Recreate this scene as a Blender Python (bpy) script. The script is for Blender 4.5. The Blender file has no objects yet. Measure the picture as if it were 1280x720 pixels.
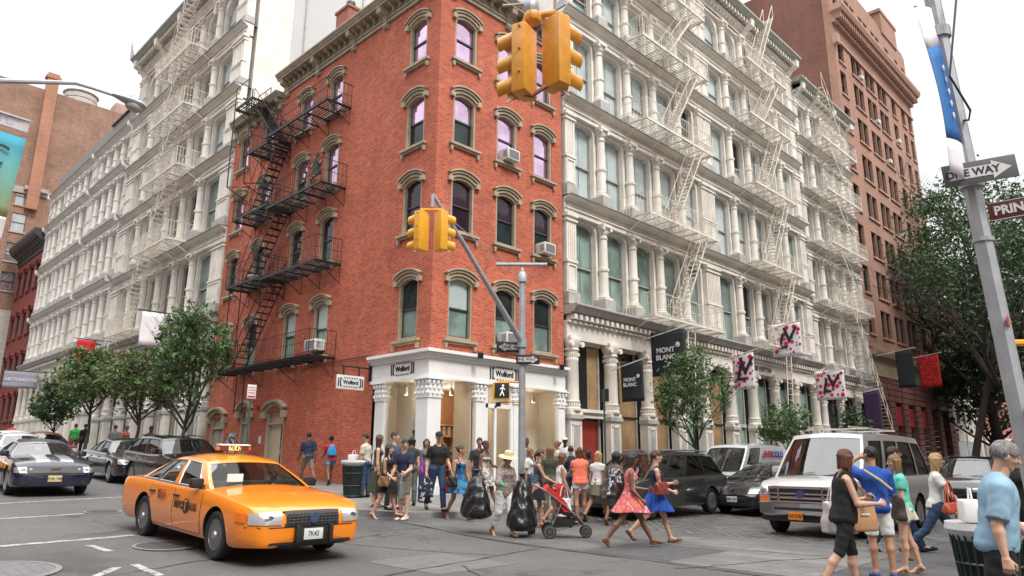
import bpy, bmesh, math, random
import numpy as np
from mathutils import Vector, Matrix, Euler, noise
R = math.radians
rnd = random.Random(7)
scene = bpy.context.scene
col = scene.collection

# ------------------------------------------------------------------ camera
CAM = np.array([-13.958, -17.455, 1.5]); YAW, PITCH, ROLL = map(R, (44.7509, 13.6013, .34652)); FPX = 889.8
def cam_basis():
    f = np.array([math.cos(YAW)*math.cos(PITCH), math.sin(YAW)*math.cos(PITCH), math.sin(PITCH)])
    r = np.array([math.sin(YAW), -math.cos(YAW), 0.]); u = np.cross(r, f)
    c, s = math.cos(ROLL), math.sin(ROLL)
    return f, c*r+s*u, -s*r+c*u
CF, CR, CU = cam_basis()
cd = bpy.data.cameras.new('camera'); cam = bpy.data.objects.new('camera', cd); col.objects.link(cam)
cd.sensor_width = 36; cd.lens = FPX/1280*36; cd.clip_start = .1; cd.clip_end = 2000
cam.matrix_world = Matrix(((CR[0], CU[0], -CF[0], CAM[0]), (CR[1], CU[1], -CF[1], CAM[1]), (CR[2], CU[2], -CF[2], CAM[2]), (0, 0, 0, 1)))
scene.camera = cam

# ------------------------------------------------------------------ light
SUN_EL, SUN_AZ = 50, 262         # elevation, direction the light comes from (math angle)
w = bpy.data.worlds.new('World'); scene.world = w; w.use_nodes = True
nt = w.node_tree; nt.nodes.clear()
def nd(t, kind, **kw):
    n = t.nodes.new(kind)
    for k, v in kw.items(): setattr(n, k, v)
    return n
out = nd(nt, 'ShaderNodeOutputWorld'); mixs = nd(nt, 'ShaderNodeMixShader')
sky = nd(nt, 'ShaderNodeTexSky', sky_type='NISHITA'); sky.sun_disc = False
sky.sun_elevation = R(SUN_EL); sky.sun_rotation = R(90-SUN_AZ); sky.dust_density = 3; sky.air_density = 1.2
b1 = nd(nt, 'ShaderNodeBackground'); b1.inputs[1].default_value = .1
b2 = nd(nt, 'ShaderNodeBackground')
tc = nd(nt, 'ShaderNodeTexCoord'); sx = nd(nt, 'ShaderNodeSeparateXYZ'); nt.links.new(tc.outputs['Generated'], sx.inputs[0])
mr = nd(nt, 'ShaderNodeMapRange'); mr.interpolation_type = 'SMOOTHSTEP'; mr.inputs[1].default_value = .50; mr.inputs[2].default_value = .85; mr.inputs[3].default_value = .76; mr.inputs[4].default_value = 2.9
nt.links.new(sx.outputs[2], mr.inputs[0])
ns = nd(nt, 'ShaderNodeTexNoise'); ns.inputs['Scale'].default_value = 2.2; ns.inputs['Detail'].default_value = 6; ns.inputs['Roughness'].default_value = .62
mp = nd(nt, 'ShaderNodeMapping'); mp.inputs['Scale'].default_value = (1, 1, 2.6); nt.links.new(tc.outputs['Generated'], mp.inputs[0]); nt.links.new(mp.outputs[0], ns.inputs[0])
cr = nd(nt, 'ShaderNodeValToRGB'); cr.color_ramp.elements[0].position = .3; cr.color_ramp.elements[0].color = (.88, .885, .90, 1)
cr.color_ramp.elements[1].position = .7; cr.color_ramp.elements[1].color = (.99, .975, .96, 1)
nt.links.new(ns.outputs[0], cr.inputs[0]); nt.links.new(cr.outputs[0], b2.inputs[0]); nt.links.new(mr.outputs[0], b2.inputs[1])
nt.links.new(sky.outputs[0], b1.inputs[0]); mixs.inputs[0].default_value = .9
nt.links.new(b1.outputs[0], mixs.inputs[1]); nt.links.new(b2.outputs[0], mixs.inputs[2]); nt.links.new(mixs.outputs[0], out.inputs[0])
sd = bpy.data.lights.new('sun', 'SUN'); sd.energy = 1.7; sd.angle = R(14); sd.color = (1, .95, .88)
so = bpy.data.objects.new('sun', sd); col.objects.link(so)
so.rotation_euler = (R(90-SUN_EL), 0, R(SUN_AZ+90))
vs = scene.view_settings; vs.view_transform = 'Standard'; vs.look = 'None'; vs.gamma = 1; vs.exposure = 0.66; vs.use_curve_mapping = False

# ------------------------------------------------------------------ placing
def G(y):                                   # street height: the avenue climbs gently away from the crossing
    a = max(0., y+8)
    return .042*a*min(1., a/3)**.5 if y < 25 else .042*33+.03*(y-25)
KERB_X, KERB_Y = -4.1, -4.0                 # kerb lines of the corner block
def surf(x, y):
    return G(y)+(.13 if on_walk(x, y) else 0)
def on_walk(x, y):
    if x < KERB_X or y < KERB_Y: return False
    if x < KERB_X+2 and y < KERB_Y+2 and (x-KERB_X-2)**2+(y-KERB_Y-2)**2 > 4: return False
    return True
def ray(px, py):
    return CF+CR*(px-640)/FPX-CU*(py-360)/FPX
def at(px, py):                             # picture point of a foot or tyre on the street -> place in the world
    d = ray(px, py); z = 0.
    for _ in range(40):
        t = (z-CAM[2])/d[2]; X = CAM+d*t; z = .5*z+.5*surf(X[0], X[1])
    return Vector((X[0], X[1], surf(X[0], X[1])))
def at_d(px, py, w):                        # point at a given distance along the view
    X = CAM+ray(px, py)*w
    return Vector(X)

# ------------------------------------------------------------------ materials
MATS = {}
def pbr(name, base=(.5, .5, .5), rough=.6, metal=0, var=0., vscale=3., bump=0., bscale=40., coat=0, emis=None, estr=0, spec=.5, coords='world', detail=5):
    if name in MATS: return MATS[name]
    m = bpy.data.materials.new(name); m.use_nodes = True; t = m.node_tree; p = t.nodes['Principled BSDF']
    p.inputs['Base Color'].default_value = (*base, 1); p.inputs['Roughness'].default_value = rough
    p.inputs['Metallic'].default_value = metal; p.inputs['Coat Weight'].default_value = coat; p.inputs['Coat Roughness'].default_value = .04
    p.inputs['Specular IOR Level'].default_value = spec
    if emis: p.inputs['Emission Color'].default_value = (*emis, 1); p.inputs['Emission Strength'].default_value = estr
    if var or bump:
        if coords == 'world': g = nd(t, 'ShaderNodeNewGeometry').outputs['Position']
        else: g = nd(t, 'ShaderNodeTexCoord').outputs['Object']
    if var:
        n = nd(t, 'ShaderNodeTexNoise'); n.inputs['Scale'].default_value = vscale; n.inputs['Detail'].default_value = detail; n.inputs['Roughness'].default_value = .6
        t.links.new(g, n.inputs[0])
        c = nd(t, 'ShaderNodeValToRGB'); c.color_ramp.elements[0].position = .3; c.color_ramp.elements[1].position = .7
        lo = tuple(max(0, b*(1-var)) for b in base); hi = tuple(min(1, b*(1+var)) for b in base)
        c.color_ramp.elements[0].color = (*lo, 1); c.color_ramp.elements[1].color = (*hi, 1)
        t.links.new(n.outputs[0], c.inputs[0]); t.links.new(c.outputs[0], p.inputs['Base Color'])
    if bump:
        n2 = nd(t, 'ShaderNodeTexNoise'); n2.inputs['Scale'].default_value = bscale; n2.inputs['Detail'].default_value = 3
        t.links.new(g, n2.inputs[0]); b = nd(t, 'ShaderNodeBump'); b.inputs['Strength'].default_value = bump; b.inputs['Distance'].default_value = .02
        t.links.new(n2.outputs[0], b.inputs['Height']); t.links.new(b.outputs[0], p.inputs['Normal'])
    MATS[name] = m; return m

def math_n(t, op, a, b=None, c=None):
    n = nd(t, 'ShaderNodeMath', operation=op)
    for i, v in enumerate((a, b, c)):
        if v is None: continue
        if isinstance(v, (int, float)): n.inputs[i].default_value = v
        else: t.links.new(v, n.inputs[i])
    return n.outputs[0]
def mixc(t, fac, a, b, mode='MIX'):
    n = nd(t, 'ShaderNodeMix', data_type='RGBA', blend_type=mode)
    for i, v in ((0, fac), (6, a), (7, b)):
        if isinstance(v, (int, float)): n.inputs[i].default_value = v
        elif isinstance(v, tuple): n.inputs[i].default_value = (*v, 1)
        else: t.links.new(v, n.inputs[i])
    return n.outputs[2]
def ramp(t, src, stops):
    c = nd(t, 'ShaderNodeValToRGB'); e = c.color_ramp.elements
    while len(e) < len(stops): e.new(.5)
    for k, (pos, cc) in enumerate(stops):
        e[k].position = pos; e[k].color = (*cc, 1) if isinstance(cc, tuple) else (cc, cc, cc, 1)
    t.links.new(src, c.inputs[0]); return c.outputs[0]
def noise_n(t, vec, scale, detail=4, rough=.6):
    n = nd(t, 'ShaderNodeTexNoise'); n.inputs['Scale'].default_value = scale; n.inputs['Detail'].default_value = detail; n.inputs['Roughness'].default_value = rough
    t.links.new(vec, n.inputs[0]); return n.outputs[0]
def facade_vec(t):                          # (distance along the wall, height, 0) whichever way the wall faces
    g = nd(t, 'ShaderNodeNewGeometry'); s = nd(t, 'ShaderNodeSeparateXYZ'); t.links.new(g.outputs['Position'], s.inputs[0])
    n = nd(t, 'ShaderNodeSeparateXYZ'); t.links.new(g.outputs['True Normal'], n.inputs[0])
    k = math_n(t, 'GREATER_THAN', math_n(t, 'ABSOLUTE', n.outputs[0]), .5)
    u = math_n(t, 'ADD', math_n(t, 'MULTIPLY', s.outputs[0], math_n(t, 'SUBTRACT', 1., k)), math_n(t, 'MULTIPLY', s.outputs[1], k))
    c = nd(t, 'ShaderNodeCombineXYZ'); t.links.new(u, c.inputs[0]); t.links.new(s.outputs[2], c.inputs[1])
    return c.outputs[0], g.outputs['Position'], s.outputs[2]
def brick(name, c1, c2, mortar, w=.215, h=.075, ms=.011, stain=.25, stain_col=None, pale=None, rough=.85):
    m = bpy.data.materials.new(name); m.use_nodes = True; t = m.node_tree; p = t.nodes['Principled BSDF']; p.inputs['Roughness'].default_value = rough
    v, pos, z = facade_vec(t)
    b = nd(t, 'ShaderNodeTexBrick'); b.inputs['Scale'].default_value = 1; b.inputs['Brick Width'].default_value = w; b.inputs['Row Height'].default_value = h
    b.inputs['Mortar Size'].default_value = ms; b.inputs['Mortar Smooth'].default_value = .3; b.inputs['Bias'].default_value = -.1
    b.inputs['Color1'].default_value = (*c1, 1); b.inputs['Color2'].default_value = (*c2, 1); b.inputs['Mortar'].default_value = (*mortar, 1)
    t.links.new(v, b.inputs[0])
    big = ramp(t, noise_n(t, pos, .35, 6, .65), [(.3, 1-stain), (.7, 1+stain*.3)])
    sm = nd(t, 'ShaderNodeMapping'); sm.inputs['Scale'].default_value = (1.9, .13, 1); t.links.new(v, sm.inputs[0])
    big = mixc(t, 1., big, ramp(t, noise_n(t, sm.outputs[0], 1., 5, .6), [(.32, 1-stain*.5), (.5, 1.)]), 'MULTIPLY')
    big = mixc(t, 1., big, ramp(t, noise_n(t, pos, 6., 3, .7), [(.3, .86), (.7, 1.1)]), 'MULTIPLY')
    c = mixc(t, 1., b.outputs[0], big, 'MULTIPLY')
    if pale:
        f = ramp(t, noise_n(t, pos, .9, 7, .7), [(.6, 0.), (.74, 1.)]); c = mixc(t, math_n(t, 'MULTIPLY', f, .5), c, pale)
    t.links.new(c, p.inputs['Base Color'])
    bp = nd(t, 'ShaderNodeBump'); bp.inputs['Strength'].default_value = .5; bp.inputs['Distance'].default_value = .01; bp.invert = True
    t.links.new(b.outputs['Fac'], bp.inputs['Height']); t.links.new(bp.outputs[0], p.inputs['Normal'])
    return m
def glassy(name, tint, rough=.03, metal=0., var=.0, spec=.5):
    """window pane seen from outside: dark room or blind behind a reflecting sheet"""
    m = bpy.data.materials.new(name); m.use_nodes = True; t = m.node_tree; p = t.nodes['Principled BSDF']
    p.inputs['Base Color'].default_value = (*tint, 1); p.inputs['Roughness'].default_value = rough; p.inputs['Metallic'].default_value = metal; p.inputs['Specular IOR Level'].default_value = spec
    g = nd(t, 'ShaderNodeNewGeometry').outputs['Position']
    n = noise_n(t, g, .8, 2); b = nd(t, 'ShaderNodeBump'); b.inputs['Strength'].default_value = .12; b.inputs['Distance'].default_value = .05
    t.links.new(n, b.inputs['Height']); t.links.new(b.outputs[0], p.inputs['Normal'])
    if var:
        f = ramp(t, noise_n(t, g, .7, 3), [(.4, tuple(c*(1-var) for c in tint)), (.6, tuple(min(1, c*(1+var)) for c in tint))]); t.links.new(f, p.inputs['Base Color'])
    return m
def clear_glass(name, tint=(.8, .85, .85), dark=.35, refl=.03):
    m = bpy.data.materials.new(name); m.use_nodes = True; t = m.node_tree; t.nodes.clear()
    o = nd(t, 'ShaderNodeOutputMaterial'); mx = nd(t, 'ShaderNodeMixShader'); tr = nd(t, 'ShaderNodeBsdfTransparent'); gl = nd(t, 'ShaderNodeBsdfGlossy')
    tr.inputs[0].default_value = (tint[0]*(1-dark), tint[1]*(1-dark), tint[2]*(1-dark), 1); gl.inputs['Roughness'].default_value = .02
    fr = nd(t, 'ShaderNodeLayerWeight'); fr.inputs[0].default_value = .5
    k = math_n(t, 'ADD', math_n(t, 'MULTIPLY', math_n(t, 'POWER', fr.outputs[1], 4.), .6), refl)
    t.links.new(k, mx.inputs[0]); t.links.new(tr.outputs[0], mx.inputs[1]); t.links.new(gl.outputs[0], mx.inputs[2]); t.links.new(mx.outputs[0], o.inputs[0])
    return m

# ------------------------------------------------------------------ scene tree
def tag(o, label=None, cat=None, group=None, kind=None):
    if label: o['label'] = label
    if cat: o['category'] = cat
    if group: o['group'] = group
    if kind: o['kind'] = kind
    return o
def thing(name, label, cat, loc=(0, 0, 0), rz=0., group=None):
    o = bpy.data.objects.new(name, None); col.objects.link(o); o.location = loc; o.rotation_euler = (0, 0, rz); o.empty_display_size = .2
    return tag(o, label, cat, group)
def copy_tree(o, parent=None):
    c = o.copy(); col.objects.link(c)
    for k in ('label', 'group', 'category'):
        pass
    c.parent = parent
    if parent is not None: c.matrix_parent_inverse = o.matrix_parent_inverse
    for ch in o.children: copy_tree(ch, c)
    return c
def link(name, me, parent=None):
    o = bpy.data.objects.new(name, me); col.objects.link(o)
    if parent is not None: o.parent = parent
    return o
class MB:
    """collects shapes; build() links them as ONE mesh object. fr: function local->world."""
    def __init__(s, fr=None): s.v = []; s.f = []; s.mi = []; s.mats = []; s.fr = fr; s.cur = 0; s.sm = []
    def m(s, mat):
        if mat not in s.mats: s.mats.append(mat)
        s.cur = s.mats.index(mat); return s
    def add(s, vs, fs, smooth=False):
        n = len(s.v)
        s.v += [s.fr(*p) for p in vs] if s.fr else [tuple(p) for p in vs]
        s.f += [tuple(i+n for i in f) for f in fs]; s.mi += [s.cur]*len(fs); s.sm += [smooth]*len(fs)
        return s
    def box(s, x0, x1, y0, y1, z0, z1):
        return s.add([(x0, y0, z0), (x1, y0, z0), (x1, y1, z0), (x0, y1, z0), (x0, y0, z1), (x1, y0, z1), (x1, y1, z1), (x0, y1, z1)],
                     [(0, 3, 2, 1), (4, 5, 6, 7), (0, 1, 5, 4), (1, 2, 6, 5), (2, 3, 7, 6), (3, 0, 4, 7)])
    def rbox(s, cx, cy, cz, sx, sy, sz, M=None, r=0):
        """box, bevelled when r>0, placed by matrix M"""
        bm = bmesh.new(); bmesh.ops.create_cube(bm, size=1)
        bmesh.ops.scale(bm, vec=(sx, sy, sz), verts=bm.verts)
        if r: bmesh.ops.bevel(bm, geom=bm.edges[:]+bm.verts[:], offset=r, segments=2, affect='EDGES', profile=.6)
        bmesh.ops.translate(bm, vec=(cx, cy, cz), verts=bm.verts)
        if M is not None: bmesh.ops.transform(bm, matrix=M, verts=bm.verts)
        bm.verts.index_update(); vs = [tuple(v.co) for v in bm.verts]; fs = [tuple(v.index for v in f.verts) for f in bm.faces]; bm.free()
        return s.add(vs, fs, bool(r))
    def prism(s, pts, a, b, axis='y'):
        """polygon pts (p,q) swept from a to b along axis; p,q are the other two axes in order"""
        n = len(pts)
        def mk(p, q, t): return {'x': (t, p, q), 'y': (p, t, q), 'z': (p, q, t)}[axis]
        vs = [mk(p, q, a) for p, q in pts]+[mk(p, q, b) for p, q in pts]
        fs = [tuple(range(n-1, -1, -1)), tuple(range(n, 2*n))]+[(i, (i+1) % n, n+(i+1) % n, n+i) for i in range(n)]
        return s.add(vs, fs)
    def tube(s, pts, r, n=8, cap=True, smooth=True):
        pts = [Vector(p) for p in pts]; k = len(pts); rs = r if isinstance(r, (list, tuple)) else [r]*k
        vs = []; prev = None
        for i, p in enumerate(pts):
            d = (pts[min(i+1, k-1)]-pts[max(i-1, 0)]).normalized()
            if prev is None:
                a = d.orthogonal().normalized() if abs(d.z) > .99 else Vector((0, 0, 1)).cross(d).normalized()
            else:
                a = (prev-d*prev.dot(d)); a = a.normalized() if a.length > 1e-6 else d.orthogonal().normalized()
            prev = a; b = d.cross(a)
            for j in range(n):
                th = 2*math.pi*j/n+math.pi/n; vs.append(tuple(p+(a*math.cos(th)+b*math.sin(th))*rs[i]))
        fs = [(i*n+j, i*n+(j+1) % n, (i+1)*n+(j+1) % n, (i+1)*n+j) for i in range(k-1) for j in range(n)]
        s.add(vs, fs, smooth and n > 4)
        if cap: s.add(vs[:n], [tuple(range(n-1, -1, -1))]); s.add(vs[-n:], [tuple(range(n))])
        return s
    def bar(s, a, b, r=.012): return s.tube([a, b], r*1.2, 4, True, False)
    def lathe(s, prof, c=(0, 0, 0), n=12, axis='z', smooth=True):
        """prof: [(radius, height)]"""
        vs = []
        for r, h in prof:
            for j in range(n):
                th = 2*math.pi*j/n; x, y = r*math.cos(th), r*math.sin(th)
                q = {'z': (x, y, h), 'x': (h, x, y), 'y': (x, h, y)}[axis]
                vs.append((q[0]+c[0], q[1]+c[1], q[2]+c[2]))
        fs = [(i*n+j, i*n+(j+1) % n, (i+1)*n+(j+1) % n, (i+1)*n+j) for i in range(len(prof)-1) for j in range(n)]
        s.add(vs, fs, smooth)
        if prof[0][0] > 1e-4: s.add(vs[:n], [tuple(range(n-1, -1, -1))])
        if prof[-1][0] > 1e-4: s.add(vs[-n:], [tuple(range(n))])
        return s
    def sphere(s, c, r, n=10, sc=(1, 1, 1)):
        k = n//2
        pr = [(math.sin(math.pi*i/k), -math.cos(math.pi*i/k)) for i in range(k+1)]
        vs = []
        for a, h in pr:
            for j in range(n):
                th = 2*math.pi*j/n; vs.append((c[0]+r*sc[0]*a*math.cos(th), c[1]+r*sc[1]*a*math.sin(th), c[2]+r*sc[2]*h))
        return s.add(vs, [(i*n+j, i*n+(j+1) % n, (i+1)*n+(j+1) % n, (i+1)*n+j) for i in range(k) for j in range(n)], True)
    def mesh(s, name, fix=True):
        me = bpy.data.meshes.new(name); me.from_pydata(s.v, [], s.f)
        for m in s.mats: me.materials.append(m)
        if s.mats: me.polygons.foreach_set('material_index', s.mi)
        me.polygons.foreach_set('use_smooth', s.sm)
        if fix:
            bm = bmesh.new(); bm.from_mesh(me); bmesh.ops.remove_doubles(bm, verts=bm.verts, dist=1e-5); bmesh.ops.recalc_face_normals(bm, faces=bm.faces); bm.to_mesh(me); bm.free()
        me.update()
        if any(s.sm): me.set_sharp_from_angle(angle=R(32))
        return me
    def build(s, name, mat=None, parent=None, rel=None, fix=True):
        """rel: world-space location of the parent, subtracted from the shape"""
        if mat is not None: s.mats = [mat]; s.mi = [0]*len(s.f)
        if parent is not None and rel is None and s.fr in (frR, frL): rel = parent_world(parent)
        if rel: s.v = [(x-rel[0], y-rel[1], z-rel[2]) for x, y, z in s.v]
        return link(name, s.mesh(name, fix), parent)
def parent_world(p):
    x = Vector((0, 0, 0))
    while p is not None: x = x+p.location; p = p.parent
    return x
def frR(u, o, z): return (u, -o, z)         # facade on the side street: u along, o outwards, z up
def frL(u, o, z): return (-o, u, z)         # facade on the avenue
def fr_at(base, fr):                        # same, measured from a base point
    return lambda u, o, z: tuple(a-b for a, b in zip(fr(u, o, z), base))
def text_mesh(txt, size, extrude=.004, align='CENTER', bold=.0, xs=1., shear=0.):
    c = bpy.data.curves.new('t', 'FONT'); c.body = txt; c.size = size; c.extrude = extrude; c.align_x = align; c.align_y = 'CENTER'; c.offset = bold; c.shear = shear; c.resolution_u = 3
    o = bpy.data.objects.new('t', c); col.objects.link(o); dg = bpy.context.evaluated_depsgraph_get()
    me = bpy.data.meshes.new_from_object(o.evaluated_get(dg)); bpy.data.objects.remove(o); bpy.data.curves.remove(c)
    for v in me.vertices: v.co.x *= xs
    return me
def text(name, txt, size, mat, parent, M, extrude=.004, bold=.0, xs=1., shear=0.):
    """M: matrix in the parent's space; letters read along its x axis, up its y axis"""
    me = text_mesh(txt, size, extrude, 'CENTER', bold, xs, shear); me.transform(M); me.materials.clear(); me.materials.append(mat)
    return link(name, me, parent)
def frame_M(o, x, y):
    x = Vector(x).normalized(); y = Vector(y).normalized(); z = x.cross(y)
    return Matrix(((x.x, y.x, z.x, o[0]), (x.y, y.y, z.y, o[1]), (x.z, y.z, z.z, o[2]), (0, 0, 0, 1)))
# ------------------------------------------------------------------ ground
def asphalt():
    m = bpy.data.materials.new('asphalt'); m.use_nodes = True; t = m.node_tree; p = t.nodes['Principled BSDF']
    g = nd(t, 'ShaderNodeNewGeometry').outputs['Position']
    base = ramp(t, noise_n(t, g, .22, 8, .62), [(.3, (.055, .055, .057)), (.5, (.084, .083, .082)), (.7, (.112, .110, .107))])
    fine = ramp(t, noise_n(t, g, 55, 3, .7), [(.3, .5), (.5, 1.), (.68, 1.5)])
    c = mixc(t, 1., base, fine, 'MULTIPLY'); c = mixc(t, 1., c, ramp(t, noise_n(t, g, 9, 4, .7), [(.3, .84), (.7, 1.14)]), 'MULTIPLY')
    v = nd(t, 'ShaderNodeTexVoronoi', feature='DISTANCE_TO_EDGE'); v.inputs['Scale'].default_value = .28
    wv = nd(t, 'ShaderNodeTexNoise'); wv.inputs['Scale'].default_value = 1.3; wv.inputs['Detail'].default_value = 6; t.links.new(g, wv.inputs[0])
    ad = nd(t, 'ShaderNodeVectorMath', operation='MULTIPLY_ADD'); t.links.new(wv.outputs[1], ad.inputs[0]); ad.inputs[1].default_value = (1.6, 1.6, 0); t.links.new(g, ad.inputs[2])
    t.links.new(ad.outputs[0], v.inputs[0])
    k = ramp(t, v.outputs[0], [(0., 1.), (.006, 1.), (.011, 0.)])
    k2 = math_n(t, 'MULTIPLY', k, ramp(t, noise_n(t, g, .5, 3), [(.48, 0.), (.58, 1.)]))
    c = mixc(t, math_n(t, 'MULTIPLY', k2, .65), c, (.035, .034, .033))
    oil = ramp(t, noise_n(t, g, 1.1, 6, .7), [(.58, 0.), (.72, .45)]); c = mixc(t, oil, c, (.06, .058, .056))
    t.links.new(c, p.inputs['Base Color']); p.inputs['Roughness'].default_value = .78
    b = nd(t, 'ShaderNodeBump'); b.inputs['Strength'].default_value = .35; b.inputs['Distance'].default_value = .01
    t.links.new(noise_n(t, g, 90, 3, .7), b.inputs['Height']); t.links.new(b.outputs[0], p.inputs['Normal'])
    return m
M_asph = asphalt()
M_asph_dark = pbr('asphalt_patch', (.062, .062, .064), .8, var=.25, vscale=4, bump=.3, bscale=90)
M_asph_mid = pbr('asphalt_worn', (.095, .093, .09), .8, var=.25, vscale=1.4, bump=.3, bscale=90)
M_walk = bpy.data.materials.new('paving'); M_walk.use_nodes = True
def _walk(t, p):
    g = nd(t, 'ShaderNodeNewGeometry').outputs['Position']
    b = nd(t, 'ShaderNodeTexBrick'); b.offset = 0; b.inputs['Scale'].default_value = 1; b.inputs['Brick Width'].default_value = 1.5; b.inputs['Row Height'].default_value = 1.5
    b.inputs['Mortar Size'].default_value = .012; b.inputs['Color1'].default_value = (.17, .16, .15, 1); b.inputs['Color2'].default_value = (.22, .21, .2, 1); b.inputs['Mortar'].default_value = (.06, .06, .06, 1)
    t.links.new(g, b.inputs[0])
    s = ramp(t, noise_n(t, g, 1.2, 7, .7), [(.3, .7), (.7, 1.15)]); s2 = ramp(t, noise_n(t, g, 14, 3, .6), [(.35, .9), (.62, 1.08)])
    t.links.new(mixc(t, 1., mixc(t, 1., b.outputs[0], s, 'MULTIPLY'), s2, 'MULTIPLY'), p.inputs['Base Color']); p.inputs['Roughness'].default_value = .8
_walk(M_walk.node_tree, M_walk.node_tree.nodes['Principled BSDF'])
M_kerb = pbr('kerb_stone', (.23, .225, .215), .75, var=.3, vscale=2)
def cobble(name, bw, bh, c1, c2, mortar, ms, bump):
    m = bpy.data.materials.new(name); m.use_nodes = True; t = m.node_tree; p = t.nodes['Principled BSDF']
    g = nd(t, 'ShaderNodeNewGeometry').outputs['Position']
    mp = nd(t, 'ShaderNodeMapping'); mp.inputs['Rotation'].default_value = (0, 0, R(90)); t.links.new(g, mp.inputs[0])
    wv = nd(t, 'ShaderNodeTexNoise'); wv.inputs['Scale'].default_value = 3; t.links.new(g, wv.inputs[0])
    ad = nd(t, 'ShaderNodeVectorMath', operation='MULTIPLY_ADD'); t.links.new(wv.outputs[1], ad.inputs[0]); ad.inputs[1].default_value = (.09, .09, 0); t.links.new(mp.outputs[0], ad.inputs[2])
    b = nd(t, 'ShaderNodeTexBrick'); b.inputs['Scale'].default_value = 1; b.inputs['Brick Width'].default_value = bw; b.inputs['Row Height'].default_value = bh
    b.inputs['Mortar Size'].default_value = ms; b.inputs['Mortar Smooth'].default_value = .8; b.inputs['Color1'].default_value = (*c1, 1); b.inputs['Color2'].default_value = (*c2, 1); b.inputs['Mortar'].default_value = (*mortar, 1)
    t.links.new(ad.outputs[0], b.inputs[0])
    s = ramp(t, noise_n(t, g, .8, 6, .7), [(.3, .65), (.7, 1.25)])
    t.links.new(mixc(t, 1., b.outputs[0], s, 'MULTIPLY'), p.inputs['Base Color']); p.inputs['Roughness'].default_value = .6
    bp = nd(t, 'ShaderNodeBump'); bp.inputs['Strength'].default_value = bump; bp.inputs['Distance'].default_value = .03; bp.invert = True
    t.links.new(b.outputs['Fac'], bp.inputs['Height']); t.links.new(bp.outputs[0], p.inputs['Normal'])
    return m
M_cob = cobble('cobblestones', .24, .13, (.27, .26, .245), (.12, .115, .11), (.022, .021, .02), .03, 1.)
M_slab = cobble('stone_slabs', 1.3, .42, (.17, .165, .155), (.12, .115, .11), (.05, .048, .046), .014, .4)
M_paint = pbr('worn_road_paint', (.36, .355, .34), .7)
def _worn(t, p):
    g = nd(t, 'ShaderNodeNewGeometry').outputs['Position']; t.links.new(ramp(t, noise_n(t, g, 7, 7, .75), [(.40, (.11, .108, .105)), (.52, (.36, .355, .34))]), p.inputs['Base Color'])
_worn(M_paint.node_tree, M_paint.node_tree.nodes['Principled BSDF'])

def sheet(name, x0, x1, ys, mat, dz=0., xs=None, kind='structure', fine=.5):
    """strip of ground following the street's slope"""
    m = MB(); ys = sorted(ys); yy = []
    for a, b in zip(ys[:-1], ys[1:]):
        n = max(1, int((b-a)/fine)) if b <= 40 and a >= -30 else max(1, int((b-a)/10)); yy += [a+(b-a)*i/n for i in range(n)]
    yy.append(ys[-1]); k = len(yy)
    m.add([(x, y, G(min(y, 90))+dz) for y in yy for x in (x0, x1)], [(2*i, 2*i+1, 2*i+3, 2*i+2) for i in range(k-1)])
    o = m.build(name, mat, None, fix=False); tag(o, kind=kind); return o
sheet('street', -700, 700, [-700, -30, 40, 700], M_asph)
sheet('cobbled_road', .2, 120, [-13.2, -4.0], M_cob, .004)
sheet('crosswalk', -2.0, .2, [-13.2, -9.2], M_slab, .005)
sheet('crosswalk', -4.05, -2.0, [-13.2, -11.0], M_slab, .005)
sheet('asphalt_strip', -3.95, .2, [-9.2, -4.0], M_asph_mid, .004)
sheet('asphalt_strip', -3.95, -2.0, [-11.0, -9.2], M_asph_dark, .0045)
def walk(name, path, inner):
    m = MB(); rows = []
    for (x, y), (xi, yi) in zip(path, inner):
        g = G(min(y, 90)); rows.append([(x, y, g-.05), (x, y, g+.125)]+[(x+(xi-x)*t, y+(yi-y)*t, G(min(y+(yi-y)*t, 90))+.13) for t in (.02, .26, .5, .75, 1.)])
    n = len(rows[0]); vs = [p for r in rows for p in r]; 
    m.m(M_kerb).add(vs, [(i*n+j, i*n+j+1, (i+1)*n+j+1, (i+1)*n+j) for i in range(len(rows)-1) for j in (0, 1)])
    m.m(M_walk).add(vs, [(i*n+j, i*n+j+1, (i+1)*n+j+1, (i+1)*n+j) for i in range(len(rows)-1) for j in range(2, n-1)])
    return tag(m.build(name, None, None), kind='structure')
pth = [(KERB_X, y) for y in list(range(200, 30, -10))+[30-.5*i for i in range(0, 64)]]; inn = [(.6, max(y, .6)) for x, y in pth]
for i in range(1, 9):
    a = R(180+90*i/8); pth.append((KERB_X+2+2*math.cos(a), KERB_Y+2+2*math.sin(a))); inn.append((.6, .6))
for x in [-1.5+.5*i for i in range(8)]+list(range(3, 20, 2))+list(range(20, 200, 10)): pth.append((x, KERB_Y)); inn.append((max(x, .6), .6))
walk('sidewalk', pth, inn)
# far side of the side street, and its corner where the photographer's neighbours stand
p2 = [(200-6*i, -13.3) for i in range(33)]+[(1.5, -14.2)]+[(-2.2-1.7*math.sin(R(a)), -16.3+1.7*math.cos(R(a))) for a in range(15, 91, 15)]+[(-3.9, -17-1.5*i) for i in range(10)]
walk('sidewalk', [(x, y-.9) for x, y in p2], [(max(x, 4), -32) for x, y in p2])
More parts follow.
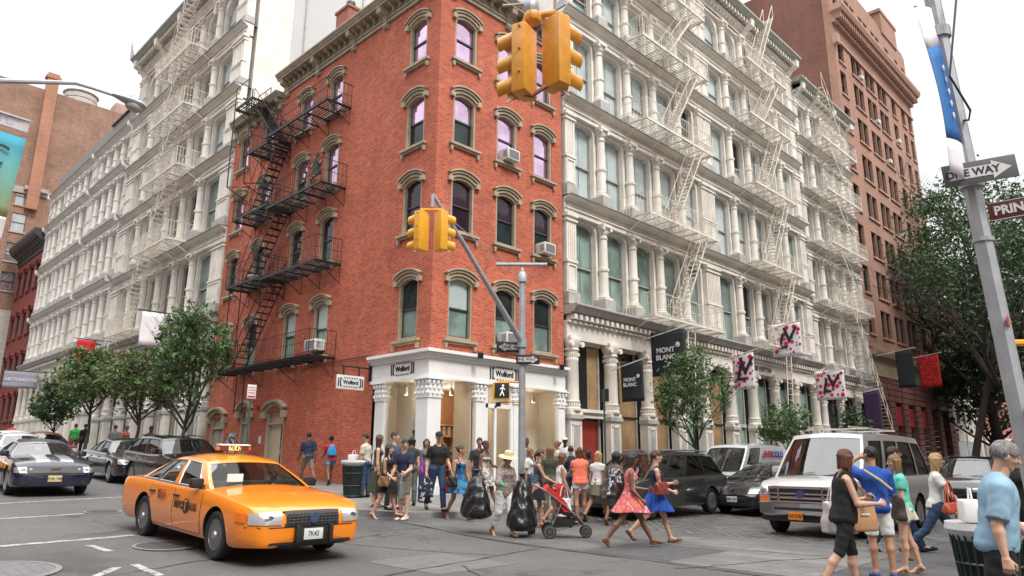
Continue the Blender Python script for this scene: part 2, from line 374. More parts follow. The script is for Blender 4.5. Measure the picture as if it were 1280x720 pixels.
# painted lines of the crossing over the avenue
mk = MB()
def stripe(x0, y0, x1, y1, wd):
    d = Vector((x1-x0, y1-y0)); L = d.length; d /= L; n = Vector((-d.y, d.x))*wd/2; k = max(2, int(L/.35))
    vs = []; 
    for i in range(k+1):
        x, y = x0+d.x*L*i/k, y0+d.y*L*i/k
        j = rnd.uniform(-.012, .012)
        vs += [(x+n.x*(1+j*6), y+n.y*(1+j*6), G(y+n.y)+.006), (x-n.x*(1+j*5), y-n.y*(1-j*4), G(y-n.y)+.006)]
    mk.add(vs, [(2*i, 2*i+1, 2*i+3, 2*i+2) for i in range(k)])
stripe(-14, -4.2, -9.3, -3.58, .17); stripe(-14, -.75, -9.1, .1, .14); stripe(-10.4, 2.85, -6.4, 3.9, .14); stripe(-14, 1.9, -10.6, 2.6, .2)
stripe(-10.2, -4.35, -10.12, -5.1, .12); stripe(-10.15, -6.3, -10.15, -7.3, .12); stripe(-10.4, -6.4, -10.8, -6.9, .12)
stripe(-8.8, .3, -7.3, .5, .12)
tag(mk.build('road_marking', M_paint, None, fix=False), kind='structure')
sheet('asphalt_strip', -5.4, -3.97, [-5.2, -3.3], M_asph_dark, .005)
M_tar = pbr('tar_seam', (.022, .022, .022), .5, var=.3, vscale=8)
for sx0, sy0, sx1, sy1, wdt in ((-4.05, -4.2, -4.3, -13.2, .05), (-4.3, -8.6, -9.5, -9.4, .03), (-7.2, -5.0, -5.5, -8.9, .025), (-4.6, -11.5, -1.5, -12.6, .035), (-1.9, -9.2, -1.6, -13.0, .03), (-6.6, -9.2, -8.2, -12.5, .02), (-10.9, -7.0, -5.5, -5.4, .022)):
    m = MB(); k = 40; ln_ = math.hypot(sx1-sx0, sy1-sy0); vs = []; nx, ny = -(sy1-sy0)/ln_, (sx1-sx0)/ln_; wob = 0
    for i in range(k+1):
        wob += rnd.uniform(-.025, .025); x, y = sx0+(sx1-sx0)*i/k+nx*wob, sy0+(sy1-sy0)*i/k+ny*wob; h_ = wdt*rnd.uniform(.25, .7)
        vs += [(x+nx*h_, y+ny*h_, G(y+ny*h_)+.009), (x-nx*h_, y-ny*h_, G(y-ny*h_)+.009)]
    m.add(vs, [(2*i, 2*i+1, 2*i+3, 2*i+2) for i in range(k)]); tag(m.build('tar_seam', M_tar, None, fix=False), kind='structure')
sheet('asphalt_strip', -7.4, -5.9, [-9.6, -7.9], pbr('asphalt_patch_pale', (.118, .114, .11), .85, var=.2, vscale=5, bump=.4, bscale=80), .004)
M_iron = pbr('cast_iron_lid', (.10, .10, .105), .5, .6, var=.3, vscale=12)
M_ring = pbr('lid_ring', (.2, .2, .2), .6, .3)
for i, (x, y, r, lab) in enumerate([(-11.75, -5.95, .78, 'broad pale steel manhole cover at the lower left edge of the road'), (-8.7, .25, .36, 'small dark manhole cover beside the white line left of the orange cab'), (-9.25, -5.0, .5, 'round dark manhole cover in the shadow under the orange cab')]):
    t = thing('manhole_cover', lab, 'manhole cover', (x, y, G(y)+.004), 0, 'manhole covers in the roadway')
    t.rotation_euler = (math.atan(.042), 0, 0)
    MB().lathe([(r, 0), (r, .012), (r*.9, .014), (r*.9, .004)], n=40).build('ring', M_ring, t)
    m = MB().lathe([(r*.895, .0), (r*.895, .009)], n=40)
    for a in range(-4, 5):
        h = math.sqrt(max(0, .8-(a/5)**2))*r*.9; m.box(a*r*.18-.012, a*r*.18+.012, -h, h, .009, .013)
    m.build('lid', M_iron if i else pbr('steel_lid', (.3, .3, .32), .35, .7, var=.15, vscale=6), t)

# ------------------------------------------------------------------ building helpers
M_brick = brick('red_brick', (.60, .118, .050), (.36, .050, .026), (.47, .23, .16), stain=.26, pale=(.62, .38, .28), ms=.011)
M_stone = pbr('tan_painted_stone', (.37, .30, .215), .7, var=.16, vscale=3)
M_stone_d = pbr('grey_brown_cornice', (.36, .31, .235), .7, var=.2, vscale=2)
M_sash = pbr('dark_sash', (.045, .045, .05), .4)
M_white = pbr('white_paint', (.78, .78, .77), .45, var=.04, vscale=2)
M_cast = pbr('cream_cast_iron', (.72, .68, .62), .6, var=.13, vscale=1.3)
M_cast_p = pbr('pale_cast_iron', (.70, .67, .62), .6, var=.12, vscale=1.7)
M_castg = pbr('weathered_lead', (.40, .385, .365), .6, var=.2, vscale=3)
M_ledge = pbr('dark_ledge_flashing', (.13, .125, .12), .6, var=.3, vscale=3)
M_black = pbr('black_iron', (.018, .018, .02), .45, .3)
M_fe_w = pbr('cream_painted_iron', (.70, .66, .60), .55)
def _rust(t, p):
    g = nd(t, 'ShaderNodeNewGeometry').outputs['Position']; t.links.new(ramp(t, noise_n(t, g, 3.2, 6, .7), [(.40, (.74, .70, .64)), (.58, (.64, .58, .50)), (.72, (.34, .20, .13))]), p.inputs['Base Color'])
_rust(M_fe_w.node_tree, M_fe_w.node_tree.nodes['Principled BSDF'])
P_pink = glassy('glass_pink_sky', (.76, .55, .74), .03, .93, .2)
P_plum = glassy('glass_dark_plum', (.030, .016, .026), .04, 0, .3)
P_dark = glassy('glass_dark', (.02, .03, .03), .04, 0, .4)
P_green = glassy('glass_green_blind', (.20, .28, .25), .05, 0, .3)
P_pale = glassy('glass_pale_blind', (.48, .56, .56), .05, 0, .12)
P_sky = glassy('glass_bright', (.75, .78, .80), .04, .85, .1)
def wall_grid(mb, u0, u1, z0, z1, holes, o=0., depth=.22, back=True):
    us = sorted({u0, u1, *[h[0] for h in holes], *[h[1] for h in holes]}); zs = sorted({z0, z1, *[h[2] for h in holes], *[h[3] for h in holes]})
    us = [u for u in us if u0 <= u <= u1]; zs = [z for z in zs if z0 <= z <= z1]
    for a, b in zip(us[:-1], us[1:]):
        for c, d in zip(zs[:-1], zs[1:]):
            mu, mz = (a+b)/2, (c+d)/2
            if any(h[0] < mu < h[1] and h[2] < mz < h[3] for h in holes): continue
            mb.add([(a, o, c), (b, o, c), (b, o, d), (a, o, d)], [(0, 1, 2, 3)])
    for h in holes:
        a, b, c, d = h[:4]; p = o-depth
        mb.add([(a, o, c), (a, p, c), (a, p, d), (a, o, d)], [(0, 1, 2, 3)]); mb.add([(b, o, c), (b, p, c), (b, p, d), (b, o, d)], [(0, 1, 2, 3)])
        mb.add([(a, o, c), (a, p, c), (b, p, c), (b, o, c)], [(0, 1, 2, 3)]); mb.add([(a, o, d), (a, p, d), (b, p, d), (b, o, d)], [(0, 1, 2, 3)])
def inst(name, me, par, loc, rz=0.):
    o = link(name, me, par); base = parent_world(par); o.location = (loc[0]-base[0], loc[1]-base[1], loc[2]-base[2]); o.rotation_euler = (0, 0, rz); return o
def sub(name, me, par): return link(name, me, par)
def arc_band(mb, w, z, rise, t, o0, o1, n=10):
    """segmental arch band: springing at height z, half-width w, rise, thickness t"""
    Rr = (w*w+rise*rise)/(2*rise); zc = z+rise-Rr; a0 = math.asin(min(1, w/Rr)); pts = []
    ins = [(math.sin(-a0+2*a0*i/n)*Rr, zc+math.cos(-a0+2*a0*i/n)*Rr) for i in range(n+1)]
    ous = [(math.sin(-a0+2*a0*i/n)*(Rr+t), zc+math.cos(-a0+2*a0*i/n)*(Rr+t)) for i in range(n+1)]
    for i in range(n): mb.prism([ins[i], ins[i+1], ous[i+1], ous[i]], -o1, -o0, 'y')
    return ins
def arched_window(w=1.06, h=2.05, upper=None, lower=None, frame=None, hood=None):
    """meshes (frame, pane, sill, lintel) of a hooded sash window; origin at the middle of the sill top; y=-outwards"""
    a = w/2; fr = MB(); F = .085
    fr.m(frame).box(-a, -a+F, .02, .20, 0, h); fr.box(a-F, a, .02, .20, 0, h); fr.box(-a+F, a-F, .02, .20, 0, .07)
    rise = .2; Rr = (a*a+rise*rise)/(2*rise); zc = h-Rr; n = 8; a0 = math.asin(a/Rr)
    for i in range(n):                      # arched head of the frame, filling the corners
        x0, x1 = -a+w*i/n, -a+w*(i+1)/n
        z0, z1 = (zc+math.sqrt(max(0, Rr*Rr-x*x)) for x in (x0, x1))
        fr.prism([(x0, z0-.09), (x1, z1-.09), (x1, h+.02), (x0, h+.02)], .0, .20, 'y')
    fr.m(M_sash); b = a-F
    fr.box(-b, b, .13, .19, h*.47, h*.47+.06); fr.box(-b, -b+.04, .15, .19, .07, h-.1); fr.box(b-.04, b, .15, .19, .07, h-.1); fr.box(-b, b, .15, .19, .07, .12)
    pn = MB(); pn.m(upper).box(-b+.03, b-.03, .17, .175, h*.47+.03, h-.02); pn.m(lower).box(-b+.03, b-.03, .18, .185, .1, h*.47+.03)
    sl = MB(); sl.m(hood).box(-a-.17, a+.17, -.14, .05, -.11, -.02); sl.box(-a-.12, a+.12, -.08, .05, -.18, -.11)
    for s in (-1, 1): sl.prism([(s*(a+.08)-.06, -.18), (s*(a+.08)+.06, -.18), (s*(a+.08)+.03, -.34), (s*(a+.08)-.03, -.34)], -.10, .02, 'y')
    ln = MB().m(hood); arc_band(ln, a+.02, h-.19, .2, .09, -.02, .06); arc_band(ln, a+.10, h-.09, .21, .08, -.02, .11); arc_band(ln, a+.15, h-.01, .22, .055, -.02, .16)
    for s in (-1, 1): ln.box(s*(a+.09)-.09, s*(a+.09)+.09, -.12, .02, h-.26, h-.09)
    return [x.mesh('w') for x in (fr, pn, sl, ln)]
def put_window(ms, par, loc, rz, names=('window', 'pane', 'sill', 'lintel')):
    f = inst(names[0], ms[0], par, loc, rz)
    for nme, m in zip(names[1:], ms[1:]): sub(nme, m, f)
    return f
RZ = {'R': 0., 'L': R(-90)}; FR = {'R': frR, 'L': frL}

# ------------------------------------------------------------------ the red brick corner house
BH = thing('brick_house', 'four storey red brick corner house with tan window hoods over a white corner shop', 'building', (3.2, 8, G(8)))
BHb = tuple(BH.location)
SILL = {1: 5.33, 2: 9.0, 3: 12.17, 4: 15.4}; HWIN = {1: 2.12, 2: 1.98, 3: 1.95, 4: 1.82}
colsR = [1.22, 3.33, 5.3]; colsL = [1.25, 6.77, 9.2, 12.6, 15.2]
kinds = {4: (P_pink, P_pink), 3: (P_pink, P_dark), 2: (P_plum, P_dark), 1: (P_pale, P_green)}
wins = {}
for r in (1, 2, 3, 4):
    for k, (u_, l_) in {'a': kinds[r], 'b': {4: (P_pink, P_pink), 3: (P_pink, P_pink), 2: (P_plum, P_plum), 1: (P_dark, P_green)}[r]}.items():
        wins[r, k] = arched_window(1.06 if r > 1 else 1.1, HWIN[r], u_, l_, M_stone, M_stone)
hR = [(c-.53, c+.53, SILL[r], SILL[r]+HWIN[r]) for c in colsR for r in (1, 2, 3, 4)]
hL = [(c-.53, c+.53, SILL[r], SILL[r]+HWIN[r]) for c in colsL for r in (1, 2, 3, 4)]
doors = [(9.0, 10.5, .7, 3.35), (11.95, 12.9, .8, 3.45), (14.4, 15.9, .8, 3.3)]
m = MB(frR); wall_grid(m, 0, 6.46, 4.75, 18, hR); m.build('wall', M_brick, BH)
m = MB(frL); wall_grid(m, 0, 16.3, 4.75, 18, hL); wall_grid(m, 3.0, 16.3, -.2, 4.75, doors); m.build('wall', M_brick, BH)
m = MB(); m.box(.7, 6.4, .75, 16.2, 4.72, 17.9); m.box(.7, 6.4, 3.4, 16.2, .2, 4.7); m.box(.12, 6.44, .12, 11.3, 17.9, 18.1); m.box(.12, 6.44, 11.3, 16.25, 17.5, 17.9); m.fr = lambda *p: p
m.build('roof', pbr('roof_felt', (.12, .12, .12), .9), BH, rel=BHb)
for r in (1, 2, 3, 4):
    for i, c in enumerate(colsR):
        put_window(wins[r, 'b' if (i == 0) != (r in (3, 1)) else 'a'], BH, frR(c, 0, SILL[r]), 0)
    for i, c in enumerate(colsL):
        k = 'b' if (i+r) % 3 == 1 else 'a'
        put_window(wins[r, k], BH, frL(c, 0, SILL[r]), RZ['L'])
def scroll(mb, u, z0, z1, o0, o1, wd=.13):
    """console bracket in side view, o outwards"""
    h = z1-z0; pr = [(o0, z0), (o0+.10, z0+.02), (o0+.16, z0+h*.15), (o0+.12, z0+h*.35), (o0+(o1-o0)*.45, z0+h*.6), (o1-.04, z0+h*.72), (o1, z1-.03), (o1, z1), (o0, z1)]
    mb.prism([(a, b) for a, b in pr], u-wd, u+wd, 'x')
def cornice(fr, u0, u1, z, proj, name='cornice', hgt=.75, par=None, mat=None, brk=(), small=.42, ends=0.):
    m = MB(fr); m.box(u0, u1, -.05, .08, z, z+.14); m.box(u0, u1, -.05, .13, z+.14, z+.2); m.box(u0, u1, -.05, .06, z+.2, z+hgt-.28)
    m.box(u0-ends, u1, -.05, proj-.14, z+hgt-.28, z+hgt-.2)
    m.prism([(-.05, z+hgt-.2), (proj-.12, z+hgt-.2), (proj-.05, z+hgt-.11), (proj, z+hgt-.06), (proj, z+hgt), (-.05, z+hgt)], u0-ends*1.2, u1, 'x')
    c = m.build(name, mat, par, fix=True)
    cw = tuple(parent_world(par)); 
    for u in brk: b = MB(fr); scroll(b, u, z-.22, z+hgt-.28, .0, proj-.16); b.build('bracket', mat, c, rel=cw)
    u = u0+.2
    while u < u1-.1: d = MB(fr); scroll(d, u, z+.22, z+hgt-.28, .05, proj*.62, .055); d.build('modillion', mat, c, rel=cw); u += small
    return c
cornice(frR, -.0, 6.5, 17.95, .62, 'cornice', .82, BH, M_stone_d, [.55, 3.3, 6.1], ends=.62)
cornice(frL, 0, 11.3, 17.95, .62, 'cornice', .82, BH, M_stone_d, [.55, 3.3, 5.5, 8.3, 11.0])
cornice(frL, 11.34, 16.28, 17.5, .5, 'cornice', .6, BH, M_stone_d, [11.6, 14, 16.1])
m = MB(); m.fr = lambda *p: p
m.box(.5, 1.3, 7.1, 8.1, 18.0, 20.9); m.box(.44, 1.36, 7.04, 8.16, 20.9, 21.02)
ch = m.build('chimney', brick('chimney_brick', (.42, .12, .07), (.33, .08, .05), (.35, .25, .2)), BH, rel=BHb)
MB(lambda *p: p).lathe([(.2, 21.02), (.17, 21.3), (.22, 21.32), (.2, 21.5), (.05, 21.6)], (.9, 7.6, 0), 12).build('chimney_pot', M_black, ch, rel=BHb)
# ground-floor doors on the avenue
def door_hood(u, w, zt):
    ms = MB().m(M_stone); a = w/2; arc_band(ms, a, zt-.02, .3, .16, -.02, .1); arc_band(ms, a+.14, zt+.13, .3, .1, -.02, .2)
    for s in (-1, 1): ms.box(s*(a+.1)-.14, s*(a+.1)+.14, -.18, .02, zt-.2, zt+.06)
    return inst('lintel', ms.mesh('lintel'), BH, frL(u, 0, 0), RZ['L'])
M_tan = pbr('tan_door_paint', (.42, .37, .29), .5, var=.08)
for (a, b, c, d), dk in zip(doors, (0, 1, 2)):
    door_hood((a+b)/2, b-a, d-.05)
    m = MB(frL); m.m(M_tan if dk else pbr('cream_plaster', (.62, .52, .38), .7, var=.05)); m.box(a, b, -.215, -.20 if dk == 0 else -.16, c-.9, d)
    m.m(M_tan).box(a, a+.1, -.2, -.02, c-.9, d); m.box(b-.1, b, -.2, -.02, c-.9, d); m.box(a+.1, b-.1, -.2, -.05, d-.5, d-.42)
    if dk: m.m(M_sash).box((a+b)/2-.01, (a+b)/2+.01, -.16, -.15, c-.9, d-.5)
    else: m.m(P_dark).box(a+.25, a+.5, -.2, -.17, c-.5, d-.55)
    dr = m.build('door', None, BH)
    MB(frL).box((a+b)/2+.06, (a+b)/2+.1, -.15, -.09, c+.35, c+.6).build('handle', M_black, dr, rel=BHb)
# ---- white shopfront wrapping the corner
m = MB(); m.fr = lambda *p: p
m.box(-.06, 6.46, -.06, .3, 4.02, 4.74); m.box(-.06, .3, .3, 3.0, 4.02, 4.74)
for k, (p, z0, z1) in enumerate([(.14, 4.62, 4.70), (.2, 4.70, 4.78), (.3, 4.78, 4.88), (.1, 3.98, 4.06)]):
    m.box(-p, 6.48, -p, -.0, z0, z1); m.box(-p, 0, .0, 3.05, z0, z1)
fas = m.build('shop_fascia', M_white, BH, rel=BHb)
m = MB(); m.fr = lambda *p: p
for a, b in ((.45, 1.95), (2.35, 2.55), (3.75, 4.35), (4.35, 6.0)): m.box(a, b, -.0, .12, .05, .72 if b-a > .6 else 4.0)
m.box(-.0, .12, .55, 2.3, .05, .85)
m.build('shop_stall_riser', M_white, BH, rel=BHb)
def pillar(x0, x1, y0, y1, cap=True):
    m = MB(); m.fr = lambda *p: p; z0 = -.1
    m.box(x0-.05, x1+.05, y0-.05, y1+.05, z0, .75); m.box(x0, x1, y0, y1, .75, 3.42); m.box(x0-.03, x1+.03, y0-.03, y1+.03, 3.38, 3.44)
    o = m.build('shop_pillar', M_white, BH, rel=BHb)
    c = MB(); c.fr = lambda *p: p
    cx, cy, hx, hy = (x0+x1)/2, (y0+y1)/2, (x1-x0)/2, (y1-y0)/2
    c.box(cx-hx-.02, cx+hx+.02, cy-hy-.02, cy+hy+.02, 3.44, 3.98)
    for ring, (zz, rr) in enumerate([(3.52, .055), (3.68, .06), (3.86, .075)]):
        for fx_, fy_, nx, ny, L in ((cx, cy-hy-.03, 1, 0, hx), (cx, cy+hy+.03, 1, 0, hx), (cx-hx-.03, cy, 0, 1, hy), (cx+hx+.03, cy, 0, 1, hy)):
            k = max(2, int(L/.08))
            for i in range(k+1):
                t = -1+2*i/k+(.5/k if ring == 1 else 0)
                if abs(t) > 1.05: continue
                c.sphere((fx_+nx*L*t, fy_+ny*L*t, zz), rr, 8, (1, 1, 1.3))
    c.box(cx-hx-.12, cx+hx+.12, cy-hy-.12, cy+hy+.12, 3.94, 3.99)
    c.build('capital', M_white, o, rel=BHb)
pillar(-.08, .45, -.08, .5); pillar(-.06, .12, 2.25, 2.75); pillar(1.95, 2.3, -.06, .12); pillar(3.72, 4.05, -.06, .12); pillar(6.05, 6.42, -.06, .12)
M_shopglass = clear_glass('shop_glass', (.98, .97, .95), .04)
m = MB(); m.fr = lambda *p: p
for a, b in ((.45, 1.95), (4.05, 6.05)): m.box(a, b, .05, .06, .72, 4.0)
m.box(.05, .06, .5, 2.25, .85, 4.0); m.build('shop_window', M_shopglass, BH, rel=BHb)
m = MB(); m.fr = lambda *p: p
m.m(M_white); m.box(2.3, 2.42, -.02, .1, .1, 4.0); m.box(2.85, 2.95, .0, .1, .1, 3.3); m.box(3.6, 3.72, -.02, .1, .1, 4.0); m.box(2.42, 3.6, 0, .1, 3.2, 3.34); m.m(M_shopglass).box(2.42, 3.6, .05, .06, .2, 4.0)
dr = m.build('shop_door', None, BH, rel=BHb); MB(lambda *p: p).box(3.4, 3.44, -.06, 0, 1.1, 1.6).build('handle', M_black, dr, rel=BHb)
# interior: pale display bays, warm room behind
M_in = pbr('shop_plaster', (.72, .66, .56), .7, var=.04); M_wood = pbr('shop_wood', (.42, .2, .09), .5, var=.15)
m = MB(); m.fr = lambda *p: p
m.m(M_in).box(.1, 6.4, .1, 3.3, 4.0, 4.02); m.m(pbr('shop_floor', (.35, .28, .2), .4)).box(.1, 6.4, .1, 3.3, .45, .5)
m.m(M_in).box(.8, .86, .55, 2.75, .5, 4.0); m.box(.1, .86, 2.7, 2.76, .5, 4.0); m.box(1.86, 1.9, .12, .95, .5, 4.0); m.box(3.7, 3.76, .1, 1.2, .5, 4.0); m.box(3.76, 6.4, 1.2, 1.26, .5, 4.0); m.box(6.36, 6.4, .1, 1.26, .5, 4.)
m.m(M_white).box(4.3, 5.1, .9, .96, .7, 3.0)
m.m(M_wood).box(1.1, 3.7, 3.1, 3.16, .5, 4.0); m.box(.66, 6.35, 3.3, 3.35, .5, 4.0)
m.build('shop_interior', None, BH, rel=BHb)
sh = MB(); sh.fr = lambda *p: p
for z in (1.3, 1.8, 2.3, 2.7): sh.box(1.3, 3.5, 2.7, 3.08, z, z+.04)
for x in (1.3, 2.0, 2.7, 3.46): sh.box(x, x+.04, 2.7, 3.08, .5, 2.74)
for i in range(46):
    x = rnd.uniform(1.36, 3.3); z = rnd.choice((1.34, 1.84, 2.34)); sh.box(x, x+.14, 2.75, 3.0, z, z+rnd.uniform(.12, .38))
tag(sh.build('display_shelf', pbr('shelf_goods', (.55, .38, .24), .6, var=.6, vscale=9), None), 'wooden display shelf with stock at the back of the white corner shop', 'shelf')
M_lampglow = pbr('lamp_glow', (1, .85, .6), .4, emis=(1, .78, .5), estr=6)
for i, (x, y, lab) in enumerate([(.3, .9, 'upper of two'), (.35, 1.6, ''), (.8, .5, ''), (1.35, .5, ''), (4.5, .5, ''), (5.3, .5, '')]):
    wh = ['nearer the corner pillar in the side window on the avenue', 'farther from the corner pillar in the window on the avenue', 'just right of the corner pillar', 'in the middle of the first window right of the corner pillar', 'on the left of the rightmost shop window', 'on the right of the rightmost shop window'][i]
    t = thing('spotlight', 'lit silver ceiling spotlight '+wh, 'spotlight', (x, y, 3.98), 0, 'ceiling spotlights in the shop windows')
    MB().tube([(0, 0, 0), (0, 0, -.16)], .012, 6).build('stem', M_castg, t)
    hd = MB().lathe([(.06, -.42), (.07, -.24), (.05, -.16), (.0, -.15)], n=12).build('head', pbr('spot_silver', (.6, .6, .6), .35, .6), t)
    MB().lathe([(.0, -.425), (.055, -.425), (.055, -.415), (0, -.415)], n=12).build('bulb', M_lampglow, hd)
for x, y, z, e in ((.33, 1.2, 3.5, 9), (1.1, .6, 3.6, 4), (5.2, .6, 3.5, 11), (2.6, 1.9, 3.5, 34)):
    l = bpy.data.lights.new('shop_lamp', 'POINT'); l.energy = e; l.color = (1, .84, .66); l.shadow_soft_size = .12
    o = bpy.data.objects.new('shop_lamp', l); col.objects.link(o); o.location = (x, y, z)
# shop name on the fascia, drawn between its bars and dots
M_ink = pbr('black_letters', (.01, .01, .01), .4)
def wmark(par, M, s):
    g = MB(); g.fr = lambda x, y, z: tuple(M @ Vector((x*s, y*s, z)))
    for x in (-1.08, -.9, 1.08, .9): g.box(x-.045, x+.045, -.32, .32, 0, .012)
    for x in (-.9, .9):
        for y in (-.29, .29): g.box(x+(-.0 if x > 0 else 0)-(.14 if x > 0 else -.0), x+(0 if x > 0 else .14), y-.035, y+.035, 0, .012)
    for i in range(6):
        for y in (-.34, .34): g.box(-.55+i*.22-.05, -.55+i*.22+.05, y-.045, y+.045, 0, .012)
    rel = False
    o = link('logo', g.mesh('logo'), par); o.data.materials.append(M_ink)
    text('lettering', 'Wolford', .42*s, M_ink, o, M @ Matrix.Translation((0, 0, .004)), .008, .012*s, .92)
fo = Vector(BHb)
wmark(fas, frame_M(Vector((3.25, -.064, 4.36))-fo, (1, 0, 0), (0, 0, 1)), .62)
wmark(fas, frame_M(Vector((-.064, 1.3, 4.36))-fo, (0, -1, 0), (0, 0, 1)), .55)
for x, lab in ((1.75, 'left'), (3.9, 'middle'), (5.8, 'right')):
    t = thing('floodlight', 'small black floodlight on the white shop cornice, %s of three' % lab, 'floodlight', (x, -.3, 4.9), 0, 'floodlights on the shop cornice')
    MB().tube([(0, .28, .02), (0, -.05, .06), (0, -.12, 0)], .012, 6).build('arm', M_black, t)
    MB().rbox(0, -.16, -.08, .16, .12, .2, None, .02).build('housing', M_black, t)
m = MB(); m.fr = lambda *p: p; m.tube([(-.06, 3.3, 4.98), (-.06, 9.4, 5.0)], .025, 6); m.tube([(1.2, -.2, 4.98), (3.2, -.1, 5.05), (5.6, -.2, 4.98)], .012, 5)
m.build('conduit', pbr('conduit', (.12, .05, .04), .6), BH, rel=BHb)
# window air conditioners
M_ac = pbr('ac_casing', (.62, .62, .60), .5, var=.08); M_acg = pbr('ac_grille', (.25, .26, .27), .6)
def ac(u, z, side, lab, w=.62):
    b = FR[side](u, 0, z); t = thing('air_conditioner', lab, 'air conditioner', b, RZ[side], 'air conditioners in the brick house windows')
    MB().rbox(0, -.14, .22, w, .5, .42, None, .02).build('casing', M_ac, t)
    g = MB()
    for i in range(9): g.box(-w*.4, w*.4, -.402, -.39, .07+i*.036, .088+i*.036)
    for s in (-1, 1):
        for i in range(6): g.box(s*(w/2+.004)-.006, s*(w/2+.004)+.006, -.34, -.14, .1+i*.045, .12+i*.045)
    g.build('grille', M_acg, t)
ac(3.33, SILL[3]+.04, 'R', 'white air conditioner in the pink-glazed window right of the corner, third floor')
ac(5.3, SILL[2]+.04, 'R', 'white air conditioner at the right edge of the brick wall, two floors above the shop')
ac(3.33, SILL[1]+.04, 'R', 'white air conditioner just above the white shop, behind the one way signs')
ac(6.77, SILL[1]+.15, 'L', 'white air conditioner on the lowest black fire escape balcony', .8)
ac(12.6, SILL[2]+.04, 'L', 'white air conditioner by the lower black fire escape stair')
ac(12.6, SILL[3]+.04, 'L', 'white air conditioner by the upper black fire escape stair')
# ------------------------------------------------------------------ cast-iron fronts
def column_mesh(h, r=.2, mat=M_cast, ped=.5):
    m = MB().m(M_castg); m.box(-r-.13, r+.13, -r-.13, r+.13, 0, ped); m.m(mat)
    m.box(-r-.07, r+.07, -r-.07, r+.07, ped, ped+.1)
    m.lathe([(r+.07, ped+.1), (r+.08, ped+.15), (r+.02, ped+.2), (r+.04, ped+.24), (r, ped+.28), (r*.98, h*.46), (r+.035, h*.465), (r+.035, h*.50), (r*.97, h*.505),
             (r*.9, h-.62), (r+.02, h-.6), (r+.02, h-.56), (r*.88, h-.54), (r*.88, h-.42), (r+.03, h-.38), (r*.9, h-.34), (r+.02, h-.2), (r+.05, h-.12)], n=14)
    for z in (h*.483, h-.3):
        for j in range(12):
            a = 2*math.pi*j/12; m.box((r+.03)*math.cos(a)-.02, (r+.03)*math.cos(a)+.02, (r+.03)*math.sin(a)-.02, (r+.03)*math.sin(a)+.02, z-.03, z+.03)
    m.box(-r-.1, r+.1, -r-.1, r+.1, h-.12, h)
    for s in (-1, 1):
        for q in (-1, 1): m.lathe([(.0, -.05), (.075, -.05), (.075, .05), (0, .05)], (s*(r+.05), q*(r+.04), h-.2), 8, 'y')
    return m.mesh('column')
def pilaster(fr, u0, u1, z0, z1, par, base, mat=M_cast, name='pilaster', n=1):
    m = MB(fr); h = z1-z0; m.m(M_castg).box(u0-.03, u1+.03, -.3, .22, z0, z0+h*.13); m.m(mat)
    ww = (u1-u0)/n
    for k in range(n):
        a, b = u0+k*ww+.03, u0+(k+1)*ww-.03
        m.box(a, b, -.3, .10, z0+h*.13, z1-.12)
        m.box(a+.04, b-.04, .10, .13, z0+h*.16, z0+h*.2); m.box(a+.04, a+.1, .10, .14, z0+h*.2, z0+h*.42); m.box(b-.1, b-.04, .10, .14, z0+h*.2, z0+h*.42); m.box(a+.04, b-.04, .1, .14, z0+h*.42, z0+h*.44)
        for q in range(4):
            x = a+.06+(b-a-.12)*(q+.5)/4; m.box(x-.028, x+.028, .10, .135, z0+h*.50, z1-.42)
        m.box(a-.03, b+.03, -.1, .16, z0+h*.455, z0+h*.485); m.box(a-.03, b+.03, -.1, .17, z1-.34, z1-.26); m.box(a-.05, b+.05, -.1, .2, z1-.14, z1)
    return m.build(name, None, par, rel=base)
def iron_window(w, h, up, lo, mat=M_cast, arch=False):
    a = w/2; f = MB().m(mat); F = .17
    f.box(-a, -a+F, .12, .5, 0, h); f.box(a-F, a, .12, .5, 0, h); f.box(-a+F, a-F, .14, .5, 0, .1)
    n = 8; q = .3 if not arch else a-F; b = a-F
    for s in (-1, 1):
        for i in range(n):
            t0, t1 = R(90*i/n), R(90*(i+1)/n)
            x0, x1 = b-q+q*math.sin(t0), b-q+q*math.sin(t1); z0, z1 = h-.14-q+q*math.cos(t0), h-.14-q+q*math.cos(t1)
            f.prism([(s*x0, z0), (s*x1, z1), (s*x1, h), (s*x0, h)], .12, .5, 'y')
    if not arch: f.box(-b+q, b-q, .12, .5, h-.14, h)
    f.m(M_castg); f.box(-b, -b+.05, .3, .5, .1, h-.14); f.box(b-.05, b, .3, .5, .1, h-.14); f.box(-b, b, .36, .44, h*.47, h*.47+.06); f.box(-b, b, .3, .5, .1, .17)
    p = MB(); p.m(up).box(-b, b, .44, .445, h*.5, h); p.m(lo).box(-b, b, .46, .465, .1, h*.5)
    if up is not P_dark: p.m(pbr('blind_cord', (.12, .15, .15), .6)).box(-.012, .012, .43, .435, .12, h-.3)
    return [x.mesh('w') for x in (f, p)]
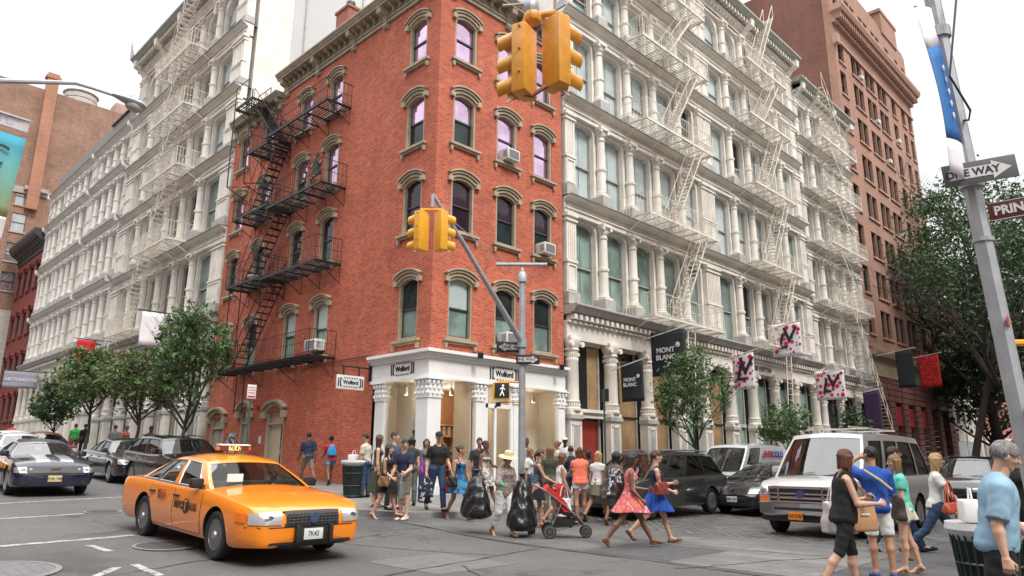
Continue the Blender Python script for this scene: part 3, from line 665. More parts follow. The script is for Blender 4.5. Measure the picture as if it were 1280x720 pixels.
def iron_front(B, fr, side, bays, levels, top, mat=M_cast, arch_top=True, ground=None, cast_r=.2, mid=None, ends=(0, 0), win=((P_pale, P_pale), (P_dark, P_green), (P_green, P_green)), ent=.72):
    """bays: list of (pilaster_left u0,u1, [column centres], pilaster_right u0,u1); levels: ledge heights; top: underside of the cornice"""
    base = tuple(B.location); lv = list(levels)+[top]; ua, ub = bays[0][0], bays[-1][-1]
    for k in range(len(lv)-1):
        z0, z1 = lv[k], lv[k+1]; last = k == len(lv)-2; hz = z1-z0-ent
        cm = column_mesh(hz, cast_r, mat); wm = {}
        for bi, (p0, p1, cc, q0, q1) in enumerate(bays):
            for c in cc: inst('column', cm, B, fr(c, .02, z0), RZ[side])
            ed = [p1]+list(cc)+[q0]
            for i in range(len(ed)-1):
                a, b = ed[i]+(0 if i == 0 else cast_r*.75), ed[i+1]-(0 if i == len(ed)-2 else cast_r*.75); wv = round(b-a, 2)
                kk = (0 if rnd.random() < (.85 if side == 'R' else .5) else rnd.randrange(len(win))) if k else (2 if len(win) > 2 and rnd.random() < .85 else rnd.randrange(len(win)))
                if (wv, kk) not in wm: wm[wv, kk] = iron_window(wv, hz, *win[kk], mat, arch_top and last)
                ms = wm[wv, kk]; f = inst('window', ms[0], B, fr((a+b)/2, 0, z0), RZ[side]); sub('pane', ms[1], f)
            if bi == 0: pilaster(fr, p0, p1, z0, z1-ent, B, base, mat)
            nxt = bays[bi+1][0] if bi+1 < len(bays) else None
            pilaster(fr, q0, q1, z0, z1-ent, B, base, mat, n=2 if q1-q0 > .9 else 1)
        m = MB(fr).m(mat)
        m.box(ua, ub, -.3, .06, z1-ent, z1-ent+.2)
        m.box(ua, ub, -.3, .12, z1-ent+.2, z1-ent+.25); m.box(ua, ub, -.3, .02, z1-ent+.25, z1-.2)
        m.prism([(-.3, z1-.2), (.1, z1-.2), (.16, z1-.12), (.3, z1-.08), (.38, z1-.05), (-.3, z1-.05)], ua, ub, 'x')
        m.m(M_ledge).box(ua, ub, -.5, .42, z1-.05, z1)
        m.m(mat)
        for (p0, p1, cc, q0, q1) in bays:          # roundels over the pilasters
            for (x0, x1) in ((p0, p1), (q0, q1)):
                for x in ([(x0+x1)/2] if x1-x0 < .9 else [x0+(x1-x0)*.27, x0+(x1-x0)*.73]):
                    m.lathe([(.14, .02), (.14, .08), (.08, .08), (.07, .03), (.03, .09), (0, .09)], (x, 0, z1-.36), 10, 'y') if fr is not frR or True else None
        m.build('ledge', None, B, rel=base)
        if mid and k < len(lv)-1:
            for u in mid: g = MB(fr).m(mat); scroll(g, u, z1-1.1, z1, 0, .5, .14); g.build('bracket', None, B, rel=base)
    # solid core behind the windows
    m = MB(fr); m.box(ua+.02, ub-.02, -14, -.52, -1 if ground is None else ground, top+.3); m.build('wall', mat, B, rel=base)
def iron_cornice(B, fr, ua, ub, z, proj=.95, hgt=1.25, mat=M_cast, brk=()):
    base = tuple(B.location)
    m = MB(fr).m(mat); m.box(ua, ub, -.4, .06, z, z+hgt-.35)
    m.m(pbr('grey_green_cornice', (.30, .31, .28), .6, var=.2))
    m.prism([(-.4, z+hgt-.35), (proj-.25, z+hgt-.35), (proj-.1, z+hgt-.2), (proj, z+hgt-.12), (proj, z+hgt), (-.4, z+hgt)], ua-.1, ub+.1, 'x')
    c = m.build('cornice', None, B, rel=base)
    u = ua+.3
    while u < ub: d = MB(fr); d.prism([(0, z+hgt-.36), (proj-.3, z+hgt-.36), (proj-.3, z+hgt-.62), (.25, z+hgt-.62), (.25, z+hgt-.95), (0, z+hgt-.95)], u, u+.16, 'x'); d.build('modillion', mat, c, rel=base); u += .36
    for u in brk: b = MB(fr); scroll(b, u, z-.5, z+hgt-.36, .0, proj-.1, .2); b.build('bracket', mat, c, rel=base)

IR = thing('cast_iron_building', 'cream cast iron building right of the brick house, hung with two black flags', 'building', (18, 6, G(6)))
IRb = tuple(IR.location)
levR = [7.38, 11.85, 16.28, 20.42, 23.85]
iron_front(IR, frR, 'R', [(6.56, 7.22, [9.03, 11.15, 13.3, 15.45], 17.35, 18.75), (18.75, 18.76, [20.9, 23.05, 25.15, 27.3], 29.35, 30.2)], levR, 27.35, ground=6.2)
iron_cornice(IR, frR, 6.56, 30.25, 26.75, .95, 1.3, brk=[6.9, 12.2, 17.6, 18.5, 23.5, 29.9])
IL = thing('cast_iron_building', 'cream cast iron building left of the brick house, with its own fire escape', 'building', (6, 25, G(25)))
ILb = tuple(IL.location)
levL = [8.3, 12.75, 16.95, 20.55, 24.2]
iron_front(IL, frL, 'L', [(16.32, 17.75, [20.2, 22.6, 25.0, 27.4, 29.8], 32.0, 33.4)], levL, 28.0, ground=-.5)
iron_cornice(IL, frL, 16.35, 33.4, 27.4, .95, 1.5, brk=[17, 21, 25, 29, 32.9])
m = MB(); m.fr = lambda *p: p; m.prism([(32.6, 28.8), (33.5, 28.8), (33.6, 30.2), (33.35, 30.0), (33.1, 29.5), (32.8, 29.1)], -1.0, -.2, 'x'); m.build('finial', M_castg, IL, rel=ILb)
m = MB(); m.fr = lambda *p: p; m.box(2.5, 44, 16.3, 16.45, 12, 44); m.build('party_wall', pbr('white_party_wall', (.50, .505, .51), .8, var=.05, vscale=.4), IL, rel=ILb)
m = MB(); m.fr = lambda *p: p
for x in (3.2, 6.9): m.tube([(x, 16.24, 13), (x, 16.24, 40)], .05, 6)
m.build('downpipe', M_castg, IL, rel=ILb)
# arcade floors of the avenue front
def ground_floor(B, fr, side, us, z0, z1, gz, wide=.5, dent=True, shopcol=(P_dark,), ext=None):
    base = tuple(B.location); ua, ub = ext or (us[0]-wide/2, us[-1]+wide/2); top = z1
    m = MB(fr).m(M_cast); m.box(ua, ub, -.4, .12, top-1.35, top-.72); m.box(ua, ub, -.4, .22, top-.72, top-.64)
    m.m(M_castg).box(ua, ub, -.4, .30, top-.40, top-.34)
    m.prism([(-.4, top-.34), (.45, top-.34), (.55, top-.2), (.66, top-.1), (.66, top-.03), (-.4, top-.03)], ua, ub, 'x')
    e = m.build('entablature', None, B, rel=base)
    u = ua+.12
    while u < ub: MB(fr).box(u, u+.17, .0, .42, top-.60, top-.42).build('dentil', M_cast, e, rel=base); u += .33
    hp = 2.75
    for i, u in enumerate(us):
        w2 = wide/2; p = MB(fr).m(M_cast)
        p.box(u-w2-.08, u+w2+.08, -.25, .28, gz-.3, gz+.35); p.box(u-w2, u+w2, -.2, .2, gz+.35, gz+hp-.15)
        p.box(u-w2+.08, u-w2+.13, .2, .225, gz+.55, gz+hp-.35); p.box(u+w2-.13, u+w2-.08, .2, .225, gz+.55, gz+hp-.35); p.box(u-w2+.08, u+w2-.08, .2, .225, gz+hp-.4, gz+hp-.35); p.m(M_castg).box(u-w2+.13, u+w2-.13, .2, .205, gz+.6, gz+hp-.4)
        p.box(u-w2-.06, u+w2+.06, -.2, .28, gz+hp-.15, gz+hp); p.m(M_cast).box(u-w2-.02, u+w2+.02, -.2, .24, gz+hp, gz+hp+.15)
        r = w2*.86; z2 = top-1.35; b0 = gz+hp+.15
        prof = [(r+.05, b0), (r+.06, b0+.08), (r, b0+.14), (r, b0+.3), (r+.03, b0+.32), (r+.03, b0+.36), (r*.97, b0+.38), (r*.92, z2-.85), (r*.98, z2-.82), (r*.98, z2-.76), (r*.9, z2-.72), (r*.9, z2-.5), (r+.04, z2-.42), (r*.95, z2-.36), (r+.05, z2-.2), (r+.09, z2-.1), (r+.09, z2)]
        p.lathe(prof, (u, 0, 0), 18)
        for z in (b0+.22, z2-.6):
            for j in range(20):
                a = 2*math.pi*j/20; x, y = (r+.01)*math.cos(a), (r+.01)*math.sin(a); p.box(u+x-.02, u+x+.02, y-.02, y+.02, z-.06, z+.06)
        for s in (-1, 1): p.lathe([(0, -.06), (.11, -.06), (.11, .06), (0, .06)], (u+s*(r+.02), r+.0, z2-.2), 8, 'y')
        p.box(u-w2-.02, u+w2+.02, -.3, .26, z2, z2+.1) 
        p.build('column', None, B, rel=base)
M_amber = pbr('amber_interior_glow', (.24, .155, .08), .6, var=.4, vscale=1.5, emis=(1, .6, .25), estr=.03)  # flat panel colour; its faint emission stands in for lamplight inside the shops
ground_floor(IR, frR, 'R', [6.9, 9.35, 11.9, 14.3, 16.6, 19.2, 21.6, 24.2, 26.8, 29.6], 0, 7.38, .42, .66, ext=(6.52, 30.2))
us = [6.9, 9.35, 11.9, 14.3, 16.6, 19.2, 21.6, 24.2, 26.8, 29.6]
for i in range(9):
    a, b = us[i]+.36, us[i+1]-.36; m = MB(frR)
    m.m(P_dark).box(a, b, -.42, -.40, 3.0, 6.05); m.m(M_cast); m.box(a, b, -.42, -.2, 5.95, 6.1)
    m.m(M_castg); m.box(a, a+.08, -.4, -.3, .3, 6.0); m.box(b-.08, b, -.4, -.3, .3, 6.0)
    if i == 0:
        m.m(pbr('red_interior_glow', (.17, .018, .012), .6, var=.5, vscale=2, emis=(1, .1, .03), estr=.04)).box(a+.1, b-.1, -.44, -.42, .3, 3.1); m.m(M_cast); m.box(a, b, -.35, -.05, 3.1, 3.3); m.box(a, b, -.35, .05, 3.3, 3.42)  # red panel glows slightly in place of a lit room behind it
        m.m(M_black).box(a+.1, a+1.0, -.39, -.35, 3.42, 5.9); m.m(M_amber).box(a+1.0, b-.1, -.39, -.36, 3.42, 5.9)
    elif i in (1, 2, 4):
        m.m(M_amber).box(a+.7, b-.1, -.4, -.36, .8, 5.6); m.m(M_black); m.box(a+.35, a+.5, -.38, -.3, .3, 5.9); m.box(a, b, -.38, -.3, 3.2, 3.28)
    else:
        m.m(P_green).box(a+.1, b-.1, -.40, -.38, .8, 5.5); m.m(M_castg); m.box((a+b)/2-.04, (a+b)/2+.04, -.38, -.28, .4, 5.9); m.box(a, b, -.38, -.26, 3.2, 3.36); m.box(a, b, -.36, -.1, .2, .8)
    m.build('shop_window', None, IR, rel=IRb)
m = MB(frR).m(P_dark); m.box(6.6, 30.1, -14, -.45, 0, 6.3); m.build('wall', pbr('shop_depth', (.05, .045, .04), .8), IR, rel=IRb)
# avenue front ground storeys: columns over panelled shopfront
pl = [17.0+i*2.37 for i in range(8)]
ground_floor(IL, frL, 'L', pl, 0, 8.3, 1.1, .6, ext=(16.35, 33.4))
m = MB(frL)
for a, b in zip(pl[:-1], pl[1:]):
    m.m(M_cast).box(a+.3, b-.3, -.5, -.25, .5, 1.9); m.m(P_green).box(a+.5, b-.5, -.5, -.35, 1.9, 4.2); m.m(M_castg).box(a+.3, b-.3, -.5, -.2, 4.2, 4.5); m.m(P_dark).box(a+.4, b-.4, -.51, -.4, 4.5, 6.8)
m.build('shop_window', None, IL, rel=ILb)
# ---- far, narrower-columned cream building on the avenue
FL = thing('cast_iron_building', 'long pale cast iron building far down the avenue with closely set columns', 'building', (6, 44, G(44)))
FLb = tuple(FL.location); levF = [9.0, 13.2, 17.45, 21.4]
cF = [35.4+i*1.62 for i in range(12)]
iron_front(FL, frL, 'L', [(33.5, 34.1, cF[:4], 41.2, 42.6), (42.6, 42.61, [44.2, 45.8, 47.4, 49.0], 49.9, 50.5), (50.5, 50.51, [51.8, 53.3], 54.4, 55.0)], levF, 24.4, M_cast_p, False, -1, .2, win=((P_pale, P_pale), (P_green, P_dark)), mid=[33.8, 41.9, 54.9])
ground_floor(FL, frL, 'L', [34+i*1.9 for i in range(12)], 0, 9.0, 1.6, .55, ext=(33.5, 55))
m = MB(frL)
for i in range(11): m.m(P_green).box(34.4+i*1.9, 35.4+i*1.9, -.5, -.3, 2.2, 4.3); m.m(M_cast).box(34.3+i*1.9, 35.6+i*1.9, -.55, -.32, 1, 4.5); m.m(P_dark).box(34.4+i*1.9, 35.5+i*1.9, -.55, -.4, 4.6, 7.5)
m.build('shop_window', None, FL, rel=FLb)
m = MB(frL); m.m(pbr('grey_parapet', (.24, .22, .21), .8, var=.15)).box(33.5, 55, -3, -.2, 24.4, 26.3); m.m(M_castg).box(33.5, 55, -.25, .1, 24.4, 24.55); m.m(M_sash).box(33.5, 40, -.4, -.05, 26.3, 26.4); m.build('parapet', None, FL, rel=FLb)
# ---- small dark-red house beyond
RH = thing('brick_house', 'narrow dark red brick house with a black cornice, far down the avenue on the left', 'building', (5, 60.5, G(60)))
RHb = tuple(RH.location); Mrb = brick('dark_red_brick', (.27, .035, .025), (.20, .025, .02), (.16, .06, .05), stain=.15)
hh = [(u-.55, u+.55, z, z+2.3) for u in (56.6, 58.9, 61.2, 63.5) for z in (2.6+2, 8.2, 12.2, 16.4)]
m = MB(frL); wall_grid(m, 55.1, 65, -1, 20, hh); m.box(55.1, 65, -10, -.4, -1, 20.2); m.build('wall', Mrb, RH, rel=RHb)
rw = arched_window(1.05, 2.3, P_dark, P_dark, M_sash, Mrb)
for h in hh: put_window(rw, RH, frL((h[0]+h[1])/2, 0, h[2]), RZ['L'])
m = MB(frL); m.prism([(-.2, 19.6), (.1, 19.6), (.2, 20.3), (.9, 20.8), (1.05, 21.1), (1.05, 21.4), (-.2, 21.4)], 55.1, 65, 'x')
for i in range(12): scroll(m, 55.6+i*.83, 19.8, 20.9, .1, .8, .12)
m.build('cornice', pbr('black_cornice', (.03, .035, .035), .5), RH, rel=RHb)
# ---- big brown brick warehouse wall closing the view
WB = thing('brick_warehouse', 'tall brown brick building at far left with a mostly blank wall and chimney', 'building', (3, 72, G(70)))
WBb = tuple(WB.location); Mwb = brick('brown_brick', (.31, .155, .10), (.20, .11, .08), (.34, .26, .20), .5, .16, .02, stain=.35, pale=(.42, .34, .28))
wh = [(x-.62, x+.62, z-.95, z+.95) for x in (-.55,) for z in (18.4, 21.4, 24.5, 27.3)]+[(x-.62, x+.62, z-.95, z+.95) for x in (-4.2,) for z in (18.4, 21.4, 24.5, 27.3, 31)]
fW = lambda u, o, z: (u, 66-o, z)
m = MB(fW); wall_grid(m, -6, 14, 15.5, 39.4, wh); m.box(-6, 14, -14, -.3, -1, 39.3); m.build('wall', Mwb, WB, rel=WBb)
m = MB(fW); m.box(-6, 2.5, -.29, .03, -1, 15.5); m.build('painted_band', pbr('grey_white_wall_paint', (.42, .40, .37), .8, var=.15), WB, rel=WBb)
m = MB(fW); m.box(2.5, 14, -.29, .0, -1, 15.5); m.build('wall', Mwb, WB, rel=WBb)
for h in wh:
    f = MB(fW); f.m(M_sash); f.box(h[0]+.0, h[1], -.2, -.12, (h[2]+h[3])/2-.04, (h[2]+h[3])/2+.04); f.box(h[0], h[0]+.05, -.2, -.1, h[2], h[3]); f.box(h[1]-.05, h[1], -.2, -.1, h[2], h[3])
    w_ = f.build('window', None, WB, rel=WBb); MB(fW).box(h[0], h[1], -.2, -.17, h[2], h[3]).build('pane', P_sky, w_, rel=WBb)
    MB(fW).box(h[0]-.1, h[1]+.1, -.1, .1, h[2]-.15, h[2]).build('sill', M_stone, w_, rel=WBb)
m = MB(fW); m.box(-.3, .75, 0, .7, 26, 41.2); m.box(-.45, .9, -.1, .8, 40.6, 40.9); m.build('chimney', brick('orange_chimney', (.42, .19, .11), (.35, .15, .09), (.33, .24, .18), .4, .13, .014), WB, rel=WBb)
m = MB(fW); m.box(-3.2, 3.3, -.02, .12, 27.6, 28.3); m.box(-.6, 1.5, .12, .5, 28.0, 28.4); m.build('ledge', pbr('cement', (.35, .31, .27), .8, var=.2), WB, rel=WBb)
WT = thing('water_tank', 'pale round rooftop water tank on the tall brown building', 'water tank', (4.3, 72, 39.3))
MB().lathe([(1.7, 0), (1.7, 3.4)], n=24).build('tank', pbr('weathered_boards', (.42, .40, .38), .8, var=.3, vscale=6), WT)
m = MB()
for z in (.5, 1.2, 1.9, 2.6, 3.2): m.lathe([(1.72, z), (1.74, z+.03), (1.72, z+.06)], n=24)
m.build('hoop', M_sash, WT); MB().lathe([(1.85, 3.4), (1.8, 3.5), (.1, 4.2), (0, 4.2)], n=24).build('roof', M_castg, WT)
for i in range(4): MB().box(*[v for a in ((1.1 if i & 1 else -1.2), (1.1 if i & 2 else -1.2)) for v in (a, a+.12)], -1.2, 0).build('leg', M_sash, WT)
m = MB(fW); m.box(6.8, 9.5, -3, -1, 39.4, 41); m.build('stair_head', brick('pale_bulkhead', (.5, .3, .25), (.45, .26, .2), (.4, .3, .3)), WB, rel=WBb)

# ---- narrower cream building with the flags (right)
SB = thing('cast_iron_building', 'narrow cream cast iron building with a long fire stair beside the brown tower', 'building', (35, 6, G(6)))
SBb = tuple(SB.location)
iron_front(SB, frR, 'R', [(30.3, 31.0, [32.6, 34.4, 36.2, 37.9], 39.2, 39.8)], [7.0, 11.2, 15.2, 18.9, 22.6], 26.0, M_cast_p, False, ground=5.8, cast_r=.22, win=((P_dark, P_dark), (P_green, P_dark)))
iron_cornice(SB, frR, 30.3, 39.9, 25.6, .9, 1.2, M_cast_p, brk=[30.8, 33.2, 36.2, 39.4])
ground_floor(SB, frR, 'R', [30.8, 33.6, 36.5, 39.4], 0, 7.0, .42, .6, ext=(30.25, 39.9))
m = MB(frR)
for a, b in zip([30.8, 33.6, 36.5], [33.6, 36.5, 39.4]): m.m(P_dark).box(a+.35, b-.35, -.45, -.4, .3, 5.7); m.m(M_amber).box(a+.7, b-1.2, -.4, -.36, 1.0, 3.0)
m.m(P_dark).box(30.3, 39.8, -14, -.46, 0, 6); m.build('shop_window', None, SB, rel=SBb)
# ---- brown office tower
TB = thing('brick_tower', 'tall brown brick office tower with paired dark windows and a deep dentilled cornice', 'building', (49, 8, G(8)))
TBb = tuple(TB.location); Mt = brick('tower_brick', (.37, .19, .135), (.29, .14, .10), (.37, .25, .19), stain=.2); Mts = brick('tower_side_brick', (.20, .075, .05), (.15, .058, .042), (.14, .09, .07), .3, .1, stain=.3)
Msand = pbr('tower_sandstone', (.36, .21, .16), .8, var=.12); Mrust = pbr('rusticated_redstone', (.20, .085, .07), .8, var=.2)
rows = [10.9, 14.0, 17.25, 20.5, 23.75, 27.0, 30.1, 33.0]; cw_ = [(41.3, .62), (44.1, .55), (45.3, .55), (47.3, .55), (48.5, .55), (50.4, .55), (51.6, .55), (54.2, .6), (57.0, .55), (59, .5)]
TU = 60
ht = [(u-w_, u+w_, z-.2, z+1.9) for u, w_ in cw_ for z in rows]+[(u-w_*.9, u+w_*.9, 37.8, 39.9) for u, w_ in cw_]
m = MB(frR); wall_grid(m, 40.0, TU, 9.6, 41.4, ht, depth=.35); m.build('wall', Mt, TB, rel=TBb)
m = MB(frR); m.box(40.02, TU, -16, -.45, 8, 41.2); m.build('wall', Mts, TB, rel=TBb)
m = MB(frR); m.box(39.99, 40.03, -.6, .002, 9.6, 41.4); m.box(53.2, 57.6, -3, .12, 41.2, 43.4); m.box(53.0, 57.8, -3, .2, 43.4, 43.7); m.box(40.1, TU, -.5, -.1, 41.2, 41.9); m.build('parapet', Mt, TB, rel=TBb)
tw = {}
for h in ht:
    wv, hv = round(h[1]-h[0], 2), round(h[3]-h[2], 2)
    if (wv, hv) not in tw:
        f = MB().m(M_sash); a = wv/2; f.box(-a, -a+.06, .2, .33, 0, hv); f.box(a-.06, a, .2, .33, 0, hv); f.box(-a, a, .22, .33, hv*.5-.03, hv*.5+.03); f.box(-a, a, .2, .33, hv-.07, hv)
        p = MB().m(P_dark).box(-a, a, .3, .31, hv*.5, hv); p.m(P_dark).box(-a, a, .32, .325, 0, hv*.5); s = MB().m(Msand).box(-a-.12, a+.12, -.12, .1, -.16, 0)
        tw[wv, hv] = [x.mesh('w') for x in (f, p, s)]
ht2 = sorted(ht, key=lambda h: h[0])
for h in ht2: put_window(tw[round(h[1]-h[0], 2), round(h[3]-h[2], 2)], TB, frR((h[0]+h[1])/2, 0, h[2]), 0, ('window', 'pane', 'sill'))
m = MB(frR); m.box(39.9, TU, 0, .3, 35.9, 36.15); m.prism([(0, 36.7), (.9, 36.7), (1.05, 37.0), (1.05, 37.25), (0, 37.25)], 39.6, TU, 'x')
u = 40
while u < TU: m.box(u, u+.22, 0, .75, 36.15, 36.7); u += .48
m.build('cornice', Msand, TB, rel=TBb)
m = MB(frR); m.box(39.9, TU, 0, .14, 34.5, 34.7); m.box(39.7, 40.3, 0, .4, 33.9, 34.7); m.box(39.9, TU, 0, .14, 9.6, 9.9); m.box(39.95, TU, 0, .4, 9.3, 9.5); m.build('ledge', Msand, TB, rel=TBb)
m = MB(frR).m(M_stone); m.box(40, TU, -.45, .1, 7.6, 9.3); m.prism([(0, 9.0), (.5, 9.0), (.6, 9.3), (0, 9.3)], 39.9, TU, 'x'); m.m(Mrust)
for i in range(17):
    z = .2+i*.44
    for a, b in ((40, 41.2), (43, 44.3), (46.1, 47.3), (49.2, 50.4), (52.2, 53.4), (55.4, 56.4), (58.4, TU)): m.box(a, b, -.4, .08, z, z+.39)
    if z > 5.6: m.box(40, TU, -.4, .02, z, z+.39)
m.m(P_dark).box(40, TU, -.5, -.42, 0, 5.8); m.m(pbr('red_banner_cloth', (.4, .02, .03), .7))
for a in (44.6, 47.6, 50.7): m.box(a, a+1.3, -.2, -.1, 4.2, 5.6)
m.build('arcade', None, TB, rel=TBb)
for i, (u, z) in enumerate([(45.3, 33.0), (48.5, 30.1), (50.4, 27.0), (51.6, 20.5), (47.3, 37.8), (41.3, 27.0), (53.9, 30.1)]):
    lab = ['in the second highest row of the brown tower, left', 'in the row below the topmost ledge of the brown tower', 'high up near the middle of the brown tower', 'beside the tree top on the brown tower', 'in the attic row above the deep cornice of the brown tower', 'in the single leftmost window column of the brown tower', 'in the single right window column of the brown tower'][i]
    t = thing('air_conditioner', 'small pale air conditioner '+lab, 'air conditioner', frR(u, 0, z-.2), 0, 'air conditioners on the brown tower')
    MB().rbox(0, -.1, .3, .5, .34, .32, None, .02).build('casing', M_ac, t)
# ---- low buildings beyond the tower, seen under the trees
for i, (u0, u1, h_, c, lab) in enumerate([(60.2, 70, 13, (.50, .46, .40), 'pale stone building with shop windows just beyond the brown tower'), (70.2, 84, 17, (.36, .14, .1), 'red brick building farther down the side street beyond the pale one'), (84.2, 110, 15, (.42, .38, .34), 'greyish building at the far end of the side street')]):
    b = thing('street_building', lab, 'building', (u0, 3, G(3)), 0); bb = tuple(b.location)
    hs = [(u0+1+k*2.1, u0+2.1+k*2.1, z, z+1.9) for k in range(int((u1-u0-1.5)/2.1)) for z in [5+q*3.3 for q in range(int((h_-6)/3.3)+1)] if z+2 < h_]
    m = MB(frR); wall_grid(m, u0, u1, -.1, h_, hs); m.box(u0, u1, -12, -.4, -.1, h_-.1); m.box(u0, u1, 0, .5, h_-.5, h_); m.build('wall', pbr('street_building_%d' % i, c, .8, var=.12), b, rel=bb)
    for h in hs:
        f = MB(frR).m(M_sash); f.box(h[0], h[1], -.18, -.1, (h[2]+h[3])/2-.03, (h[2]+h[3])/2+.03); w_ = f.build('window', None, b, rel=bb); MB(frR).box(h[0], h[1], -.2, -.18, h[2], h[3]).build('pane', P_dark, w_, rel=bb)
    m = MB(frR)
    for k in range(int((u1-u0)/3)): m.m(P_dark).box(u0+.4+k*3, u0+2.7+k*3, -.0, .03, .7, 3.4); m.m(M_cast).box(u0+.3+k*3, u0+2.8+k*3, 0, .15, 3.4, 4.1)
    m.build('shopfront', None, b, rel=bb)
# ---- the blocks across both streets, behind the photographer: they shade the street and stand in the panes
for nm_, x0, x1, y0, y1, h_, c, face, lab in (('across_avenue', -46, -27, -60, 110, 19, (.34, .2, .15), 'E', 'long brick building across the avenue behind the camera'), ('across_side_street', -2, 90, -46, -18.2, 19, (.38, .33, .28), 'N', 'long stone building across the side street behind the camera')):
    b = thing('street_building', lab, 'building', ((x0+x1)/2, (y0+y1)/2, 0)); bb = tuple(b.location)
    fr_ = (lambda u, o, z, X=x1: (X+o, u, z)) if face == 'E' else (lambda u, o, z, Y=y1: (u, Y+o, z))
    a_, e_ = (y0, y1) if face == 'E' else (x0, x1)
    hs = [(u, u+1.3, z, z+2.2) for u in [a_+2+2.8*k for k in range(int((e_-a_-3)/2.8))] for z in (5.5, 9.2, 12.8, 16)]
    m = MB(fr_); wall_grid(m, a_, e_, -1, h_, hs); m.box(a_, e_, -12, -.3, -1, h_-.1); m.box(a_, e_, 0, .7, h_-.6, h_); m.build('wall', pbr(nm_, c, .85, var=.1), b, rel=bb)
    m = MB(fr_).m(P_dark)
    for h in hs: m.box(h[0], h[1], -.22, -.2, h[2], h[3])
    for k in range(int((e_-a_)/4)): m.box(a_+.5+4*k, a_+3.7+4*k, 0, .02, .6, 4)
    m.build('window', None, b, rel=bb)
# ------------------------------------------------------------------ fire escapes
def rail(m, pts, h=.95, gap=.14, r=.012, mid=True):
    """pts: polyline of the platform edge in (u,o,z)"""
    for a, b in zip(pts[:-1], pts[1:]):
        a, b = Vector(a), Vector(b); L = (b-a).length; n = max(1, int(L/gap))
        m.bar(a+Vector((0, 0, h)), b+Vector((0, 0, h)), r*1.6)
        if mid: m.bar(a+Vector((0, 0, h*.5)), b+Vector((0, 0, h*.5)), r)
        m.bar(a+Vector((0, 0, .08)), b+Vector((0, 0, .08)), r)
        for i in range(n+1):
            p = a+(b-a)*i/n; m.bar(p, p+Vector((0, 0, h)), r*(1.6 if i in (0, n) else .8))
def grating(m, u0, u1, o0, o1, z, gap=.11, r=.016):
    o = o0
    while o <= o1+.01: m.box(u0, u1, o-r, o+r, z-.03, z); o += gap
    u = u0
    while u <= u1+.01: m.box(u-.02, u+.02, o0, o1, z-.08, z-.03); u += .8
    m.box(u0, u1, o1-.02, o1+.02, z-.09, z+.01); m.box(u0, u0+.03, o0, o1, z-.09, z+.01); m.box(u1-.03, u1, o0, o1, z-.09, z+.01)
def stair(m, a, b, w=.55, r=.02, treads=None, rails=True, deep=.17):
    """a top, b bottom in (u,o,z); stair runs along u, width along o"""
    a, b = Vector(a), Vector(b); n = treads or max(5, int(abs(a.z-b.z)/.24))
    for s in (0, 1):
        d = Vector((0, -w*s, 0)); q = Vector((0, 0, .07))
        m.add([tuple(v) for v in (a+d-q, a+d+q, b+d+q, b+d-q, a+d-q+Vector((0, -.02, 0)), a+d+q+Vector((0, -.02, 0)), b+d+q+Vector((0, -.02, 0)), b+d-q+Vector((0, -.02, 0)))], [(0, 1, 2, 3), (7, 6, 5, 4), (0, 4, 5, 1), (3, 2, 6, 7), (1, 5, 6, 2), (0, 3, 7, 4)])
        if rails:
            h = Vector((0, 0, .8)); m.bar(a+d+h, b+d+h, r*.8)
            for i in range(0, n+1, 4): p = a+d+(b-a)*i/n; m.bar(p, p+h, r*.6)
    for i in range(1, n):
        p = a+(b-a)*i/n; m.box(p.x-deep/2, p.x+deep/2, p.y-w, p.y, p.z-.015, p.z+.015)
def esc(B, fr, mat, plats, stairs, extra=None, wall_o=0., proj=1.15, railkw={}, fine=.11):
    base = tuple(B.location)
    main = MB(fr)
    for (u0, u1, z) in plats:
        for u in [u0+.05+(u1-u0-.1)*k/3 for k in range(4)]:
            main.bar((u, wall_o, z-.75), (u, proj*.92, z-.06), .014); main.bar((u, wall_o, z-.75), (u, wall_o, z), .014); main.bar((u, wall_o, z-.06), (u, proj, z-.06), .016)
    if extra: extra(main)
    root = main.build('fire_escape', mat, B, rel=base)
    for (u0, u1, z) in plats:
        p = MB(fr); grating(p, u0, u1, wall_o, proj, z, fine); p.build('platform', mat, root, rel=base)
        if z == 17.9: continue
        q = MB(fr); rail(q, [(u0, wall_o, z), (u0, proj, z), (u1, proj, z), (u1, wall_o, z)], **railkw); q.build('railing', mat, root, rel=base)
    for (a, b, kw) in stairs:
        s = MB(fr); stair(s, a, b, **kw); s.build('stair', mat, root, rel=base)
    return root
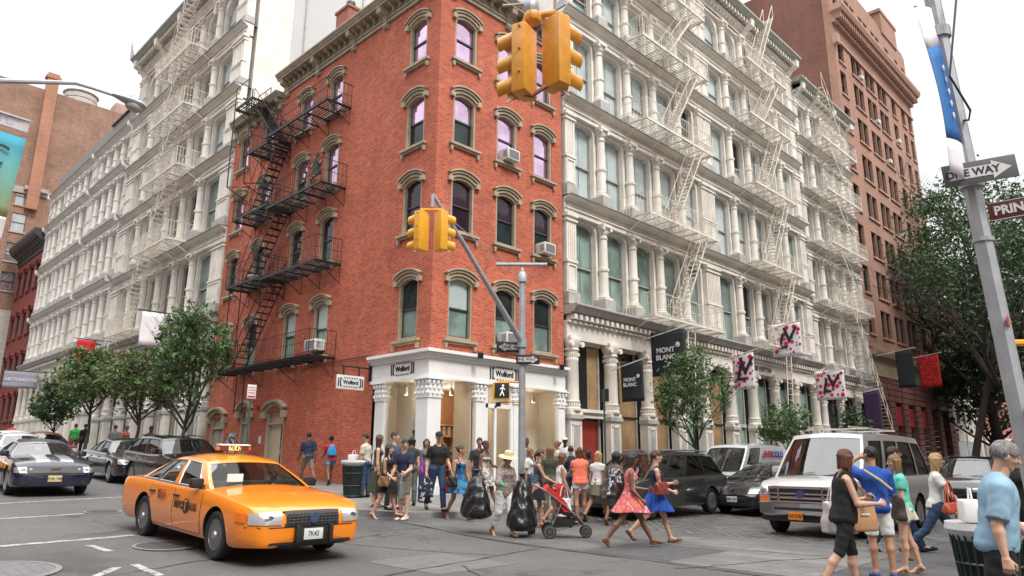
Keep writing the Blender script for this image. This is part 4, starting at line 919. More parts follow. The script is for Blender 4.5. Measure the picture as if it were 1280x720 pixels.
# black one on the brick house
pl = [(5.55, 10.4, 15.25), (5.55, 9.9, 11.8), (5.55, 9.9, 8.72), (5.55, 13.9, 5.15)]
pl2 = [(10.4, 12.2, 15.0), (9.9, 13.2, 12.0), (9.9, 13.2, 8.85)]
def xb(m):
    m.bar((12.4, 1.1, 18.3), (12.4, 1.1, 13.6), .025); m.bar((14.2, 1.1, 18.3), (14.2, 1.1, 13.9), .025); m.bar((12.4, 1.1, 13.6), (12.4, 0, 13.9), .02); m.bar((14.2, 1.1, 13.9), (14.2, 0, 14.2), .02); m.bar((14.2, 1.1, 13.9), (14.2, 0, 13.4), .02); m.bar((12.4, 1.1, 13.6), (12.4, 0, 13.1), .02); m.bar((12.4, 1.1, 16), (14.2, .0, 14.6), .012)
    for s in (0, 1.1): m.bar((12.9, s, 19.0), (12.9, s, 17.9), .018); m.bar((14.2, s, 19.0), (14.2, s, 17.9), .018); m.bar((12.9, s, 19.0), (14.2, s, 19.0), .018)
    for u in (11.8, 12.9): m.bar((u, 1.0, 8.8), (u, 1.0, 5.2), .02)          # drop-ladder guides
    for z in (4.9, 4.5, 4.1, 3.7, 3.4): m.bar((10.9, .9, z), (11.6, .9, z), .012)
    m.bar((10.9, .9, 5.1), (10.9, .9, 3.3), .02); m.bar((11.6, .9, 5.1), (11.6, .9, 3.3), .02)
    for i in range(3):
        z = (15.25, 11.8, 8.72)[i]
        m.bar((10.2, 1.0, z+.9), (12.3, 1.0, z-2.4), .014)
esc(BH, frL, M_black, pl+pl2+[(12.4, 14.2, 17.9)],
    [((9.9, .75, 15.2), (12.4, .75, 12.0), {}), ((9.6, .75, 11.8), (12.3, .75, 8.9), {}), ((9.6, .75, 8.7), (12.6, .75, 5.2), {}), ((13.0, .75, 17.9), (10.4, .75, 15.25), {})], xb, 0, 1.1, dict(gap=.17, r=.0085))
# cream ones on the cream buildings
def cream(B, fr, u0, u1, levels, hi, lo, topz=None, ladder=None, o=.42, w=.6):
    pls = [(u0, u1, z+.03) for z in levels]; st = []
    for a, b in zip(levels[:-1], levels[1:]): st.append(((hi, 1.3, b), (lo, 1.3, a+.05), dict(w=w, r=.018)))
    if topz: st.append(((hi, 1.3, topz), (lo, 1.3, levels[-1]), dict(w=w, r=.018)))
    def ex(m):
        if ladder:
            m.bar((lo+.6, 1.2, levels[0]), (lo+.3, 1.2, ladder), .025); m.bar((lo+1.2, 1.2, levels[0]), (lo+.9, 1.2, ladder), .025)
            z = levels[0]-.3
            while z > ladder: m.bar((lo+.6-.3*(levels[0]-z)/3, 1.2, z), (lo+1.2-.3*(levels[0]-z)/3, 1.2, z), .014); z -= .3
    esc(B, fr, M_fe_w, pls, st, ex, .0, 1.4, dict(gap=.15, r=.009, mid=True), .13)
cream(IR, frR, 10.6, 16.4, levR, 15.6, 12.9, 28.3, 4.0)
cream(IR, frR, 21.0, 26.2, levR, 25.4, 22.8, 28.6, 4.2)
cream(SB, frR, 31.2, 37.6, [11.2, 15.2, 18.9, 22.6], 32.6, 36.4, 27.0, None, w=1.0)
m = MB(frR); stair(m, (33.0, 1.6, 11.2), (38.0, 1.6, 3.5), w=1.0, r=.03); m.build('fire_stair', M_fe_w, SB, rel=SBb)
cream(IL, frL, 20.5, 26.0, levL[1:], 21.5, 24.6, 29.2, None)
cream(IL, frL, 24.6, 28.8, [levL[0]+.1], 25, 28, None, 6.0)
# sloping stair continues one floor lower
m = MB(frL); stair(m, (24.2, 1.35, 12.75), (26.6, 1.35, 8.4), w=.6); m.build('fire_stair', M_fe_w, IL, rel=ILb)
# ------------------------------------------------------------------ people: bodies grown as one surface from rounded bones
def surf_nets(D, org, h):
    S = D < 0
    nx, ny, nz = D.shape
    c = np.zeros((nx-1, ny-1, nz-1), np.int8)
    for i in (0, 1):
        for j in (0, 1):
            for k in (0, 1): c += S[i:nx-1+i, j:ny-1+j, k:nz-1+k]
    act = (c > 0) & (c < 8); idx = -np.ones(act.shape, np.int64); I = np.argwhere(act); idx[act] = np.arange(len(I))
    acc = np.zeros((len(I), 3)); cnt = np.zeros(len(I))
    for ax in range(3):
        o1, o2 = [a for a in range(3) if a != ax]
        for p in (0, 1):
            for q in (0, 1):
                off = np.zeros(3, int); off[o1] = p; off[o2] = q; off2 = off.copy(); off2[ax] = 1
                A = D[tuple((I+off).T)]; B = D[tuple((I+off2).T)]; mm = (A < 0) != (B < 0); t = np.zeros(len(I)); t[mm] = A[mm]/(A[mm]-B[mm])
                P = np.zeros((len(I), 3)); P[:, o1] = p; P[:, o2] = q; P[:, ax] = t; acc[mm] += P[mm]; cnt[mm] += 1
    V = (I+acc/np.maximum(cnt, 1)[:, None])*h+org
    F = []
    for ax in range(3):
        o1, o2 = [a for a in range(3) if a != ax]
        sl0 = [slice(None)]*3; sl1 = [slice(None)]*3; sl0[ax] = slice(0, -1); sl1[ax] = slice(1, None)
        A = S[tuple(sl0)]; B = S[tuple(sl1)]; E = np.argwhere(A != B); fl = A[tuple(E.T)]
        ok = (E[:, o1] > 0) & (E[:, o2] > 0) & (E[:, o1] < D.shape[o1]-1) & (E[:, o2] < D.shape[o2]-1); E = E[ok]; fl = fl[ok]
        def g(a, b):
            e = E.copy(); e[:, o1] -= a; e[:, o2] -= b; return idx[tuple(e.T)]
        q = np.stack([g(1, 1), g(0, 1), g(0, 0), g(1, 0)], 1)
        if ax == 1: fl = ~fl
        q[~fl] = q[~fl][:, ::-1]; F.append(q)
    return V, np.concatenate(F)
def cone_d(P, a, b, ra, rb, sq=(1, 1, 1)):
    a = np.array(a); b = np.array(b); sq = np.array(sq); p = (P-a)/sq; ab = (b-a)/sq; L2 = ab@ab+1e-9
    t = np.clip((p@ab)/L2, 0, 1); q = p-t[..., None]*ab
    return (np.sqrt((q*q).sum(-1))-(ra+(rb-ra)*t))*min(1., sq.min()**.5)
class Field:
    def __init__(s, lo, hi, h):
        s.h = h; s.org = np.array(lo, float); n = np.ceil((np.array(hi)-s.org)/h).astype(int)+1; s.n = n
        s.ax = [s.org[i]+h*np.arange(n[i]) for i in range(3)]; s.D = np.full(tuple(n), .3)
    def sub(s, lo, hi):
        i0 = np.maximum(0, np.floor((np.array(lo)-s.org)/s.h).astype(int)); i1 = np.minimum(s.n, np.ceil((np.array(hi)-s.org)/s.h).astype(int)+1)
        if (i1 <= i0).any(): return None, None
        sl = tuple(slice(a, b) for a, b in zip(i0, i1)); P = np.stack(np.meshgrid(*[s.ax[i][sl[i]] for i in range(3)], indexing='ij'), -1); return sl, P
    def uni(s, fn, lo, hi, k=.02):
        sl, P = s.sub(np.array(lo)-k-.03, np.array(hi)+k+.03)
        if sl is None: return
        d = fn(P); c = s.D[sl]; hh = np.clip(.5+.5*(c-d)/k, 0, 1); s.D[sl] = c+(d-c)*hh-k*hh*(1-hh)
    def cone(s, a, b, ra, rb, k=.02, sq=(1, 1, 1), cut=None):
        r = max(ra, rb)*max(sq); lo = np.minimum(a, b)-r; hi = np.maximum(a, b)+r
        def fn(P):
            d = cone_d(P, a, b, ra, rb, sq)
            if cut is not None: d = np.maximum(d, cut(P))
            return d
        s.uni(fn, lo, hi, k)
    def cutf(s, fn):
        P = np.stack(np.meshgrid(*s.ax, indexing='ij'), -1); s.D = np.maximum(s.D, fn(P))
    def mesh(s): return surf_nets(s.D, s.org, s.h)
def np_mesh(name, parts, mats, smooth=True):
    """parts: [(V,F,material index or array)]"""
    V = []; F = []; MI = []; n = 0
    for v, f, mi in parts:
        V.append(v); F.append(f+n); n += len(v); MI.append(np.full(len(f), mi) if np.isscalar(mi) else mi)
    V = np.concatenate(V); F = np.concatenate(F); MI = np.concatenate(MI)
    me = bpy.data.meshes.new(name); me.vertices.add(len(V)); me.vertices.foreach_set('co', V.astype(np.float32).ravel())
    me.loops.add(F.size); me.loops.foreach_set('vertex_index', F.astype(np.int32).ravel()); me.polygons.add(len(F))
    me.polygons.foreach_set('loop_start', np.arange(0, F.size, 4, dtype=np.int32)); me.polygons.foreach_set('loop_total', np.full(len(F), 4, np.int32))
    for m in mats: me.materials.append(m)
    me.polygons.foreach_set('material_index', MI.astype(np.int32)); me.polygons.foreach_set('use_smooth', [smooth]*len(F)); me.update(calc_edges=True); me.validate(); return me
def rotm(yaw=0, pitch=0, roll=0):           # pitch>0: nod / lean forward (towards +x)
    cy, sy, cp, sp, cr_, sr = math.cos(yaw), math.sin(yaw), math.cos(pitch), math.sin(pitch), math.cos(roll), math.sin(roll)
    Z = np.array([[cy, -sy, 0], [sy, cy, 0], [0, 0, 1]]); Y = np.array([[cp, 0, sp], [0, 1, 0], [-sp, 0, cp]]); X = np.array([[1, 0, 0], [0, cr_, -sr], [0, sr, cr_]]); return Z@Y@X
def skel(H=1.7, sex='f', lean=4, twist=0, legs=((20, 5), (-15, 25)), arms=((10, 20, 8), (-10, 20, 8)), head=(0, 0), bulk=1., sit=False):
    """legs: (hip forward deg, knee bend) for left,right; arms: (shoulder forward, elbow bend, out from the side[, forearm inwards]); faces +x"""
    s = H/1.7; J = {}; wd = (.155 if sex == 'f' else .185)*s*(.5+.5*bulk); hw = .088*s
    J['pel'] = np.array([0, 0, .93*s]); T = rotm(R(twist), R(lean), 0); J['T'] = T
    for n, z in (('waist', .14), ('chest', .33), ('up', .43), ('neck', .505)): J[n] = J['pel']+T@np.array([0, 0, z*s])
    Hd = T@rotm(R(head[0]), R(head[1]-lean*.8), 0); J['Hd'] = Hd; J['head'] = J['neck']+T@np.array([.012*s, 0, .045*s])+Hd@np.array([.018*s, 0, .115*s])
    low = 9
    for k, sd in ((0, 1), (1, -1)):
        hip = J['pel']+rotm(R(twist*.3))@np.array([0, sd*hw, -.03*s]); a, b = legs[k][:2]; out = R(legs[k][2]) if len(legs[k]) > 2 else R(1.5)
        d1 = np.array([math.sin(R(a)), sd*math.sin(out), -math.cos(R(a))]); kn = hip+d1*.43*s; d2 = np.array([math.sin(R(a-b)), 0, -math.cos(R(a-b))]); an = kn+d2*.42*s
        J['hip%d' % k], J['kn%d' % k], J['an%d' % k] = hip, kn, an; J['ft%d' % k] = a-b
        low = min(low, an[2]-.085*s, an[2]-.085*s+min(0, math.sin(R(a-b))*.1))
        sh = J['up']+T@np.array([0, sd*wd*.96, -.032*s]); a, b, o = arms[k][:3]; inn_ = arms[k][3] if len(arms[k]) > 3 else 0
        U = T@rotm(0, -R(a), 0)@rotm(0, 0, R(sd*o)); el = sh+U@np.array([0, 0, -.285*s])
        Fm = U@rotm(0, -R(b), 0)@rotm(0, 0, R(-sd*inn_)); wr = el+Fm@np.array([0, 0, -.245*s]); J['sh%d' % k], J['el%d' % k], J['wr%d' % k], J['F%d' % k] = sh, el, wr, Fm
    dz = np.array([0, 0, -low])
    for k in list(J):
        if isinstance(J[k], np.ndarray) and J[k].shape == (3,): J[k] = J[k]+dz
    J['s'] = s; J['wd'] = wd; J['sex'] = sex; J['bulk'] = bulk; return J
def torso_prims(J, e=0.):
    s = J['s']; f = J['sex'] == 'f'; b = J['bulk']; T = J['T']; fw = T@np.array([1., 0, 0]); o = []
    sqh = (.72, 1.15, 1)
    o.append((J['pel']-[0, 0, .01*s], J['pel']+[0, 0, .05*s], (.128 if f else .12)*s*b+e, (.118 if f else .118)*s*b+e, sqh))
    o.append((J['pel']+[0, 0, .04*s], J['waist'], .112*s*b+e, (.098 if f else .115)*s*b+e, (.8, 1.08, 1)))
    o.append((J['waist'], J['chest'], (.098 if f else .115)*s*b+e, (.112 if f else .135)*s*b+e, (.8, 1.1, 1)))
    if b > 1.1: o.append((J['waist']+fw*.07*s, J['waist']+fw*.05*s+[0, 0, .12*s], .12*s*b+e, .1*s*b+e, (1, 1, 1)))
    sh = J['wd']*.78; L = T@np.array([0, 1., 0])
    o.append((J['up']-L*sh*.72-[0, 0, .032*s], J['up']+L*sh*.72-[0, 0, .032*s], .052*s*b+e, .052*s*b+e, (1, 1, 1)))
    o.append((J['neck']-[0, 0, .03*s], J['up']-[0, 0, .02*s], .05*s*b+e*.5, .075*s*b+e*.6, (.8, 1.25, 1)))
    o.append((J['chest'], J['up']-[0, 0, .02], (.11 if f else .13)*s*b+e, .085*s*b+e, (.78, 1.2, 1)))
    if f:
        for sd in (-1, 1): c = J['chest']+T@np.array([.07*s, sd*.062*s, .01*s]); o.append((c, c+T@np.array([.012*s, 0, -.01*s]), .055*s+e, .045*s+e, (1, 1, 1)))
    for k in (0, 1):
        c = J['pel']+T@np.array([-.055*s, (1 if k == 0 else -1)*.06*s, -.04*s]); o.append((c, c+[0, 0, .04*s], .082*s*b+e, .07*s*b+e, (1, 1, 1)))
    return o
def leg_prims(J, k, e=0., thin=1.):
    s = J['s']*thin; hip, kn, an = J['hip%d' % k], J['kn%d' % k], J['an%d' % k]; d = (an-kn)/np.linalg.norm(an-kn); back = np.array([-.018*s, 0, 0]); mid = kn+(an-kn)*.3+back
    return [(hip+(kn-hip)*.02, kn, .088*s+e, .054*s+e), (kn, mid, .052*s+e, .055*s+e), (mid, an, .053*s+e, .034*s+e)]
def arm_prims(J, k, e=0.):
    s = J['s']*(1 if J['sex'] == 'f' else 1.13); sh, el, wr = J['sh%d' % k], J['el%d' % k], J['wr%d' % k]; m = el+(wr-el)*.25
    return [(sh, el, .046*s+e, .035*s+e), (el, m, .036*s+e, .037*s+e), (m, wr, .037*s+e, .023*s+e)]
def bounds(J, pad=.17):
    P = np.array([v for k, v in J.items() if isinstance(v, np.ndarray) and v.shape == (3,)]); lo, hi = P.min(0)-pad, P.max(0)+pad; lo[2] = -.02; return lo, hi
def grow_body(J, name, skin, lip, eye, grip=(.6, .6), h=.0125):
    s = J['s']; lo, hi = bounds(J); F = Field(lo, hi, h)
    for a, b, ra, rb, sq in torso_prims(J): F.cone(a, b, ra, rb, .03, sq)
    F.cone(J['up'], J['head']-[0, 0, .03], .052*s*(1.1 if J['sex'] == 'm' else .95), .046*s, .02)
    for k in (0, 1):
        for p in leg_prims(J, k): F.cone(*p, .02)
        for p in arm_prims(J, k): F.cone(*p, .018)
        an = J['an%d' % k]; a = R(max(-60, min(15, J['ft%d' % k]))); fx_, fz_ = math.cos(a), math.sin(a)   # a<0: heel lifts, toes point down
        heel = an+np.array([-.03*fx_+.045*fz_, 0, -.03*fz_-.045*fx_])*s; ball = an+np.array([.13*fx_+.06*fz_, (.01 if k == 0 else -.01), .13*fz_-.062*fx_])*s; 
        toe = ball+np.array([.05*fx_, 0, min(.05*fz_, 0)*.4])*s
        F.cone(an, heel, .034*s, .032*s, .02); F.cone(an, ball, .034*s, .026*s, .02, (1, 1.25, .8)); F.cone(ball, toe, .028*s, .02*s, .015, (1, 1.4, .75)); J['heel%d' % k], J['ball%d' % k], J['toe%d' % k] = heel, ball, toe
    parts = [(*F.mesh(), 0)]
    # head
    hc = J['head']; A = J['Hd']; E = Field(hc-.16*s, hc+.16*s, .0075)
    def L(x, y, z): return hc+A@(np.array([x, y, z])*s)
    def ell(c, r, k):
        c = np.array(c)*s; r = np.array(r)*s
        def fn(P): q = (P-hc)@A-c; return (np.sqrt(((q/r)**2).sum(-1))-1)*r.min()
        E.uni(fn, hc-.16*s, hc+.16*s, k)
    ell((-.012, 0, .025), (.092, .074, .088), .01); ell((.018, 0, -.035), (.062, .056, .075), .03); ell((.045, 0, -.085), (.026, .03, .022), .025)
    for sd in (-1, 1):
        ell((.055, sd*.03, -.02), (.026, .022, .02), .02); ell((.066, sd*.03, .028), (.014, .026, .008), .012); ell((-.002, sd*.076, -.008), (.02, .011, .032), .006)
        ell((.073, sd*.03, .008), (.012, .015, .011), .003)
    E.cone(L(.082, 0, .015), L(.103, 0, -.022), .008*s, .013*s, .008); E.cone(L(.085, -.018, -.052), L(.085, .018, -.052), .008*s, .008*s, .006, (1, 1, .7))
    E.cone(L(-.02, 0, -.06), J['neck'], .05*s, .05*s, .02)
    v, f = E.mesh(); c = ((v[f].mean(1)-hc)@A)/s; mi = np.zeros(len(f), int)
    mi[(np.abs(np.abs(c[:, 1])-.03) < .014) & (np.abs(c[:, 2]-.008) < .0085) & (c[:, 0] > .068)] = 2
    mi[(np.abs(c[:, 1]) < .024) & (np.abs(c[:, 2]+.052) < .008) & (c[:, 0] > .07)] = 1
    mi[(np.abs(np.abs(c[:, 1])-.03) < .02) & (np.abs(c[:, 2]-.034) < .006) & (c[:, 0] > .06)] = 3
    parts.append((v, f, mi))
    for k, sd in ((0, 1), (1, -1)):         # hands: palm, thumb and four fingers of different lengths
        wr = J['wr%d' % k]; A2 = J['F%d' % k]; sc = s*(1 if J['sex'] == 'f' else 1.1); c = wr+A2@np.array([.0, 0, -.09*sc]); E = Field(c-.13*sc, c+.13*sc, .0055)
        def W(x, y, z): return wr+A2@(np.array([x, sd*y, z])*sc)   # x forward (thumb side), y outwards, z along the forearm (down)
        E.cone(wr+A2@np.array([0, 0, .03]), W(0, 0, -.015), .024*sc, .022*sc, .01, (1, 1, 1))
        E.cone(W(.012, 0, -.02), W(.024, 0, -.075), .019*sc, .014*sc, .012); E.cone(W(-.012, 0, -.02), W(-.022, 0, -.07), .018*sc, .013*sc, .012); E.cone(W(0, 0, -.02), W(0, 0, -.075), .019*sc, .014*sc, .012)
        g = grip[k]
        for i, (x, L1) in enumerate(((.027, .068), (.009, .076), (-.009, .07), (-.025, .055))):
            b0 = np.array([x, 0, -.078+abs(i-1)*.003]); an1, an2 = g*75, g*150
            p1 = b0+np.array([0, -math.sin(R(an1)), -math.cos(R(an1))])*L1*.52; p2 = p1+np.array([0, -math.sin(R(an2)), -math.cos(R(an2))])*L1*.48
            E.cone(W(*b0), W(*p1), .0098*sc, .0085*sc, .004); E.cone(W(*p1), W(*p2), .0085*sc, .007*sc, .003)
        t0 = np.array([.026, -.004, -.03]); t1 = t0+np.array([.028, -.01-.01*g, -.026]); t2 = t1+np.array([.006-.016*g, -.012*g, -.03]); E.cone(W(*t0), W(*t1), .014*sc, .011*sc, .006); E.cone(W(*t1), W(*t2), .0105*sc, .0085*sc, .004)
        parts.append((*E.mesh(), 0)); J['palm%d' % k] = W(0, -.02, -.085)
    return np_mesh(name, parts, [skin, lip, eye, eye])
def torso_fold(P, s, amp):
    return amp*(np.sin(P[..., 2]*46/s+np.sin(P[..., 1]*23)*2+P[..., 0]*17)*np.sin(P[..., 1]*31+P[..., 2]*9)+.5*np.sin(P[..., 2]*19+P[..., 0]*37))
def plane(pt, n):
    n = np.array(n, float); n /= np.linalg.norm(n); pt = np.array(pt)
    return lambda P: (P-pt)@n
def shirt(J, e=.016, sleeve=.5, neck=.0, hem=-.06, depth=None, amp=.0026, strap=False, low=None, loose=0.):
    """sleeve: fraction of the whole arm covered; low: height above the pelvis of a strapless top edge"""
    s = J['s']; lo, hi = bounds(J, .2); F = Field(lo, hi, .0125); T = J['T']; up = T@np.array([0, 0, 1.])
    for a, b, ra, rb, sq in torso_prims(J, e): F.cone(a, b, ra+loose*.5, rb+loose*.3, .035, sq)
    if loose: F.cone(J['pel']-[0, 0, .02], J['chest'], .13*s*J['bulk']+e+loose, .12*s*J['bulk']+e+loose*.6, .04, (.8, 1.1, 1))
    if sleeve > 0:
        for k in (0, 1):
            ap = arm_prims(J, k, e+.004+loose*.3); t = min(1, sleeve*2); sh, el, wr = J['sh%d' % k], J['el%d' % k], J['wr%d' % k]
            F.cone(sh, el, ap[0][2]+.002, ap[0][3]+.010, .025, cut=plane(sh+(el-sh)*t, el-sh))
            if sleeve > .5: F.cone(el, wr, ap[1][2]+.006, ap[2][3]+.008, .02, cut=plane(el+(wr-el)*(sleeve*2-1), wr-el))
    F.D += 0
    P = np.stack(np.meshgrid(*F.ax, indexing='ij'), -1)
    F.D = F.D+torso_fold(P, s, amp)
    F.D = np.maximum(F.D, plane(J['pel']+[0, 0, hem*s], (0, 0, -1))(P))
    nk = J['neck']+T@np.array([.035*s, 0, (.01-neck)*s]); q = P-nk; F.D = np.maximum(F.D, -(np.sqrt((q*q).sum(-1))-(.068+neck*.55)*s))
    if low is not None:
        top = plane(J['pel']+T@np.array([0, 0, low*s]), up)(P)
        if strap:
            L = T@np.array([0, 1., 0]); y = (P-J['up'])@L; st = np.abs(np.abs(y)-.075*s)-.017*s; top = np.minimum(top, st)
        F.D = np.maximum(F.D, top)
    return F.mesh()
def trousers(J, e=.016, cut=1., waist=.08, amp=.003, thin=1., flare=0.):
    """cut: fraction of the leg covered (.5 = at the knee)"""
    s = J['s']; lo, hi = bounds(J); F = Field(lo, hi, .0125)
    for a, b, ra, rb, sq in torso_prims(J, e)[:2]: F.cone(a, b, ra, rb, .03, sq)
    for a, b, ra, rb, sq in torso_prims(J, e)[-2:]: F.cone(a, b, ra, rb, .03, sq)
    for k in (0, 1):
        L = leg_prims(J, k, e, thin); hip, kn, an = J['hip%d' % k], J['kn%d' % k], J['an%d' % k]
        c1 = plane(hip+(kn-hip)*min(1, cut*2), kn-hip) if cut < .5 else None
        F.cone(L[0][0], L[0][1], L[0][2]+flare*.5, L[0][3]+flare, .03, cut=c1)
        if cut > .5:
            c2 = plane(kn+(an-kn)*(cut*2-1), an-kn); F.cone(L[1][0], L[1][1], L[1][2]+flare, L[1][3]+flare, .02, cut=c2); F.cone(L[2][0], L[2][1]-(0, 0, .02), L[2][2]+flare, L[2][3]+.012+flare, .02, cut=c2)
    P = np.stack(np.meshgrid(*F.ax, indexing='ij'), -1); F.D = F.D+torso_fold(P*1.3, s, amp)
    F.D = np.maximum(F.D, plane(J['pel']+[0, 0, waist*s], (0, 0, 1))(P)); return F.mesh()
def skirt(J, z0, z1, r0, r1, amp=.012, folds=9, e=.0):
    """z0 top (above the pelvis), z1 hem height above ground, radii; hem follows the legs"""
    s = J['s']; p = J['pel']; kz = (J['kn0']+J['kn1'])/2; t = (p[2]-z1)/max(.1, p[2]-kz[2]); cen = p+(kz-p)*t; cen[2] = z1
    spread = abs(J['kn0'][0]-J['kn1'][0])*.5*min(1.2, t); top = p+np.array([0, 0, z0*s]); lo = np.minimum(top, cen)-[r1+spread+.1, r1+.1, .03]; hi = np.maximum(top, cen)+[r1+spread+.1, r1+.1, .03]
    F = Field(lo, hi, .0125); P = np.stack(np.meshgrid(*F.ax, indexing='ij'), -1); u = np.clip((top[2]-P[..., 2])/(top[2]-cen[2]), 0, 1.1)
    cx = top[0]+(cen[0]-top[0])*u; cy = top[1]+(cen[1]-top[1])*u; r = r0+(r1-r0)*u**.8; rx = r*(.82+.1*u)+spread*u**1.5; ry = r*1.08
    th = np.arctan2(P[..., 1]-cy, P[..., 0]-cx); rr = np.sqrt(((P[..., 0]-cx)/rx)**2+((P[..., 1]-cy)/ry)**2)
    D = (rr-1)*np.minimum(rx, ry)*.8+amp*u*np.sin(th*folds+u*2)+amp*.5*u*np.sin(th*(folds*2+1)+u*5)
    D = np.maximum(D, P[..., 2]-top[2]); D = np.maximum(D, cen[2]+.008*np.sin(th*3)-P[..., 2]); F.D = D*.8; return F.mesh()
def hair(J, style='short', vol=.0, ln=.0, part=1):
    """style: short, bob, long, bun, pony, bald"""
    s = J['s']; hc = J['head']; A = J['Hd']; ext = .2+ln
    lo = hc-np.array([.2, .2, .16+ln])*s; hi = hc+np.array([.2, .2, .2])*s; F = Field(lo, hi, .0085)
    def fn(P):
        q = (P-hc)@A/s; r = np.sqrt((((q-[-.014, 0, .028])/[.100+vol, .081+vol, .094+vol])**2).sum(-1)); d = (r-1)*.08
        hl = .055-.2*np.abs(q[..., 1])**1.2                        # hairline
        face = np.maximum(.035+ .35*np.abs(q[..., 2]-.0)*(q[..., 2] < 0)-q[..., 0]*1.0, q[..., 2]-.062)  # region in front
        face2 = np.maximum(.048-q[..., 0], q[..., 2]-.058+.6*np.abs(q[..., 1]))
        nape = q[..., 2]+(.055 if style != 'short' else .03)
        low = -nape; ear = np.maximum(.0-q[..., 0]+.0, q[..., 2]-.012) if style == 'short' else np.maximum(.03-q[..., 0], q[..., 2]-.02)
        d = np.maximum(d, -face2); d = np.maximum(d, -np.maximum(ear, -9)); d = np.maximum(d, low)
        d = d+.0035*np.sin(q[..., 1]*160+np.sin(q[..., 2]*40)*2)+.004*np.sin(q[..., 0]*55+q[..., 1]*70)*np.sin(q[..., 2]*50)
        return d*s
    F.uni(fn, hc-.2, hc+.2, .006)
    def L(x, y, z): return hc+A@(np.array([x, y, z])*s)
    if style in ('long', 'bob', 'pony', 'curly'):
        n = 7
        if style == 'pony':
            F.cone(L(-.1, 0, .03), L(-.135, 0, -.02), .03*s, .032*s, .02); F.cone(L(-.135, 0, -.02), L(-.115, 0, -.05-ln), .034*s, .014*s, .02)
        else:
            for i in range(n):
                a = R(75+210*i/(n-1)); x, y = .07*math.cos(a)-.01, .08*math.sin(a); w_ = rnd.uniform(-.03, .03)
                e_ = hc+A@(np.array([x*.9-.015, y*1.0, -.03])*s)+np.array([0, 0, -(ln+w_)*s])
                F.cone(L(x, y, .02), e_, (.030+vol*.6)*s, (.012 if style == 'long' else .022+vol)*s, .010)
    if style == 'bun': F.sphere = None; F.cone(L(-.1, 0, .055), L(-.125, 0, .06), .035*s, .032*s, .01)
    return F.mesh()
SKIN = {'light': (.52, .31, .22), 'tan': (.40, .21, .13), 'olive': (.34, .19, .12), 'brown': (.16, .075, .045), 'dark': (.06, .03, .02)}
HAIR = {'black': (.012, .010, .009), 'brown': (.055, .028, .016), 'blonde': (.42, .27, .12), 'auburn': (.11, .035, .02), 'grey': (.17, .165, .16), 'darkblonde': (.18, .1, .05)}
def hair_m(k):
    if 'hair_'+k in MATS: return MATS['hair_'+k]
    m = pbr('hair_'+k, HAIR[k], .5); t = m.node_tree; p = t.nodes['Principled BSDF']; mp = nd(t, 'ShaderNodeMapping'); mp.inputs['Scale'].default_value = (95, 95, 7); t.links.new(nd(t, 'ShaderNodeTexCoord').outputs['Object'], mp.inputs[0]); n = noise_n(t, mp.outputs[0], 1., 4, .7)
    t.links.new(ramp(t, n, [(.32, tuple(c*.35 for c in HAIR[k])), (.68, tuple(min(1, c*1.7+.004) for c in HAIR[k]))]), p.inputs['Base Color']); b = nd(t, 'ShaderNodeBump'); b.inputs['Strength'].default_value = 1.; b.inputs['Distance'].default_value = .012; t.links.new(n, b.inputs['Height']); t.links.new(b.outputs[0], p.inputs['Normal']); return m
M_eye = pbr('eye', (.02, .015, .01), .2)
def skin_m(k):
    m = pbr('skin_'+k, SKIN[k], .5, var=.06, vscale=12, coords='obj'); m.node_tree.nodes['Principled BSDF'].inputs['Subsurface Weight'].default_value = .0; return m
def cloth(name, c, rough=.85, var=.10): return pbr(name, c, rough, var=var, vscale=7, bump=.32, bscale=13, coords='obj')
def print_cloth(name, a, b, c=None, scale=18, thr=.5):
    m = bpy.data.materials.new(name); m.use_nodes = True; t = m.node_tree; p = t.nodes['Principled BSDF']; p.inputs['Roughness'].default_value = .8
    g = nd(t, 'ShaderNodeTexCoord').outputs['Object']; n = noise_n(t, g, scale, 2, .5)
    st = [(thr-.03, a), (thr+.02, b)] if c is None else [(thr-.1, a), (thr-.04, b), (thr+.05, b), (thr+.1, c)]
    t.links.new(ramp(t, n, st), p.inputs['Base Color']); return m
def M4(J, pt): return pt
